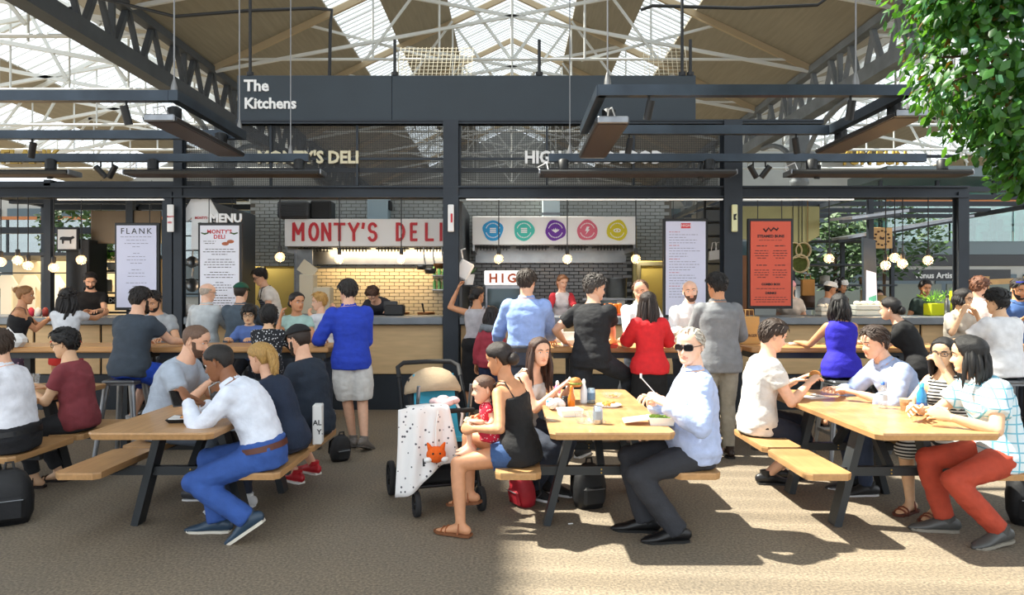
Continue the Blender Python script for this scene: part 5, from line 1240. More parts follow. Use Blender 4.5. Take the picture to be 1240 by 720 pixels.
    if pants:
        d = dict(len=2.0, infl=.014, top=.085, wr=.007, belt=None, loose=.0, flare=0); d.update(pants); pb = MB()
        m = d['m'] if not isinstance(d['m'], str) else cmat(hexc(d['m']))
        torso(pb, d['infl']+(.010 if tucked else -.003), -.10, d['top'])
        for s in (-1,1):
            Hp, K, An = Lg[s]; limb(pb, Hp, K, An, LR, d['infl'], min(d['len'],2.07), 0, d['flare'], d['loose'])
        po = grow('trousers' if d['len'] > 1.3 else 'shorts', pb, m, t, vox, 4, d['wr'], seed+3)
        if d['belt']:
            b = MB(); N = 24
            for s_, off in ((d['top']-.045,0),):
                rows = []
                for ds in (-.018,.018):
                    p, r, f, dd = spine(s_+ds); rx = interp([(q[0],q[1]) for q in SEC], s_+ds)*k+d['infl']+.021+belly(s_)*.5; ry = interp([(q[0],q[2]) for q in SEC], s_+ds)*k+d['infl']+.021+belly(s_)*.6; p = p+f*belly(s_)*.5
                    rows.append([p+r*rx*math.cos(2*PI*j/N)+f*ry*math.sin(2*PI*j/N) for j in range(N)])
                b.add(rows[0]+rows[1], [(j,(j+1)%N,N+(j+1)%N,N+j) for j in range(N)], True)
            b.build('belt', mat('belt_'+d['belt'], hexc(d['belt']), .5), po)
    if skirt:
        d = dict(len=.5, flare=.03, top=.1, infl=.014, wr=.006); d.update(skirt); m = d['m'] if not isinstance(d['m'], str) else cmat(hexc(d['m'])); sk = MB()
        torso(sk, d['infl']+(.012 if tucked else 0), -.06, d['top'])
        if sit:
            for s in (-1,1): Hp, K, An = Lg[s]; limb(sk, Hp, K, An, LR, d['infl']+.012, min(1.25, d['len']*2))
            Ha, Ka, _ = Lg[-1]; Hb, Kb, _ = Lg[1]; sk.tube([(Ha+Hb)/2, (Ka+Kb)/2], [(.13*k,.085*k),(.10*k,.06*k)], 14)
        else:
            p, r, f, dd = spine(-.02); N = 20; rows = []
            (Ha,Ka,Aa),(Hb,Kb,Ab) = Lg[-1], Lg[1]
            for q in range(6):
                u = q/5; c = p+Vector((0,0,-d['len']*u*k)); mid = ((Ka+Kb)/2-p); c += Vector((mid.x*u*.8, mid.y*u*.8, 0)); rx = .178*k+d['infl']*.6+d['flare']*u; ry = .125*k+d['infl']*.6+d['flare']*u
                rows.append([c+Vector((rx*math.cos(2*PI*j/N), ry*math.sin(2*PI*j/N), 0)) for j in range(N)])
            sk.add([v for r_ in rows[::-1] for v in r_], [(i*N+j,i*N+(j+1)%N,(i+1)*N+(j+1)%N,(i+1)*N+j) for i in range(5) for j in range(N)]+[tuple(range(N))[::-1], tuple(range(5*N,6*N))])
        grow('skirt', sk, m, t, vox, 4, d['wr'], seed+4)
    if shoes and legs:
        kind, colr, sole = shoes
        for s in (-1,1):
            M = feetM[s]; up = (M.to_3x3() @ Vector((0,0,1))); P = lambda *v: M @ Vector(v)
            if kind == 'sandal':
                u = None; us_ = []
                for yy, hh in ((.0,.012),(.1,-.028),(.135,-.04)): us_.append(MB().tube([P(-.046,yy,-.066),P(-.03,yy,hh-.01),P(0,yy,hh),P(.03,yy,hh-.01),P(.046,yy,-.066)], [(.009,.004)]*5, 6, up=M.to_3x3() @ Vector((0,1,0))))
            else:
                u = MB(); hi = .03 if kind != 'boot' else .1
                u.tube([P(0,-.062,-.035),P(0,-.035,-.028),P(0,.02,-.028),P(0,.07,-.042),P(0,.13,-.055),P(0,.185,-.062),P(0,.205,-.066)], [(.034,.042),(.043,.05),(.044,.05),(.046,.037),(.05,.026),(.042,.02),(.02,.012)], 12, True, up=up)
                u.tube([P(0,-.012,-.04),P(0,-.016,hi)], [(.043,.05),(.045,.052)], 12, up=M.to_3x3() @ Vector((0,1,0)))
            shm = mat('shoe_'+colr, hexc(colr), .4 if kind != 'canvas' else .8)
            if kind != 'sandal': sh = u.build('shoe', shm, t)
            so_ = MB(); out = [(-.03,-.08),(.03,-.08),(.044,-.04),(.04,.03),(.05,.11),(.045,.17),(.02,.205),(-.015,.207),(-.045,.17),(-.05,.11),(-.04,.03),(-.044,-.04)]
            n = len(out); so_.add([P(a,b,-.083) for a,b in out]+[P(a*1.03,b*1.01,-.064) for a,b in out], [tuple(range(n))[::-1],tuple(range(n,2*n))]+[(j,(j+1)%n,n+(j+1)%n,n+j) for j in range(n)])
            if kind == 'sandal':
                sh = so_.build('sandal', mat('sole_'+sole, hexc(sole), .7), t)
                for q in us_: q.build('sandal_strap', shm, sh)
            else: so_.build('sole', mat('sole_'+sole, hexc(sole), .7), sh)
            if kind in ('canvas','trainer'):
                l = MB()
                for q in range(4): l.tube([P(-.022,.03+q*.02,.006-q*.012),P(.0,.033+q*.02,.014-q*.012),P(.022,.03+q*.02,.006-q*.012)], .0035, 5)
                tag(l.build('laces', M_white, sh), kind='stuff')
    T = dict(root=t, spine=spine, A=A, L=Lg, HM=HM, k=k, hip=hip)
    if extras: extras(T)
    return T
# ------------------------------------------------------------------ the crowd
def pattern_mat(name, kind, c1, c2, sc):
    m = bpy.data.materials.new(name); m.use_nodes = True; nt = m.node_tree; b = nt.nodes['Principled BSDF']; b.inputs['Roughness'].default_value = .85
    tc = nt.nodes.new('ShaderNodeTexCoord'); mx = nt.nodes.new('ShaderNodeMix'); mx.data_type = 'RGBA'; mx.inputs[6].default_value = (*c1,1); mx.inputs[7].default_value = (*c2,1)
    def band(axis, freq, duty):
        sp = nt.nodes.new('ShaderNodeSeparateXYZ'); nt.links.new(tc.outputs['Object'], sp.inputs[0])
        a = nt.nodes.new('ShaderNodeMath'); a.operation = 'MULTIPLY'; a.inputs[1].default_value = freq; nt.links.new(sp.outputs[axis], a.inputs[0])
        f = nt.nodes.new('ShaderNodeMath'); f.operation = 'FRACT'; nt.links.new(a.outputs[0], f.inputs[0])
        g = nt.nodes.new('ShaderNodeMath'); g.operation = 'LESS_THAN'; g.inputs[1].default_value = duty; nt.links.new(f.outputs[0], g.inputs[0]); return g.outputs[0]
    if kind == 'dots':
        v = nt.nodes.new('ShaderNodeTexVoronoi'); v.inputs['Scale'].default_value = sc; nt.links.new(tc.outputs['Object'], v.inputs['Vector'])
        g = nt.nodes.new('ShaderNodeMath'); g.operation = 'LESS_THAN'; g.inputs[1].default_value = .2 if 'muslin' in name else .28; nt.links.new(v.outputs['Distance'], g.inputs[0]); fac = g.outputs[0]
    elif kind == 'stripes': fac = band(2, sc, .5)
    else:
        p = band(2, sc, .16); q = band(0, sc, .16); r = band(1, sc, .16); a = nt.nodes.new('ShaderNodeMath'); a.operation = 'MAXIMUM'; nt.links.new(p, a.inputs[0]); nt.links.new(r, a.inputs[1])
        fac = a.outputs[0]
    nt.links.new(fac, mx.inputs[0]); nt.links.new(mx.outputs[2], b.inputs['Base Color']); return m
M_plaid = pattern_mat('plaid_cloth', 'plaid', hexc('d3e2e8'), hexc('6fb4cc'), 17); M_stripe = pattern_mat('striped_cloth', 'stripes', hexc('17181a'), hexc('d8d6d0'), 42); M_dots = pattern_mat('dotted_cloth', 'dots', hexc('1d1f24'), hexc('c9c9cc'), 42)
M_floral = pattern_mat('floral_cloth', 'dots', hexc('4a3a4c'), hexc('b08a98'), 22)
XL, XR = -.58, .58
dark = 'short','1a1310',.013
# ---- picnic table with the phone user
person('person in a white shirt and bright blue trousers bent over a phone', T1X+XR+.0, 4.74, 90, 1.78, .555, (8,36), head=(4,-20,0), skin='brown', hair=('buzz','15100d',.003), lod=0,
    hw=((-2.14,4.68,.90),(-2.10,4.82,.86)), elbow=((-.6,-.2,-1),(.6,-.2,-1)), feet=((-.16,.06,.16),(.05,.33,.082)), foot_pitch=(-34,0), grip=(.75,.7), palm=((.2,.6,-.4),(-.3,.4,-.6)),
    shirt=dict(m='dfe6f4', sleeve=1.95, hem=.03, collar=True), pants=dict(m='32559c', belt='5a2f22', flare=.018, len=2.03), shoes=('dress','2a3f52','d8d2c4'))
person('person with blonde ponytail in a navy top leaning over the picnic table', T1X+XR+.02, 5.20, 82, 1.66, .55, (8,26), female=True, head=(15,-14,0), hair=('pony','b08a4c',.012), hairlen=.22,
    hw=((-2.05,5.15,.80),(-2.0,5.35,.80)), shirt=dict(m='1d2a40', sleeve=.35, hem=-.08), pants=dict(m='2a3142'), shoes=('canvas','d6d6d6','e6e6e6'))
person('person in a black cap, navy t-shirt and red trainers on a bench', T1X+XR+.04, 5.78, 74, 1.80, .56, (4,14), head=(12,-16,0), skin='light', cap=('cap','15171a'), beard=('2a1d14',.004), fat=.02,
    hw=((-2.02,5.8,.82),(-1.98,6.05,.82)), ftw=((-1.84,6.05,.085),(-1.78,6.35,.085)), foot_yaw=(-150,-150) if False else (20,20), shirt=dict(m='202b3a', hem=-.08, loose=.008), pants=dict(m='23262c', len=1.0, loose=.015), shoes=('trainer','c0212b','f0ece6'))
person('person in a pale grey t-shirt with shaved head eating at the picnic table', T1X+XL+.04, 5.66, -90, 1.9, .565, (6,27), head=(0,-18,0), skin='light', hair=('buzz','6b5140',.003), beard=('5a4030',.003), fat=.02,
    hw=((-2.38,5.80,.93),(-2.36,5.56,.92)), elbow=((-.7,-.2,-1),(.7,-.1,-1)), feet=((-.12,.35,.082),(.12,.3,.082)), shirt=dict(m='a9b4c2', hem=-.08, loose=.01), pants=dict(m='5c6470'), shoes=('trainer','3a3a3e','dddddd'), grip=(.9,.9))
# ---- far picnic table
person('person in a maroon t-shirt and glasses typing at the picnic table', T0X+XR+.02, 6.0, 94, 1.7, .555, (4,12), head=(0,-12,0), skin='asian', hair=('messy','0e0c0c',.018), glasses='spec',
    hw=((-4.02,5.92,.80),(-4.02,6.12,.80)), feet=((-.1,.30,.082),(.1,.22,.082)), shirt=dict(m='82383f', hem=-.08), pants=dict(m='26282c', len=1.9), shoes=('sandal','4a3426','2a2220'), grip=(.3,.3))
person('person in a white shirt and black trousers sitting with their back turned', T0X+XR+.03, 5.22, 96, 1.8, .56, (4,14), head=(0,-10,0), skin='light', hair=('short','3a2a1e',.012), fat=.05,
    hw=((-4.05,5.2,.80),(-4.05,5.4,.80)), shirt=dict(m='e4e6ee', sleeve=1.9, hem=.03, collar=True), pants=dict(m='1b1c20', belt='0e0e0e'), shoes=('dress','141414','202020'))
# ---- picnic table with the bottles
person('person in a black strappy top and denim shorts holding a baby', T2X+XL+.01, 4.86, 76, 1.66, .55, (4,16), twist=-22, female=True, head=(-2,-16,0), skin='tan', hair=('lowbun','20140f',.012), lod=0,
    hw=((-.26,4.76,.70),(-.2,5.02,.72)), ftw=((-.34,4.70,.085),(-.30,5.02,.20)), foot_yaw=(10,10), foot_pitch=(0,-10), elbow=((-.8,-.3,-1),(.8,-.2,-1)), palm=((.8,.2,-.2),(-.8,.2,-.2)), grip=(.6,.6),
    shirt=dict(m='141416', sleeve=0, top=.37, hem=-.10, flare=.01), pants=dict(m='34507c', len=.42, infl=.02), shoes=('sandal','9a5a30','7a4a2a'))
def baby_dress(T):
    pass
person('baby in a red patterned dress sitting on a lap', -.14, 4.90, 100, .80, .07, (6,10), head=(-5,-6,0), skin='light', hair=('buzz','5a4030',.004), lod=1, z0=.57, headscale=1.26, bust=False,
    feet=((-.05,.16,-.02),(.05,.15,-.02)), hands=((-.1,.10,.17),(.1,.11,.15)), shirt=dict(m=pattern_mat('baby_red','dots',hexc('c8203a'),hexc('f0d0d0'),60), sleeve=.35, hem=-.09, flare=.01, infl=.01, wr=.002), pants=dict(m='c8324a', len=.5, infl=.008))
person('person with long brown hair in a white vest eating a burger at the picnic table', T2X+XL+.02, 5.74, -122, 1.66, .55, (6,22), female=True, head=(34,-4,0), skin='light', hair=('long','3a2216',.013), hairlen=.34,
    hw=((.47,5.62,.88),(.36,5.50,.87)), shirt=dict(m='d6d4d2', sleeve=0, top=.41, hem=-.06), pants=dict(m='2f3644'), shoes=('canvas','222222','dddddd'), grip=(.7,.7), feet=((-.1,.25,.082),(.1,.2,.082)))
person('person in sunglasses, pale blue shirt and dark trousers with a forkful of food', T2X+XR+.04, 4.78, 88, 1.84, .565, (-2,4), female=False, fat=.075, head=(-52,-6,0), skin='fair', hair=('recede','b8b0a4',.005), glasses='sun', lod=0,
    hw=((.98,4.56,.90),(.94,4.76,.88)), elbow=((-.8,-.2,-1),(.7,-.2,-1)), ftw=((1.06,4.60,.085),(.90,4.80,.085)), foot_yaw=(-8,6), grip=(.95,.85), palm=((.6,.5,-.2),(-.4,.5,-.4)),
    shirt=dict(m='aebde0', sleeve=1.92, hem=-.07, collar=True, loose=.012, buttons=True, wr=.012), pants=dict(m='2c2e34', flare=.022, len=2.05), shoes=('dress','0f0f11','141414'))
# ---- picnic table with coffee cups
person('person in a white t-shirt and navy shorts holding a wrapped burger', T3X+XL-.02, 5.86, -92, 1.88, .56, (2,13), head=(0,-18,0), skin='light', hair=('short','33241a',.018), lod=0,
    hw=((2.40,5.98,.88),(2.40,5.74,.88)), ftw=((2.32,6.16,.085),(2.16,6.0,.085)), elbow=((-.6,-.3,-1),(.6,-.3,-1)), shirt=dict(m='d6d4d0', hem=-.09, loose=.012), pants=dict(m='262a38', len=.95, loose=.02), shoes=('trainer','1d1d20','3a3a3a'), grip=(.7,.7))
person('person in a pale blue shirt with rolled sleeves resting arms on the picnic table', T3X+XR+.02, 5.78, 92, 1.88, .56, (8,30), head=(-4,-14,0), skin='light', hair=('short','2f1f15',.016),
    hw=((2.72,5.62,.82),(2.66,5.86,.82)), elbow=((-.9,-.2,-.8),(.9,-.2,-.8)), shirt=dict(m='a9bbe0', sleeve=1.5, hem=-.07, collar=True, loose=.01), pants=dict(m='2e3a52'), shoes=('dress','2a2a2a','dddddd'), palm=((0,0,-1),(0,0,-1)), grip=(.3,.4))
person('person in glasses and a striped dress with hand at the mouth', T3X+XR+.08, 5.32, 122, 1.66, .55, (2,10), female=True, head=(-8,-6,0), skin='asian', hair=('bob','120e0e',.013), hairlen=.2, glasses='spec',
    hw=((3.06,5.06,1.08),(2.86,5.08,.80)), elbow=((-.6,.3,-1),(.8,0,-.8)), shirt=dict(m=M_stripe, sleeve=0, top=.45, hem=-.06), skirt=dict(m=M_stripe, len=.55), shoes=('sandal','7a3a22','5a2a1a'), grip=(.8,.4), feet=((-.08,.36,.082),(.1,.36,.082)))
person('person in a pale plaid shirt and rust red trousers leaning on the picnic table', T3X+XR+.04, 4.70, 84, 1.78, .56, (8,22), female=False, head=(22,-6,0), skin='asian', hair=('bob','0f0d0d',.016), hairlen=.19, lod=0,
    hw=((2.78,4.52,.82),(2.74,4.80,.82)), elbow=((-.8,.1,-1),(.8,0,-.8)), ftw=((3.10,4.52,.10),(2.92,4.80,.085)), foot_yaw=(-20,5), foot_pitch=(-6,0), knee=((-.1,1,.3),(.1,1,.35)), palm=((.7,0,-.3),(-.7,0,-.3)), grip=(.7,.6),
    shirt=dict(m=M_plaid, sleeve=.62, hem=-.10, loose=.02, collar=True, flare=.01), pants=dict(m='a8402a', flare=.012, len=1.98), shoes=('trainer','4a4a48','8a8478'))
# ---- standing and perched along the high tables
person('person in a royal blue shirt and white shorts leaning on the high table', -1.66, 7.34, 18, 1.8, None, (0,4), side=-3, head=(-22,-6,0), skin='light', hair=('short','2a2522',.012), lod=0,
    hw=((-2.02,7.55,1.12),(-1.72,7.62,1.10)), feet=((.03,.12,.085),(.12,-.13,.12)), foot_yaw=(-12,35), foot_pitch=(0,-18), elbow=((-.6,-.3,-.9),(.3,-.3,-1)), palm=((0,0,-1),(0,0,-1)),
    shirt=dict(m='2440b4', sleeve=1.35, hem=-.12, loose=.015, flare=.012, collar=True), pants=dict(m='d8d6d2', len=.98, loose=.04), shoes=('trainer','77706a','5a544e'))
stool(-3.79, 6.98, 'metal stool under the person in navy t-shirt and blue shorts')
person('person in a slate t-shirt and bright blue shorts on a metal stool', -3.76, 6.98, -12, 1.8, .885, (6,16), head=(10,-14,0), skin='light', hair=dark, beard=('1a1310',.005), fat=.015,
    hw=((-3.9,7.45,1.10),(-3.42,7.48,1.10)), feet=((-.12,.18,.35),(.16,.24,.35)), shirt=dict(m='39434e', hem=-.09, loose=.01), pants=dict(m='1f49b8', len=.95, loose=.03), shoes=('trainer','cfcfcf','e8e8e8'), palm=((0,0,-1),(0,0,-1)))
stool(-4.1, 8.35, 'metal stool under the person in pale grey t-shirt facing the table')
person('person in a pale grey t-shirt looking down at the high table', -4.1, 8.33, 176, 1.76, .885, (8,18), head=(0,-30,0), skin='olive', hair=('short','120e0c',.006), beard=('1a1310',.002),
    hw=((-3.85,7.86,1.10),(-4.3,7.88,1.10)), feet=((-.12,.2,.35),(.12,.2,.35)), shirt=dict(m='9fa3a6', hem=-.06), pants=dict(m='2a2e36'), shoes=('trainer','555555','dddddd'), palm=((0,0,-1),(0,0,-1)))
stool(-2.40, 6.95, 'metal stool under the child in the dotted top')
person('child in a black dotted top sitting with back turned at the high table', -2.40, 6.98, 6, 1.32, .88, (2,6), head=(-10,-8,0), skin='asian', hair=('fringe','100d0d',.018), headscale=1.08, bust=False,
    hw=((-2.55,7.34,1.12),(-2.25,7.34,1.12)), feet=((-.1,.15,.42),(.1,.15,.42)), shirt=dict(m=M_dots, sleeve=1.2, hem=-.08), pants=dict(m='2a2c34'), shoes=('canvas','444444','dddddd'))
stool(-3.04, 8.3, 'metal stool under the child in blue with glasses')
person('child in glasses and a blue top facing across the high table', -3.04, 8.28, 184, 1.28, .88, (4,10), head=(-8,-6,0), skin='asian', hair=('fringe','14100f',.020), glasses='spec', headscale=1.1, bust=False,
    hw=((-2.9,7.9,1.10),(-3.15,7.9,1.10)), feet=((-.1,.15,.42),(.1,.15,.42)), shirt=dict(m='5a74b0', sleeve=.9, hem=-.06), pants=dict(m='2a2c34'), shoes=('canvas','444444','dddddd'))
stool(-2.5, 8.34, 'metal stool under the person in the mint top')
person('person in a mint top resting chin on hand at the high table', -2.52, 8.30, 200, 1.7, .885, (6,14), female=True, head=(-28,-4,0), skin='tan', hair=('lowbun','17100d',.012),
    hw=((-2.3,7.9,1.1),(-2.62,8.04,1.33)), elbow=((-.6,0,-1),(.4,.5,-1)), feet=((-.1,.2,.35),(.1,.2,.35)), shirt=dict(m='a9cbc4', sleeve=.4, hem=-.06), pants=dict(m='3a3f4a'), shoes=('sandal','5a3a22','4a3020'))
person('person with pinned-up blonde hair in a pale top standing at the deli counter', -2.42, 9.15, 62, 1.66, None, (2,8), female=True, head=(-50,-6,0), skin='light', hair=('messy','c09350',.018), lod=2,
    hw=((-2.75,9.6,1.36),(-2.4,9.65,1.36)), shirt=dict(m='d9dbe0', sleeve=.5), pants=dict(m='39404e'), shoes=('canvas','cccccc','dddddd'))
person('older person in a pale grey shirt and glasses at the deli counter', -3.99, 9.22, -14, 1.79, None, (2,5), head=(26,-8,0), skin='fair', hair=('bald_sides','b8a898',.004), glasses='spec', lod=1,
    hw=((-4.16,9.62,1.34),(-3.85,9.62,1.34)), shirt=dict(m='c4c9cb', sleeve=1.9, hem=-.10, loose=.01, collar=True), pants=dict(m='5a5a58'), shoes=('dress','3a2a20','222222'))
person('person in a green cap and slate polo shirt at the deli counter', -3.49, 9.12, 4, 1.79, None, (0,4), head=(10,-4,0), skin='light', hair=('short','2a1d14',.01), cap=('cap','16503c'), fat=.02,
    hw=((-3.62,9.58,1.34),(-3.3,9.58,1.34)), shirt=dict(m='4d5964', sleeve=.9, hem=-.12, loose=.014, collar=True), pants=dict(m='2e3238'), shoes=('trainer','444444','cccccc'))
person('person with blonde bun in a black vest leaning at the steak stall counter', -6.22, 8.9, -64, 1.76, None, (4,10), female=True, head=(-2,-6,0), skin='tan', hair=('bun','8a5f36',.012),
    hw=((-6.02,9.4,1.33),(-6.0,9.2,1.28)), elbow=((-.5,0,-1),(.6,-.2,-1)), shirt=dict(m='17171a', sleeve=0, top=.40, hem=-.06), pants=dict(m=M_floral, loose=.02), shoes=('sandal','3a2a20','2a2220'))
person('person with long curly dark hair in a white top and red shorts', -5.66, 9.02, 18, 1.72, None, (2,6), female=True, head=(-40,-6,0), skin='tan', hair=('curly','120c0b',.016), hairlen=.33,
    hw=((-5.76,9.6,1.34),(-5.5,9.6,1.34)), shirt=dict(m='dcdfe4', sleeve=.5, hem=.03), pants=dict(m='c8322a', len=.45, loose=.02, top=.11), shoes=('trainer','e0e0e0','eeeeee'))
person('person in a black t-shirt working behind the steak stall counter', -6.42, 10.85, 205, 1.78, None, (4,12), head=(-10,-24,0), skin='light', hair=('short','17110e',.014), beard=('1a1310',.003), z0=.2, lod=1,
    hw=((-6.1,10.45,1.36),(-6.55,10.45,1.36)), shirt=dict(m='151517', sleeve=.55), pants=dict(m='222226'), shoes=('trainer','222222','444444'))
def apron(T):
    sp = T['spine']; mb = MB(); rows = []; k = T['k']
    for s_ in (.36,.28,.2,.1,0,-.1,-.25,-.4):
        p, r, f, d = sp(max(s_,-.05)); p = p+Vector((0,0,min(0,s_+.05)*1)); w_ = interp([(-.4,.17),(.1,.17),(.2,.15),(.36,.10)], s_)*k
        rows.append([p+r*w_*q+f*(.150*k*(1-.35*q*q)+.012) for q in (-1,-.66,-.33,0,.33,.66,1)])
    mb.add([v for r_ in rows for v in r_]+[v-Vector((0,.006,0)) for r_ in rows for v in r_], [(i*7+j,i*7+j+1,(i+1)*7+j+1,(i+1)*7+j) for i in range(7) for j in range(6)]+[(56+i*7+j,56+(i+1)*7+j,56+(i+1)*7+j+1,56+i*7+j+1) for i in range(7) for j in range(6)], True)
    a = mb.build('apron', pattern_mat('apron_stripe','stripes',hexc('1c1e26'),hexc('5a6070'),30), T['root'])
    p, r, f, d = sp(.36); p2, r2, f2, d2 = sp(.49)
    for q in (-1,1): MB().tube([p+r*.1*k*q+f*.155*k, p2+r2*.085*k*q+f2*.05*k+d2*.02, p2+r2*.06*k*q-f2*.075*k], .009, 5).build('neck_strap', MATS['specs_black'], a)
person('cook in a white t-shirt and striped apron bending over the deli counter', -3.66, 11.0, 118, 1.82, None, (8,24), head=(-4,-24,0), skin='light', hair=('messy','1d1411',.018), glasses='spec', z0=.25, lod=1,
    hw=((-3.95,10.75,1.36),(-3.6,10.7,1.40)), shirt=dict(m='e6e2dc', sleeve=.5), pants=dict(m='26282e'), shoes=('trainer','222222','444444'), extras=apron)
person('cook with brown hair bowed low behind the deli till', -1.98, 11.05, 170, 1.74, None, (30,62), head=(0,-58,0), skin='light', hair=('messy','3f2717',.016), z0=.25, lod=1,
    hw=((-1.8,10.6,1.33),(-2.2,10.6,1.33)), shirt=dict(m='2a2d33', sleeve=1.9), pants=dict(m='222226'), shoes=('trainer','222222','444444'))
person('person in a grey sleeveless top and black skirt with a raised arm at the counter', -.46, 9.2, -8, 1.76, None, (2,5), female=True, head=(34,0,0), skin='tan', hair=('lowbun','120d0c',.012),
    hw=((-.72,9.42,1.66),(-.25,9.55,1.34)), elbow=((-1,.2,-.6),(.6,0,-1)), shirt=dict(m='b3afb2', sleeve=0, top=.465, hem=.03, loose=.02), skirt=dict(m='101012', len=.56, flare=.03), shoes=('sandal','3a2a22','2a2220'))
def hoodie(T):
    p, r, f, d = T['spine'](.46); k = T['k']
    MB().tube([p+r*-.17*k+d*-.06, p+r*-.1*k-f*.09*k+d*.02, p-f*.13*k+d*.0, p+r*.1*k-f*.1*k+d*.0, p+r*.16*k-d*.1], [.03,.04,.05,.045,.03], 8, True).build('draped_hoodie', cmat(hexc('7d8288')), T['root'])
person('child in a red-pink top with a grey hoodie over the shoulders', -.26, 8.75, -20, 1.48, None, (0,4), female=True, bust=False, head=(0,-6,0), skin='tan', hair=('long','1a1210',.012), hairlen=.2, headscale=1.05,
    shirt=dict(m='a83a48', sleeve=1.9, hem=-.1), pants=dict(m='26304e'), shoes=('canvas','3a3a3a','dddddd'), extras=hoodie)
person('tall person in a pale blue shirt standing with back turned at the high table', .14, 7.05, -6, 1.90, None, (0,5), head=(12,-6,0), skin='light', hair=('short','33271f',.012), fat=.015, lod=0,
    hw=((-.15,7.5,1.12),(.42,7.52,1.14)), elbow=((-.45,-.35,-1),(.45,-.35,-1)), shirt=dict(m='8fa9e0', sleeve=1.9, hem=.02, collar=True, loose=.014, wr=.007), pants=dict(m='3a3f4c', belt='2a1c14'), shoes=('dress','2a1c14','222222'))
person('server in a red and white raglan shirt behind the discs stall counter', .76, 10.95, 186, 1.70, None, (4,8), female=True, head=(-14,-20,0), skin='light', hair=('pony','8a5a34',.012), hairlen=.16, z0=.25,
    hw=((.95,10.45,1.35),(.55,10.45,1.35)), shirt=dict(m='d4d0d2', sleeve=1.0, sleeve_m='c8303c'), pants=dict(m='26282e'), shoes=('trainer','222222','444444'))
person('person in a black t-shirt with one foot up looking along the high table', 0.78, 7.0, -28, 1.84, None, (2,9), twist=-4, head=(40,-8,0), skin='light', hair=('messy','4a4440',.016), lod=0,
    hw=((.55,7.42,1.10),(1.06,7.44,1.12)), elbow=((-1,-.3,-.6),(.6,-.4,-1)), feet=((-.1,-.04,.085),(.16,.30,.36)), knee=((0,1,0),(.6,1,.5)), shirt=dict(m='1a1a1d', sleeve=.6, hem=-.10, loose=.014), pants=dict(m='23242c'), shoes=('trainer','222222','cccccc'), palm=(None,(0,0,-1)))
person('person in a pale shirt facing over the high table beside the red top', 1.52, 8.42, 172, 1.82, None, (2,8), head=(10,-14,0), skin='light', hair=('recede','6a4a34',.006), lod=1,
    hw=((1.7,7.92,1.12),(1.3,7.92,1.12)), shirt=dict(m='e2e6e8', sleeve=1.9, collar=True), pants=dict(m='3a3f4a'), shoes=('dress','2a1c14','222222'))
person('person in a bright red top and black skirt with long dark hair', 1.36, 7.02, 6, 1.67, None, (0,6), female=True, head=(14,-8,0), skin='light', hair=('long','20130e',.014), hairlen=.36, lod=0,
    hw=((1.15,7.42,1.12),(1.58,7.42,1.12)), shirt=dict(m='d8242a', sleeve=.9, hem=-.07, loose=.02, flare=.008), skirt=dict(m='121214', len=.40, flare=.0), shoes=('sandal','3a2a22','2a2220'))
person('bald bearded person in a white shirt facing over the high table', 2.08, 8.4, 186, 1.81, None, (2,6), head=(14,-4,8), skin='fair', hair=('bald_sides','4a3426',.003), beard=('4a3020',.006), fat=.03,
    hw=((2.3,7.92,1.12),(1.9,7.95,1.2)), shirt=dict(m='eeeeee', sleeve=1.9, collar=True), pants=dict(m='3a3f4a'), shoes=('dress','2a1c14','222222'))
person('person in a grey suit jacket and beige trousers with back turned', 2.03, 6.98, 4, 1.86, None, (0,4), head=(-12,-6,0), skin='tan', hair=('short','14100e',.012), lod=0,
    hw=((1.85,7.4,1.14),(2.3,7.4,1.14)), elbow=((-.45,-.35,-1),(.45,-.35,-1)), shirt=dict(m='7d7f82', sleeve=1.95, hem=-.14, infl=.026, flare=.02, collar='6d6f72', wr=.004), pants=dict(m='9a9486'), shoes=('dress','2a1c14','222222'))
stool(3.23, 6.95, 'metal stool under the person in the royal blue top')
person('person in a royal blue sleeveless top on a metal stool with back turned', 3.23, 6.97, -6, 1.64, .885, (2,6), female=True, head=(16,-8,0), skin='tan', hair=('long','14100f',.012), hairlen=.18,
    hw=((3.0,7.4,1.1),(3.45,7.4,1.1)), feet=((-.1,.2,.35),(.1,.2,.35)), shirt=dict(m='2a22b0', sleeve=0, top=.475, hem=-.10, flare=.01), pants=dict(m='23242c'), shoes=('sandal','3a2a22','2a2220'))
stool(3.98, 6.92, 'metal stool under the person in the black top with dark bun')
person('person in a black top with dark bun leaning forward on a stool and smiling', 3.98, 6.95, 58, 1.66, .885, (10,30), female=True, head=(12,-6,0), skin='light', hair=('lowbun','120d0c',.013),
    hw=((3.62,7.3,1.1),(3.82,7.45,1.1)), feet=((-.1,.2,.35),(.1,.2,.35)), shirt=dict(m='131315', sleeve=.6, hem=-.10), pants=dict(m='1b1c20'), shoes=('sandal','3a2a22','2a2220'))
stool(4.85, 6.95, 'metal stool under the person in the white t-shirt with back turned')
person('person with dark hair in a white t-shirt on a stool with back turned', 4.84, 6.97, 10, 1.72, .885, (4,10), head=(-12,-10,0), skin='asian', hair=('messy','0e0c0c',.02),
    hw=((4.5,7.42,1.1),(5.0,7.42,1.1)), feet=((-.1,.2,.35),(.1,.2,.35)), shirt=dict(m='e8e8ea', sleeve=.7, hem=-.10, loose=.014), pants=dict(m='1b1c20'), shoes=('trainer','3a3a3a','dddddd'))
person('person in glasses and a beige top with hands raised to the mouth', 5.2, 8.36, 196, 1.72, None, (4,12), female=True, head=(-18,-8,0), skin='asian', hair=('bob','171211',.014), hairlen=.1, glasses='spec',
    hw=((5.28,8.08,1.36),(5.1,8.06,1.38)), elbow=((-.6,.2,-1),(.6,.2,-1)), shirt=dict(m='c0b8aa', sleeve=.9), pants=dict(m='3a3f4a'), shoes=('canvas','3a3a3a','dddddd'))
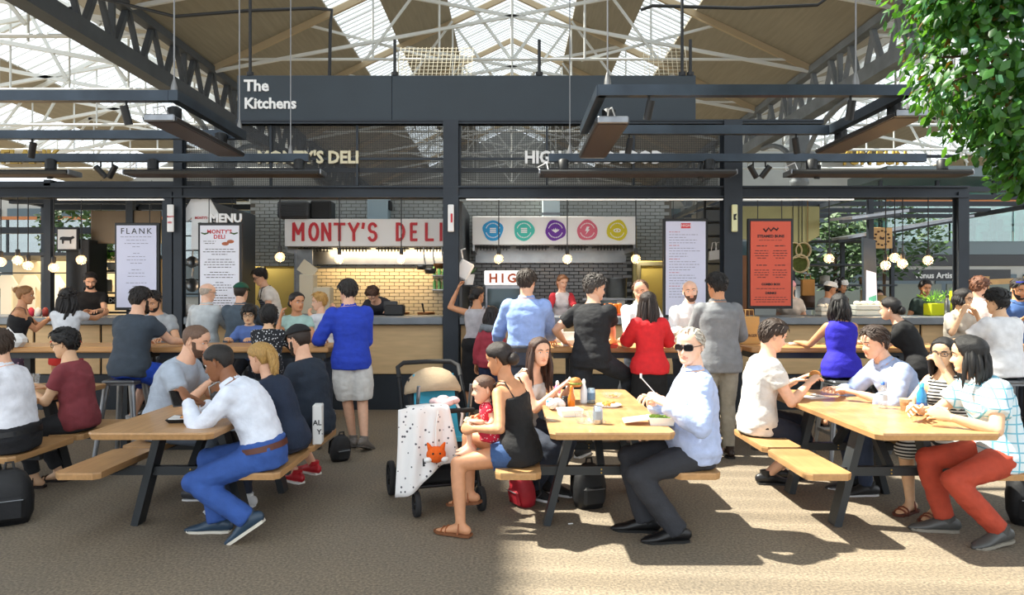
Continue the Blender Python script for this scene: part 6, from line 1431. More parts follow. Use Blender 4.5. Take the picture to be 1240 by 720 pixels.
person('person with tousled brown hair in a pale pink shirt beyond the bun table', 5.66, 8.7, -60, 1.86, None, (2,10), head=(10,-18,0), skin='light', hair=('messy','6a4028',.018), lod=2, shirt=dict(m='d8c4bc', sleeve=1.9, collar=True), pants=dict(m='3a3f4a'), shoes=('dress','2a1c14','222222'))
person('person in a denim blue polo with sunglasses pushed up on the head', 6.16, 8.7, 170, 1.84, None, (2,8), head=(-6,-20,0), skin='tan', hair=('short','17110e',.012), beard=('1a1310',.003), lod=2,
    hw=((6.3,8.4,1.3),(6.05,8.4,1.32)), shirt=dict(m='3f5f94', sleeve=.7, collar=True), pants=dict(m='3a3f4a'), shoes=('dress','2a1c14','222222'),
    extras=lambda T: MB().tube([T['HM'] @ Vector(v) for v in ((-.07,.03,.09),(-.045,.06,.098),(0,.066,.1),(.045,.06,.098),(.07,.03,.09))], [(.006,.012)]*5, 6).build('sunglasses', mat('blue_lens', hexc('2a3ab8'), .15), T['root']))
# staff of the bun stall and people far behind
person('worker in a white cook cap and grey t-shirt facing the bun shelves', 4.85, 11.0, -82, 1.64, None, (2,8), head=(0,-14,0), skin='tan', hair=('short','17110e',.01), cap=('cook','ece8e2'), z0=.2, lod=2, shirt=dict(m='b9bcc2', sleeve=.6), pants=dict(m='26282e'), shoes=('trainer','222222','444444'))
person('worker in a white headband and dark top behind the bun counter', 5.24, 11.5, -140, 1.70, None, (2,8), head=(10,-14,0), skin='tan', hair=('curly','17110e',.014), hairlen=.05, cap=('band','ece8e2'), z0=.2, lod=2, shirt=dict(m='3a3a40', sleeve=.6), pants=dict(m='26282e'), shoes=('trainer','222222','444444'))
person('worker in a dark green t-shirt by the lime planter box', 6.5, 11.3, 196, 1.66, None, (2,8), head=(20,-14,0), skin='tan', hair=('short','17110e',.014), z0=.2, lod=2, shirt=dict(m='2a3a34', sleeve=.6), pants=dict(m='26282e'), shoes=('trainer','222222','444444'))
person('passer-by in a dark coat beyond the coloured poster stand', 6.35, 12.4, 185, 1.72, None, (0,4), head=(6,-6,0), skin='light', hair=('short','17110e',.014), lod=2, shirt=dict(m='33343a', sleeve=1.9), pants=dict(m='26282e'), shoes=('trainer','222222','444444'))
person('worker in a pink cap and pale t-shirt half hidden by the orange menu', 4.28, 10.9, 150, 1.66, None, (4,12), female=True, head=(0,-10,0), skin='light', hair=('pony','5a3a24',.012), cap=('cook','e0a0a8'), z0=.2, lod=2, shirt=dict(m='d8ccc0', sleeve=.6), pants=dict(m='26282e'), shoes=('trainer','222222','444444'))
for px, lab in ((1141,'diner in a white shirt standing on the upper terrace near the bush'),(1180,'diner in a white shirt on the upper terrace behind the steel post')):
    person(lab, WX(px,28), 28.2, 140, 1.75, None, (0,6), skin='light', hair=dark, lod=2, z0=WZ(292,27)+.05, shirt=dict(m='e8e8ea', sleeve=1.9), pants=dict(m='26282e'), shoes=('dress','222222','222222'))
# ------------------------------------------------------------------ things on the tables
def tp(x, y, z=TZ): d = F*(CH-z)/(y-VY); return WX(x,d), d
M_clear = glassmat('clear_plastic', (.93,.96,.97), .18, .06, .08)
def put(name, label, cat, x, y, z=TZ, rz=0, group=None):
    X, d = tp(x, y, z); return thing(name, label, cat, (X, d, z), R(rz), group)
t = put('takeaway_box', 'open white takeaway box with green salad at the table edge', 'takeaway box', 800, 513, rz=-4)
def tray(t, w, l, h, m, nm='box_base'):
    i = .012; vs = [(-w/2*.85,-l/2*.85,0),(w/2*.85,-l/2*.85,0),(w/2*.85,l/2*.85,0),(-w/2*.85,l/2*.85,0),(-w/2,-l/2,h),(w/2,-l/2,h),(w/2,l/2,h),(-w/2,l/2,h)]
    vs += [(x*(.93),y*(.93),z) for x,y,z in vs[4:]]+[(x*.93,y*.93,.008) for x,y,z in vs[:4]]
    fs = [(3,2,1,0),(0,1,5,4),(1,2,6,5),(2,3,7,6),(3,0,4,7),(4,5,9,8),(5,6,10,9),(6,7,11,10),(7,4,8,11),(8,9,13,12),(9,10,14,13),(10,11,15,14),(11,8,12,15),(12,13,14,15)]
    return MB().add(vs, fs).build(nm, m, t)
def heap(t, m, n, w, l, z, r, nm, seed):
    g = MB(); q = random.Random(seed)
    for k in range(n): g.ball((q.uniform(-w,w),q.uniform(-l,l),z+q.uniform(0,r)), (r*q.uniform(.6,1.2),r*q.uniform(.6,1.2),r*.6), 7, 5)
    tag(g.build(nm, m, t), kind='stuff')
M_foam = mat('foam_white', hexc('ecebe6'), .6); M_salad = mat('salad', hexc('7fa03c'), .6, 0, .3, 60)
tray(t, .17, .15, .05, M_foam); heap(t, M_salad, 14, .055, .045, .03, .022, 'salad', 1); MB().box((-.165,.0,.03),(.16,.15,.012),.004,Matrix.Rotation(R(-8),3,'Y')).build('lid', M_foam, t)
t = put('takeaway_box', 'closed flat white takeaway box beside the drinks can', 'takeaway box', 690, 503, rz=12); tray(t, .16, .13, .04, M_foam); MB().box((0,0,.045),(.165,.135,.012),.004).build('lid', M_foam, t)
t = put('clear_tub', 'clear plastic tub lying open by the drinks can', 'tub', 708, 512, rz=5); MB().lathe([(0,.003),(.055,.003),(.068,.07),(.07,.072)], (0,0,0), 16).build('tub', M_clear, t); MB().lathe([(.07,0),(.072,.006),(.0,.01)], (.08,.04,.0), 16).build('lid', M_clear, t)
t = put('drinks_can', 'silver drinks can in front of the clear tub', 'can', 724, 513); MB().lathe([(0,0),(.025,0),(.032,.008),(.032,.105),(.026,.118),(.026,.12),(.0,.117)], (0,0,0), 16).build('can_body', mat('can_silver', hexc('b8bcc0'), .25, .8), t); MB().lathe([(.0325,.03),(.0325,.085)], (0,0,0), 16).build('can_print', mat('can_print', hexc('8b98a4'), .4, .3), t)
t = put('drinks_can', 'pale blue drinks can behind the spray bottle', 'can', 716, 488); MB().lathe([(0,0),(.025,0),(.032,.008),(.032,.105),(.026,.118),(.0,.117)], (0,0,0), 16).build('can_body', mat('can_blue', hexc('a9bcc8'), .3, .6), t); MB().lathe([(.0325,.03),(.0325,.085)], (0,0,0), 16).build('can_print', mat('can_print2', hexc('5f7f9c'), .4, .3), t)
def bottle(label, x, y, prof, m, capm, capr, rz=0):
    t = put('bottle', label, 'bottle', x, y); MB().lathe(prof, (0,0,0), 14).build('bottle_body', m, t); z = prof[-1][1]
    MB().lathe([(capr,z),(capr,z+.02),(capr*.4,z+.035),(0,z+.035)], (0,0,0), 12).build('bottle_cap', capm, t); return t
P_sq = [(0,0),(.03,0),(.032,.01),(.032,.11),(.022,.14),(.014,.15)]
bottle('tall white spray bottle on the picnic table', 707, 488, [(0,0),(.026,0),(.028,.01),(.028,.10),(.014,.14),(.012,.155)], mat('spray_white', hexc('e6ecf0'), .35), M_white, .013)
bottle('white squeeze bottle behind the pink one', 690, 484, P_sq, mat('squeeze_white', hexc('efece6'), .4), M_white, .012)
bottle('pink squeeze bottle with a white cap', 675, 482, [(0,0),(.026,0),(.028,.06),(.02,.1),(.014,.11)], mat('squeeze_pink', hexc('e07aa8'), .4), M_white, .014)
bottle('amber sauce bottle with an orange label', 692, 495, [(0,0),(.026,0),(.028,.08),(.014,.12),(.012,.14)], mat('amber', hexc('c8741c'), .2), mat('orange_cap', hexc('e07a1a'), .4), .013)
t = put('wet_wipes', 'crumpled white and blue plastic bag beside the sauce bottles', 'plastic bag', 673, 496); g = MB(); 
for k in range(9): q = random.Random(k); g.ball((q.uniform(-.05,.05),q.uniform(-.04,.04),.03+q.uniform(0,.03)), (q.uniform(.03,.05),q.uniform(.03,.04),.032), 8, 6)
g.build('bag_body', mat('bag_white', hexc('dfe6ec'), .4), t); MB().ball((-.03,.01,.06),(.04,.03,.02),8,6).build('blue_patch', mat('bag_blue', hexc('4a8ac0'), .4), t)
t = put('food_plate', 'paper plate with remains of fried food', 'plate', 737, 492); MB().lathe([(0,.004),(.07,.004),(.095,.018),(.097,.018),(.07,0)], (0,0,0), 18).build('plate', M_foam, t); heap(t, mat('fried', hexc('c58a3a'), .7, 0, .3, 40), 12, .045, .04, .012, .018, 'fried_food', 4)
t = put('foil_dish', 'clear shallow dish with crumbs beyond the paper plate', 'dish', 741, 481); MB().lathe([(0,.004),(.06,.004),(.085,.035),(.088,.035)], (0,0,0), 16).build('dish', M_clear, t); heap(t, mat('crumbs', hexc('b98a52'), .8), 6, .03, .03, .01, .012, 'crumbs', 5)
t = put('dark_bowl', 'small dark glass jar by the pink bottle', 'jar', 684, 492); MB().lathe([(0,0),(.03,0),(.034,.02),(.03,.06),(.022,.065)], (0,0,0), 14).build('jar_body', mat('dark_jar', hexc('2a2420'), .2), t); MB().lathe([(.024,.065),(.024,.078),(0,.078)], (0,0,0), 12).build('lid', M_black, t)
# phone user's lunch
t = put('food_tray', 'black tray with white napkin and bitten flatbread', 'tray', 232, 509, rz=10); tray(t, .28, .2, .025, M_black, 'tray_base'); MB().box((-.04,-.02,.02),(.17,.14,.008),.002,Matrix.Rotation(R(6),3,'Y')).build('napkin', M_white, t); heap(t, mat('flatbread', hexc('c08a52'), .8, 0, .4, 40), 10, .05, .04, .02, .022, 'flatbread', 7); heap(t, mat('tomato', hexc('b8402a'), .5), 4, .05, .03, .035, .012, 'tomato', 8)
t = thing('mobile_phone', 'black phone held in the hand of the white shirt', 'phone', (-2.20,4.67,.915), R(40)); MB().box((0,0,0),(.075,.012,.145),.004).build('phone_body', mat('phone_black', (.01,.01,.012), .2), t, rot=(R(-50),0,0)); MB().box((0,.0065,0),(.066,.002,.13)).build('phone_screen', mat('phone_screen', (.05,.06,.08), .1), t, rot=(R(-50),0,0))
t = put('camera_bag', 'small black and silver quilted handbag on the picnic table', 'handbag', 266, 492, rz=15); MB().box((0,0,.06),(.13,.07,.11),.025).build('bag_body', mat('bag_leather', (.02,.02,.022), .35), t); MB().tube([(-.06,0,.08),(-.075,0,.15),(-.01,0,.19),(.05,0,.14),(.06,0,.08)], .008, 6).build('chain_strap', M_chrome, t); MB().box((0,-.037,.07),(.03,.006,.025),.002).build('clasp', M_chrome, t)
# coffee table
def cup(label, x, y, c, h=.085):
    t = put('coffee_cup', label, 'cup', x, y); MB().lathe([(0,0),(.027,0),(.038,h),(.04,h+.003),(.036,h),(.034,h-.012),(0,h-.012)], (0,0,0), 16).build('cup_body', mat('cup_'+c, hexc(c), .6), t); MB().lathe([(.0295,.022),(.0355,.062)], (0,0,0), 16).build('cup_sleeve', mat('cup_sleeve', hexc('b98a5a'), .7), t); MB().lathe([(0,h-.01),(.034,h-.01)], (0,0,0), 14).build('coffee', mat('latte', hexc('c9a47a'), .4), t)
cup('brown and white coffee cup held at the table edge', 1140, 509, 'd8c6ac'); cup('coffee cup standing beside the blue bottle', 1096, 497, 'd2bd9e'); cup('second coffee cup half behind the blue bottle', 1106, 494, 'c2a67e', .07)
t = put('water_bottle', 'blue plastic water bottle with a label', 'bottle', 1116, 502); MB().lathe([(0,0),(.03,0),(.033,.01),(.031,.06),(.033,.11),(.031,.15),(.016,.185),(.014,.195)], (0,0,0), 16).build('bottle_body', mat('water_blue', hexc('2d7fb8'), .15), t); MB().lathe([(.0335,.04),(.0335,.09)], (0,0,0), 16).build('label_band', mat('label_navy', hexc('1f4f94'), .4), t); MB().lathe([(.016,.195),(.017,.225),(0,.228)], (0,0,0), 12).build('bottle_cap', mat('cap_cyan', hexc('4ab8dc'), .4), t)
t = put('water_bottle', 'clear plastic water bottle with a blue cap', 'bottle', 1069, 494); MB().lathe([(0,0),(.03,0),(.032,.01),(.03,.06),(.032,.1),(.031,.14),(.014,.175)], (0,0,0), 16).build('bottle_body', M_clear, t); MB().lathe([(.0325,.06),(.0325,.1)], (0,0,0), 16).build('label_band', mat('label_pale', hexc('c2cfdc'), .4), t); MB().lathe([(.014,.175),(.014,.195),(0,.196)], (0,0,0), 10).build('bottle_cap', mat('cap_blue', hexc('3a6ac0'), .4), t)
t = put('paper_wrapper', 'white paper wrapper lying under the burger', 'wrapper', 985, 481, rz=20); MB().box((0,0,.004),(.2,.16,.004)).build('paper', M_white, t); MB().box((.06,.02,.014),(.07,.1,.012),.004,Matrix.Rotation(R(14),3,'Y')).build('fold', M_white, t)
t = put('leaflet', 'printed leaflet lying flat on the picnic table', 'leaflet', 1030, 477, rz=-10); MB().box((0,0,.002),(.16,.1,.002)).build('paper', M_white, t); MB().box((0,0,.0035),(.12,.06,.001)).build('print', M_print, t)
def burger(x, y, z, label, s=1):
    t = thing('burger', label, 'burger', (x,y,z)); MB().lathe([(0,.0),(.04,.0),(.046,.012),(.044,.018)], (0,0,0), 14).build('bottom_bun', mat('bun_brown', hexc('b9793a'), .6), t); MB().lathe([(0,.018),(.05,.018),(.052,.026),(.045,.034)], (0,0,0), 14).build('filling', mat('lettuce', hexc('7f8a3a'), .6, 0, .4, 50), t); MB().lathe([(.046,.034),(.046,.045),(.03,.066),(0,.073)], (0,0,0), 14).build('top_bun', mat('bun_brown',(1,1,1)), t)
burger(2.50, 5.86, .90, 'half-wrapped burger held over the paper wrapper'); burger(.49, 5.47, .89, 'burger held by the person with long brown hair')
burger(-2.28, 5.68, .95, 'sandwich roll held by the person in pale grey t-shirt')
t = thing('plastic_fork', 'white plastic fork held by the person in sunglasses', 'fork', (.88,4.66,.92)); MB().tube([(0,0,0),(.06,.0,.03),(-.03,.0,.13)], .004, 6).build('fork_handle', M_white, t); MB().box((-.035,0,.145),(.014,.004,.03)).build('fork_head', M_white, t)
# far picnic table
t = put('plastic_cup', 'clear plastic cup on the far picnic table', 'cup', 42, 470); MB().lathe([(0,0),(.03,0),(.042,.13),(.044,.132)], (0,0,0), 14).build('cup_body', M_clear, t); MB().lathe([(0,.05),(.035,.05)], (0,0,0), 14).build('ice', M_white, t)
t = put('black_bowl', 'black takeaway bowl in front of the maroon t-shirt', 'bowl', 66, 472); MB().lathe([(0,0),(.05,0),(.075,.05),(.078,.05),(.06,.01)], (0,0,0), 16).build('bowl', M_black, t); heap(t, M_salad, 6, .03, .03, .02, .02, 'food', 9)
# high table clutter
for x, y, lab in ((674,414,'white takeaway box by the pale blue shirt'),(690,418,'white food box between the pale blue shirt and the black t-shirt')):
    t = put('takeaway_box', lab, 'takeaway box', x, y, HZ, 8); tray(t, .18, .14, .06, M_foam); MB().box((0,.05,.09),(.18,.02,.1),.004).build('lid', M_foam, t)
t = put('snack_tray', 'red checked snack tray with food by the black t-shirt', 'tray', 738, 421, HZ); tray(t, .16, .12, .04, mat('red_paper', hexc('d0442e'), .6), 'tray_base'); heap(t, mat('fried',(1,1,1)), 8, .05, .03, .03, .02, 'food', 11)
t = thing('paper_bag', 'brown paper carrier bag beside the grey suit jacket', 'bag', (WX(905,7.75),7.75,HZ), R(8)); MB().box((0,0,.15),(.22,.13,.30),.006).build('bag_body', mat('kraft2', hexc('c49a5e'), .85, 0, .06, 8, .3, 12), t)
for s in (-1,1): MB().tube([(-.05,s*.05,.29),(-.045,s*.05,.37),(.045,s*.05,.37),(.05,s*.05,.29)], .006, 5).build('handle', mat('kraft2',(1,1,1)), t)
text('print', 'BURGER', (-.07,-.067,.08), .04, M_printd, t, .0005, .001)
t = put('place_tray', 'clear tray of wrapped cutlery on the high table', 'tray', 968, 418, HZ); tray(t, .3, .16, .03, M_clear, 'tray_base'); MB().box((0,0,.02),(.2,.08,.02),.005).build('cutlery_pack', M_foam, t)
t = thing('condiment_set', 'row of small sauce pots on the steak stall counter', 'condiments', (WX(42,9.95),9.95,1.29))
for k, c in enumerate(('d8c83a','c8324a','e8e4da','8a2a22')): MB().lathe([(0,0),(.035,0),(.04,.09),(.02,.12),(0,.13)], (-.15+k*.1,0,0), 10).build('sauce_pot', mat('pot_'+c, hexc(c), .4), t)
t = put('white_bag', 'folded white carrier bag on the high table', 'bag', 10, 420, HZ, 0); MB().box((0,0,.07),(.34,.18,.14),.05).build('bag_body', M_white, t); MB().tube([(-.06,0,.13),(0,0,.2),(.06,0,.13)], .008, 5).build('handle', M_white, t)
for px, py in ((178,417),(388,419)): 
    t = put('high_table_phone' if False else 'phone', 'phone lying on the high table by the '+('slate t-shirt' if px < 200 else 'royal blue shirt'), 'phone', px, py, HZ, 20); MB().box((0,0,.005),(.075,.15,.009),.003).build('phone_body', mat('phone_black',(1,1,1)), t); MB().box((0,0,.0102),(.066,.135,.001)).build('phone_screen', mat('phone_screen',(1,1,1)), t)
# ------------------------------------------------------------------ bags on the floor and benches
t = thing('tote_bag', 'white carrier bag with black lettering AL and Y on the bench', 'bag', (-1.50,5.50,BZ), R(8)); MB().box((0,0,.15),(.07,.13,.30),.006).build('bag_body', M_white, t)
text('lettering', 'AL', (-.03,-.068,.15), .055, M_black, t, .0005, .001); text('lettering', 'Y.', (-.0,-.068,.08), .055, M_black, t, .0005, .001)
def backpack(x, y, rz, c, label, sc=1, tilt=0):
    t = thing('backpack', label, 'backpack', (x,y,0), R(rz)); m = mat('pack_'+c, hexc(c), .6, 0, .15, 12, .2, 40); B = MB()
    secs = [(0,.13,.09),(.08,.16,.11),(.2,.165,.115),(.3,.15,.10),(.38,.11,.075),(.42,.05,.04)]; N = 16; rows = []
    for z, rx, ry in secs: rows.append([Vector((rx*sc*math.copysign(abs(math.cos(2*PI*j/N))**.7,math.cos(2*PI*j/N)), ry*sc*math.copysign(abs(math.sin(2*PI*j/N))**.7,math.sin(2*PI*j/N)), z*sc)) for j in range(N)])
    B.add([v for r_ in rows for v in r_], [(i*N+j,i*N+(j+1)%N,(i+1)*N+(j+1)%N,(i+1)*N+j) for i in range(5) for j in range(N)]+[tuple(range(N))[::-1],tuple(range(5*N,6*N))], True); rt = (R(tilt),0,0)
    B.build('pack_body', m, t, rot=rt); MB().box((0,-.115*sc,.13*sc),(.22*sc,.05*sc,.18*sc),.03).build('front_pocket', m, t, rot=rt); MB().tube([(-.03,0,.40*sc),(-.02,0,.47*sc),(.02,0,.47*sc),(.03,0,.40*sc)], .009, 6).build('top_loop', M_black, t, rot=rt)
    for s in (-1,1): MB().tube([(s*.07*sc,.09*sc,.36*sc),(s*.1*sc,.17*sc,.28*sc),(s*.11*sc,.16*sc,.1*sc),(s*.1*sc,.1*sc,.04)], [(.02,.006)]*4, 6).build('shoulder_strap', M_black, t, rot=rt)
    MB().tube([(-.10*sc,-.142*sc,.2*sc),(.10*sc,-.142*sc,.2*sc)], .004, 5).build('zip', M_galv, t, rot=rt)
backpack(.58, 5.36, 20, '17181a', 'black backpack standing under the picnic table with bottles', .78); backpack(.10, 5.42, -60, 'a81f2c', 'red backpack lying under the bench of the picnic table', .68, 12)
backpack(-1.66, 6.85, 40, '1b1c1f', 'black bag slumped beside the bench with red trainers', .6, 8); backpack(-3.52, 4.98, 30, '141518', 'black backpack under the bench with the white shirt and black trousers', .9); backpack(3.62, 4.95, -20, '16171a', 'black rucksack standing behind the rust red trousers', .95)
t = thing('shopping_bag', 'blue fabric bag on the floor beside the black backpack', 'bag', (-3.62,4.62,0), R(15)); MB().box((0,0,.1),(.24,.16,.20),.05).build('bag_body', mat('bag_navy', hexc('1f3a86'), .7), t); MB().tube([(-.07,0,.18),(-.04,0,.28),(.05,0,.28),(.07,0,.18)], .01, 6).build('handle', M_black, t)
o = MB().box((0,0,.004),(.035,.012,.006),.002).build('litter', M_white, None, (WX(691,4.95),4.95,0), (0,0,.2)); tag(o, 'tiny scrap of white paper on the floor', 'litter')
# ------------------------------------------------------------------ pushchair
t = thing('pushchair', 'black framed pushchair with beige hood and starry white muslin', 'pushchair', (-.56,5.50,0), R(198))
M_fr = mat('pram_frame', hexc('1c1d20'), .4, .4); M_ty = mat('tyre', (.015,.015,.016), .8); M_blue = mat('pram_blue', hexc('3fa6c4'), .8); M_hood = mat('hood_beige', hexc('b8a184'), .85, 0, .06, 10, .3, 50)
def wheel(c, r, w):
    RY = Matrix.Rotation(PI/2,4,'Y'); ty = MB().lathe([(r*.8,-w/2),(r*.97,-w/2),(r,-w*.2),(r,w*.2),(r*.97,w/2),(r*.8,w/2),(r*.8,-w/2)], (0,0,0), 24, M=RY).build('wheel', M_ty, t, c)
    s = MB().lathe([(0,-w*.5),(r*.2,-w*.5),(r*.2,w*.5),(0,w*.5)], (0,0,0), 12, M=RY)
    for k in range(5): a = 2*PI*k/5; s.bar((0,0,0),(0,r*.84*math.cos(a),r*.84*math.sin(a)),.02,.022,(1,0,0))
    s.build('spokes', M_fr, ty)
for s in (-1,1):
    wheel((s*.33,-.30,.135), .135, .045); wheel((s*.24,.33,.09), .09, .04); wheel((s*.19,.33,.09), .088, .035) if False else None
    MB().tube([(s*.24,.33,.09),(s*.235,.30,.19),(s*.25,.1,.36),(s*.26,-.12,.60),(s*.255,-.36,.92)], .016, 8).build('side_tube', M_fr, t)
    MB().tube([(s*.26,-.02,.50),(s*.28,-.2,.28),(s*.30,-.30,.135)], .016, 8).build('rear_leg', M_fr, t)
    MB().tube([(s*.2,.02,.55),(s*.2,.16,.78),(s*.2,.2,.92)], .014, 8).build('seat_post', M_galv, t)
MB().tube([(-.255,-.36,.92),(-.255,-.44,1.0),(-.2,-.49,1.03),(0,-.5,1.035),(.2,-.49,1.03),(.255,-.44,1.0),(.255,-.36,.92)], .019, 8).build('handlebar', M_ty, t)
MB().tube([(-.33,-.30,.135),(.33,-.30,.135)], .012, 6).build('rear_axle', M_fr, t); MB().tube([(-.25,.28,.2),(.25,.28,.2)], .014, 6).build('front_axle', M_fr, t)
sh = MB(); N = 9; prof = [(.34,.36),(.30,.50),(.12,.46),(-.08,.48),(-.2,.70),(-.27,.92)]; 
for wd, off in ((.2,0),): 
    for (y0,z0_),(y1,z1_) in zip(prof, prof[1:]): sh.bar((0,y0,z0_),(0,y1,z1_),.40,.05,(0,0,1) if abs(y1-y0) > abs(z1_-z0_) else (0,1,0))
sh.build('seat_shell', mat('seat_black', hexc('232427'), .8), t)
pd = MB()
for (y0,z0_),(y1,z1_) in zip(prof[1:], prof[2:]): pd.bar((0,y0+.02,z0_+.035),(0,y1+.02,z1_+.035),.33,.03,(0,0,1) if abs(y1-y0) > abs(z1_-z0_) else (0,1,0))
pd.build('seat_liner', M_blue, t)
hd = MB(); rows = []
for i in range(8):
    a = R(-45+i*17); rr = .23*(1+.05*(i % 2))
    rows.append([Vector((.22*math.cos(b), -.27+rr*math.sin(b)*math.sin(a), .80+rr*math.sin(b)*math.cos(a)*.85)) for b in [PI*j/10 for j in range(11)]])
hd.add([v for r_ in rows for v in r_], [(i*11+j,i*11+j+1,(i+1)*11+j+1,(i+1)*11+j) for i in range(7) for j in range(10)], True); ho = hd.build('hood', M_hood, t)
so = ho.modifiers.new('thick','SOLIDIFY'); so.thickness = .012
for i in (0,3,7): MB().tube(rows[i], .008, 5).build('hood_rib', M_hood, ho)
MB().tube([(-.21,.03,.70),(-.21,.22,.73),(0,.28,.74),(.21,.22,.73),(.21,.03,.70)], .018, 8).build('bumper_bar', M_ty, t)
bs = MB().box((0,0,.26),(.44,.46,.16),.04,taper=None).build('basket', mat('basket_black', hexc('1d1e20'), .9), t)
def star_mat():
    m = pattern_mat('starry_muslin','dots',hexc('eeecea'),hexc('55555c'),24); return m
ml = MB(); nx, ny = 16, 18; grid = []
for j in range(ny+1):
    v = j/ny
    for i in range(nx+1):
        u = i/nx; fold = .018*math.sin(u*19+v*4)*min(1,v*2)
        w_ = max(0,(v-.14)/.86); wd = .36+.10*w_
        if v < .14: p = Vector((.30-.30*u, .22+.10*(v/.14), .79-.02*abs(u-.5)))
        else: p = Vector((.36+.03*w_-wd*u, .325+.05*w_+fold-.10*max(0,.3-u)*2, .785-.64*w_*(1-.42*u+.05*math.sin(u*7))))
        grid.append(p)
ml.add(grid, [(j*(nx+1)+i,j*(nx+1)+i+1,(j+1)*(nx+1)+i+1,(j+1)*(nx+1)+i) for j in range(ny) for i in range(nx)], True); mo = ml.build('muslin_cloth', star_mat(), t); so = mo.modifiers.new('thick','SOLIDIFY'); so.thickness = .006
tt = thing('soft_toy', 'orange plush toy hanging on the pushchair front', 'toy', tuple(t.matrix_world @ Vector((0,0,0))) if False else (-.54,5.06,.40), R(10))
MB().ball((0,0,.06),(.07,.05,.06),14,10).build('toy_body', mat('plush_orange', hexc('e8641a'), .9, 0, .1, 40, .4, 120), tt)
for s in (-1,1): MB().tube([(s*.04,0,.1),(s*.06,0,.14)], [.022,.008], 8, True).build('ear', MATS['plush_orange'], tt); MB().ball((s*.06,-.03,.03),(.03,.02,.02),8,6).build('paw', M_white, tt); MB().ball((s*.025,-.046,.075),.008,6,4).build('eye', M_black, tt)
MB().tube([(0,0,.11),(.0,.03,.25),(.02,.06,.36)], .006, 5).build('loop', M_white, tt)
tt = thing('muslin_bundle', 'pale pink bundled cloth lying on the pushchair bar', 'cloth', (-.50,5.32,.76), 0); g = MB()
for k in range(7): q = random.Random(k+40); g.ball((q.uniform(-.08,.08),q.uniform(-.05,.05),.03+q.uniform(0,.03)), (.05,.04,.03), 8, 6)
g.build('cloth', mat('pink_cloth', hexc('e6c4c4'), .9), tt); MB().tube([(.08,0,.03),(.13,-.02,-.05),(.12,-.03,-.14)], [(.02,.006)]*3, 6).build('ribbon', M_white, tt)
# ------------------------------------------------------------------ climber foliage, upper right
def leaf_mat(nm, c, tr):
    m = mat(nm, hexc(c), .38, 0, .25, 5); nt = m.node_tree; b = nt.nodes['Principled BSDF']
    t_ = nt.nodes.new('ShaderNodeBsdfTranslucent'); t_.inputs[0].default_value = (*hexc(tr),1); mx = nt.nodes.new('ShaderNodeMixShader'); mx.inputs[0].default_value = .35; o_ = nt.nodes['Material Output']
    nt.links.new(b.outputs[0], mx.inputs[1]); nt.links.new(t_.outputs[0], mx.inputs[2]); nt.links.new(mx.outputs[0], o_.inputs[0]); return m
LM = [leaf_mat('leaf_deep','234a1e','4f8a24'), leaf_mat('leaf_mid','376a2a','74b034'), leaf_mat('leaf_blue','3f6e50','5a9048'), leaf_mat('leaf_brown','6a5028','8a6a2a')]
t = thing('tree', 'leafy evergreen tree with glossy oval leaves by the steel post', 'tree', (4.35,4.35,0))
O = Vector((4.35,4.35,0))
MB().lathe([(.30,0),(.34,.55),(.36,.56),(.33,.5),(.0,.5)], (0,0,0), 18).build('planter', M_steel2, t); MB().tube([(0,0,.5),(-.03,.02,1.4),(-.08,-.02,2.2),(-.15,0,3.0)], [.06,.05,.045,.035], 8).build('trunk', mat('bark',(1,1,1)), t)
def leaf_geo(mb, p, d, n, s):
    r = d.cross(n).normalized(); n = r.cross(d).normalized()
    mb.add([p, p+d*s*.45+r*s*.30-n*s*.06, p+d*s*.5+n*s*.02, p+d*s*.45-r*s*.30-n*s*.06, p+d*s*.8+r*s*.17-n*s*.08, p+d*s-n*s*.12, p+d*s*.8-r*s*.17-n*s*.08], [(0,1,2),(0,2,3),(1,4,5,2),(2,5,6,3)], True)
LF = [MB() for _ in range(4)]
for i in range(4): leaf_geo(LF[i], Vector((0,0,0)), Vector((0,1,0)), Vector((0,0,1)), 1)
LME = [LF[i].mesh('leaf', LM[i]) for i in range(4)]
blobs = [((3.45,4.3,3.75),(1.12,.95,1.25)),((2.95,4.15,3.05),(.62,.55,.62)),((3.2,4.1,2.65),(.55,.5,.42)),((2.75,4.1,3.9),(.48,.5,.7)),((3.7,4.2,2.8),(.7,.6,.6)),((2.62,4.0,3.35),(.3,.3,.3)),((3.2,4.05,2.36),(.42,.36,.26))]
rnd = random.Random(11); cand = []; ST = [MB() for _ in range(4)]
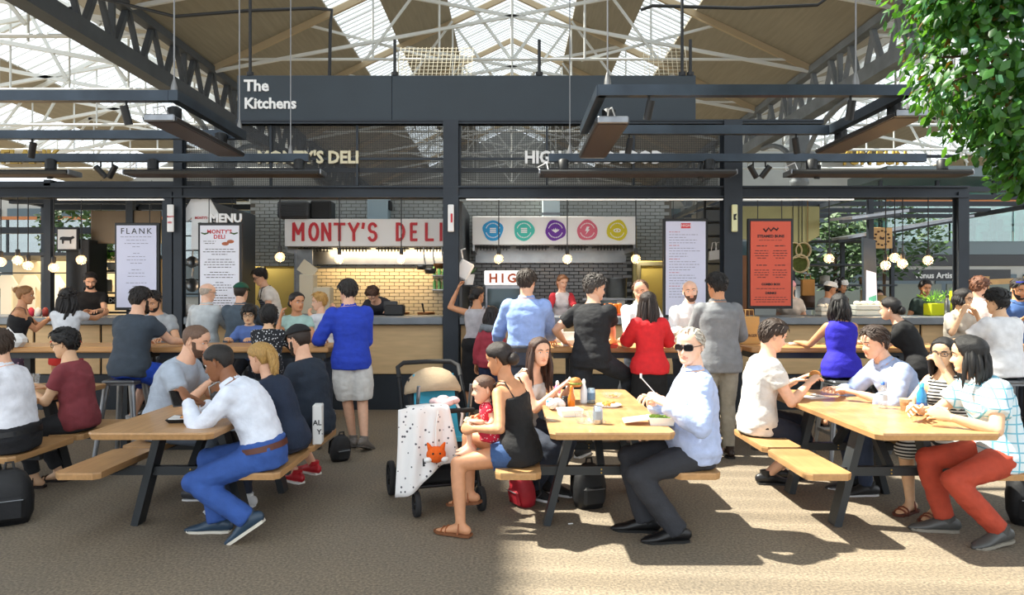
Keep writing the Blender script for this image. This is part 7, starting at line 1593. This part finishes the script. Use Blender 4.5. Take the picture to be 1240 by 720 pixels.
for bi, (c, rad) in enumerate(blobs):
    n = int(4600*rad[0]*rad[2]/(1.4)+800)
    for k in range(n):
        d = Vector((rnd.gauss(0,1),rnd.gauss(0,1),rnd.gauss(0,1))).normalized(); q = rnd.uniform(.45,1.0)**.5; jit = 1+.18*noise.noise(d*3+Vector((bi,0,0)))
        p = Vector(c)+Vector((d.x*rad[0],d.y*rad[1],d.z*rad[2]))*q*jit
        if p.z > 4.9: continue
        ld = (d*.5+Vector((rnd.gauss(0,.5),rnd.gauss(0,.5),-.55+rnd.gauss(0,.4)))).normalized(); nn = (d+Vector((rnd.gauss(0,.4),rnd.gauss(0,.4),.6))).normalized()
        mi = 3 if rnd.random() < .03 else (1 if rnd.random() < (.55 if d.x < -.2 else .25) else (2 if rnd.random() < .3 else 0))  # lighter leaves favoured on the sunward side, painting in sunlit foliage
        s = rnd.uniform(.05,.085); dep = p.y; inview = WX(1085,p.y) < p.x < WX(1240,p.y) and p.z < WZ(0,p.y)
        cand.append((0 if inview else 1, dep, p, ld, nn, mi, s))
cand.sort(key=lambda q: (q[0], q[1]))
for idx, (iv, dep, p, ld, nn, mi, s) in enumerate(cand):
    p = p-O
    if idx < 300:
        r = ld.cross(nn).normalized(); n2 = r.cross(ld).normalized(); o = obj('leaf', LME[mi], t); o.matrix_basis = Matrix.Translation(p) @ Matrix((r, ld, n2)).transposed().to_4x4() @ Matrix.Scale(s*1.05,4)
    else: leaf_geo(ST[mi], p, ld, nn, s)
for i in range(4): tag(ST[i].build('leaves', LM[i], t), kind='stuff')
for k in range(26):
    bi = k % len(blobs); c, rad = blobs[bi]; a = rnd.uniform(0,2*PI); e = Vector(c)+Vector((math.cos(a)*rad[0]*.8,math.sin(a)*rad[1]*.6,rnd.uniform(-.7,.5)*rad[2])); s0 = Vector((4.2,4.35,2.4+rnd.uniform(0,.6)))
    mid = (s0+e)/2+Vector((0,0,.25)); MB().tube([s0-O, mid-O, e-O], [.022,.014,.005], 6).build('branch', mat('bark',(1,1,1)), t)
# kitchen floor platforms
for x0, x1 in ((-8.5,-4.75),(-4.5,-.95),(-.7,2.95),(3.2,8.2)):
    z = .25 if -4.6 < x0 < 3 else .2
    tag(bx('floor_platform', ((x0+x1)/2,11.6,z/2), (x1-x0,1.8,z), M_dgrey), kind='structure')

# black service cables looped under the roof
for pts, lab in (([(-27,-38,12.5),(212,20,12.5),(300,13,12.5),(380,10,12.5),(402,12,12.5),(400,30,12.5),(399,95,12.5)],'dark cable looped under the roof above the market name'),([(776,12,12.5),(790,7,12.5),(900,10,12.5),(990,6,12.5),(1010,-8,12.5)],'dark cable looped under the roof above the foliage side')):
    o = MB().tube([(WX(x,d),d,WZ(y,d)) for x,y,d in pts], .03, 6).build('service_cable', M_black); tag(o, lab, 'cable')
finish_people()
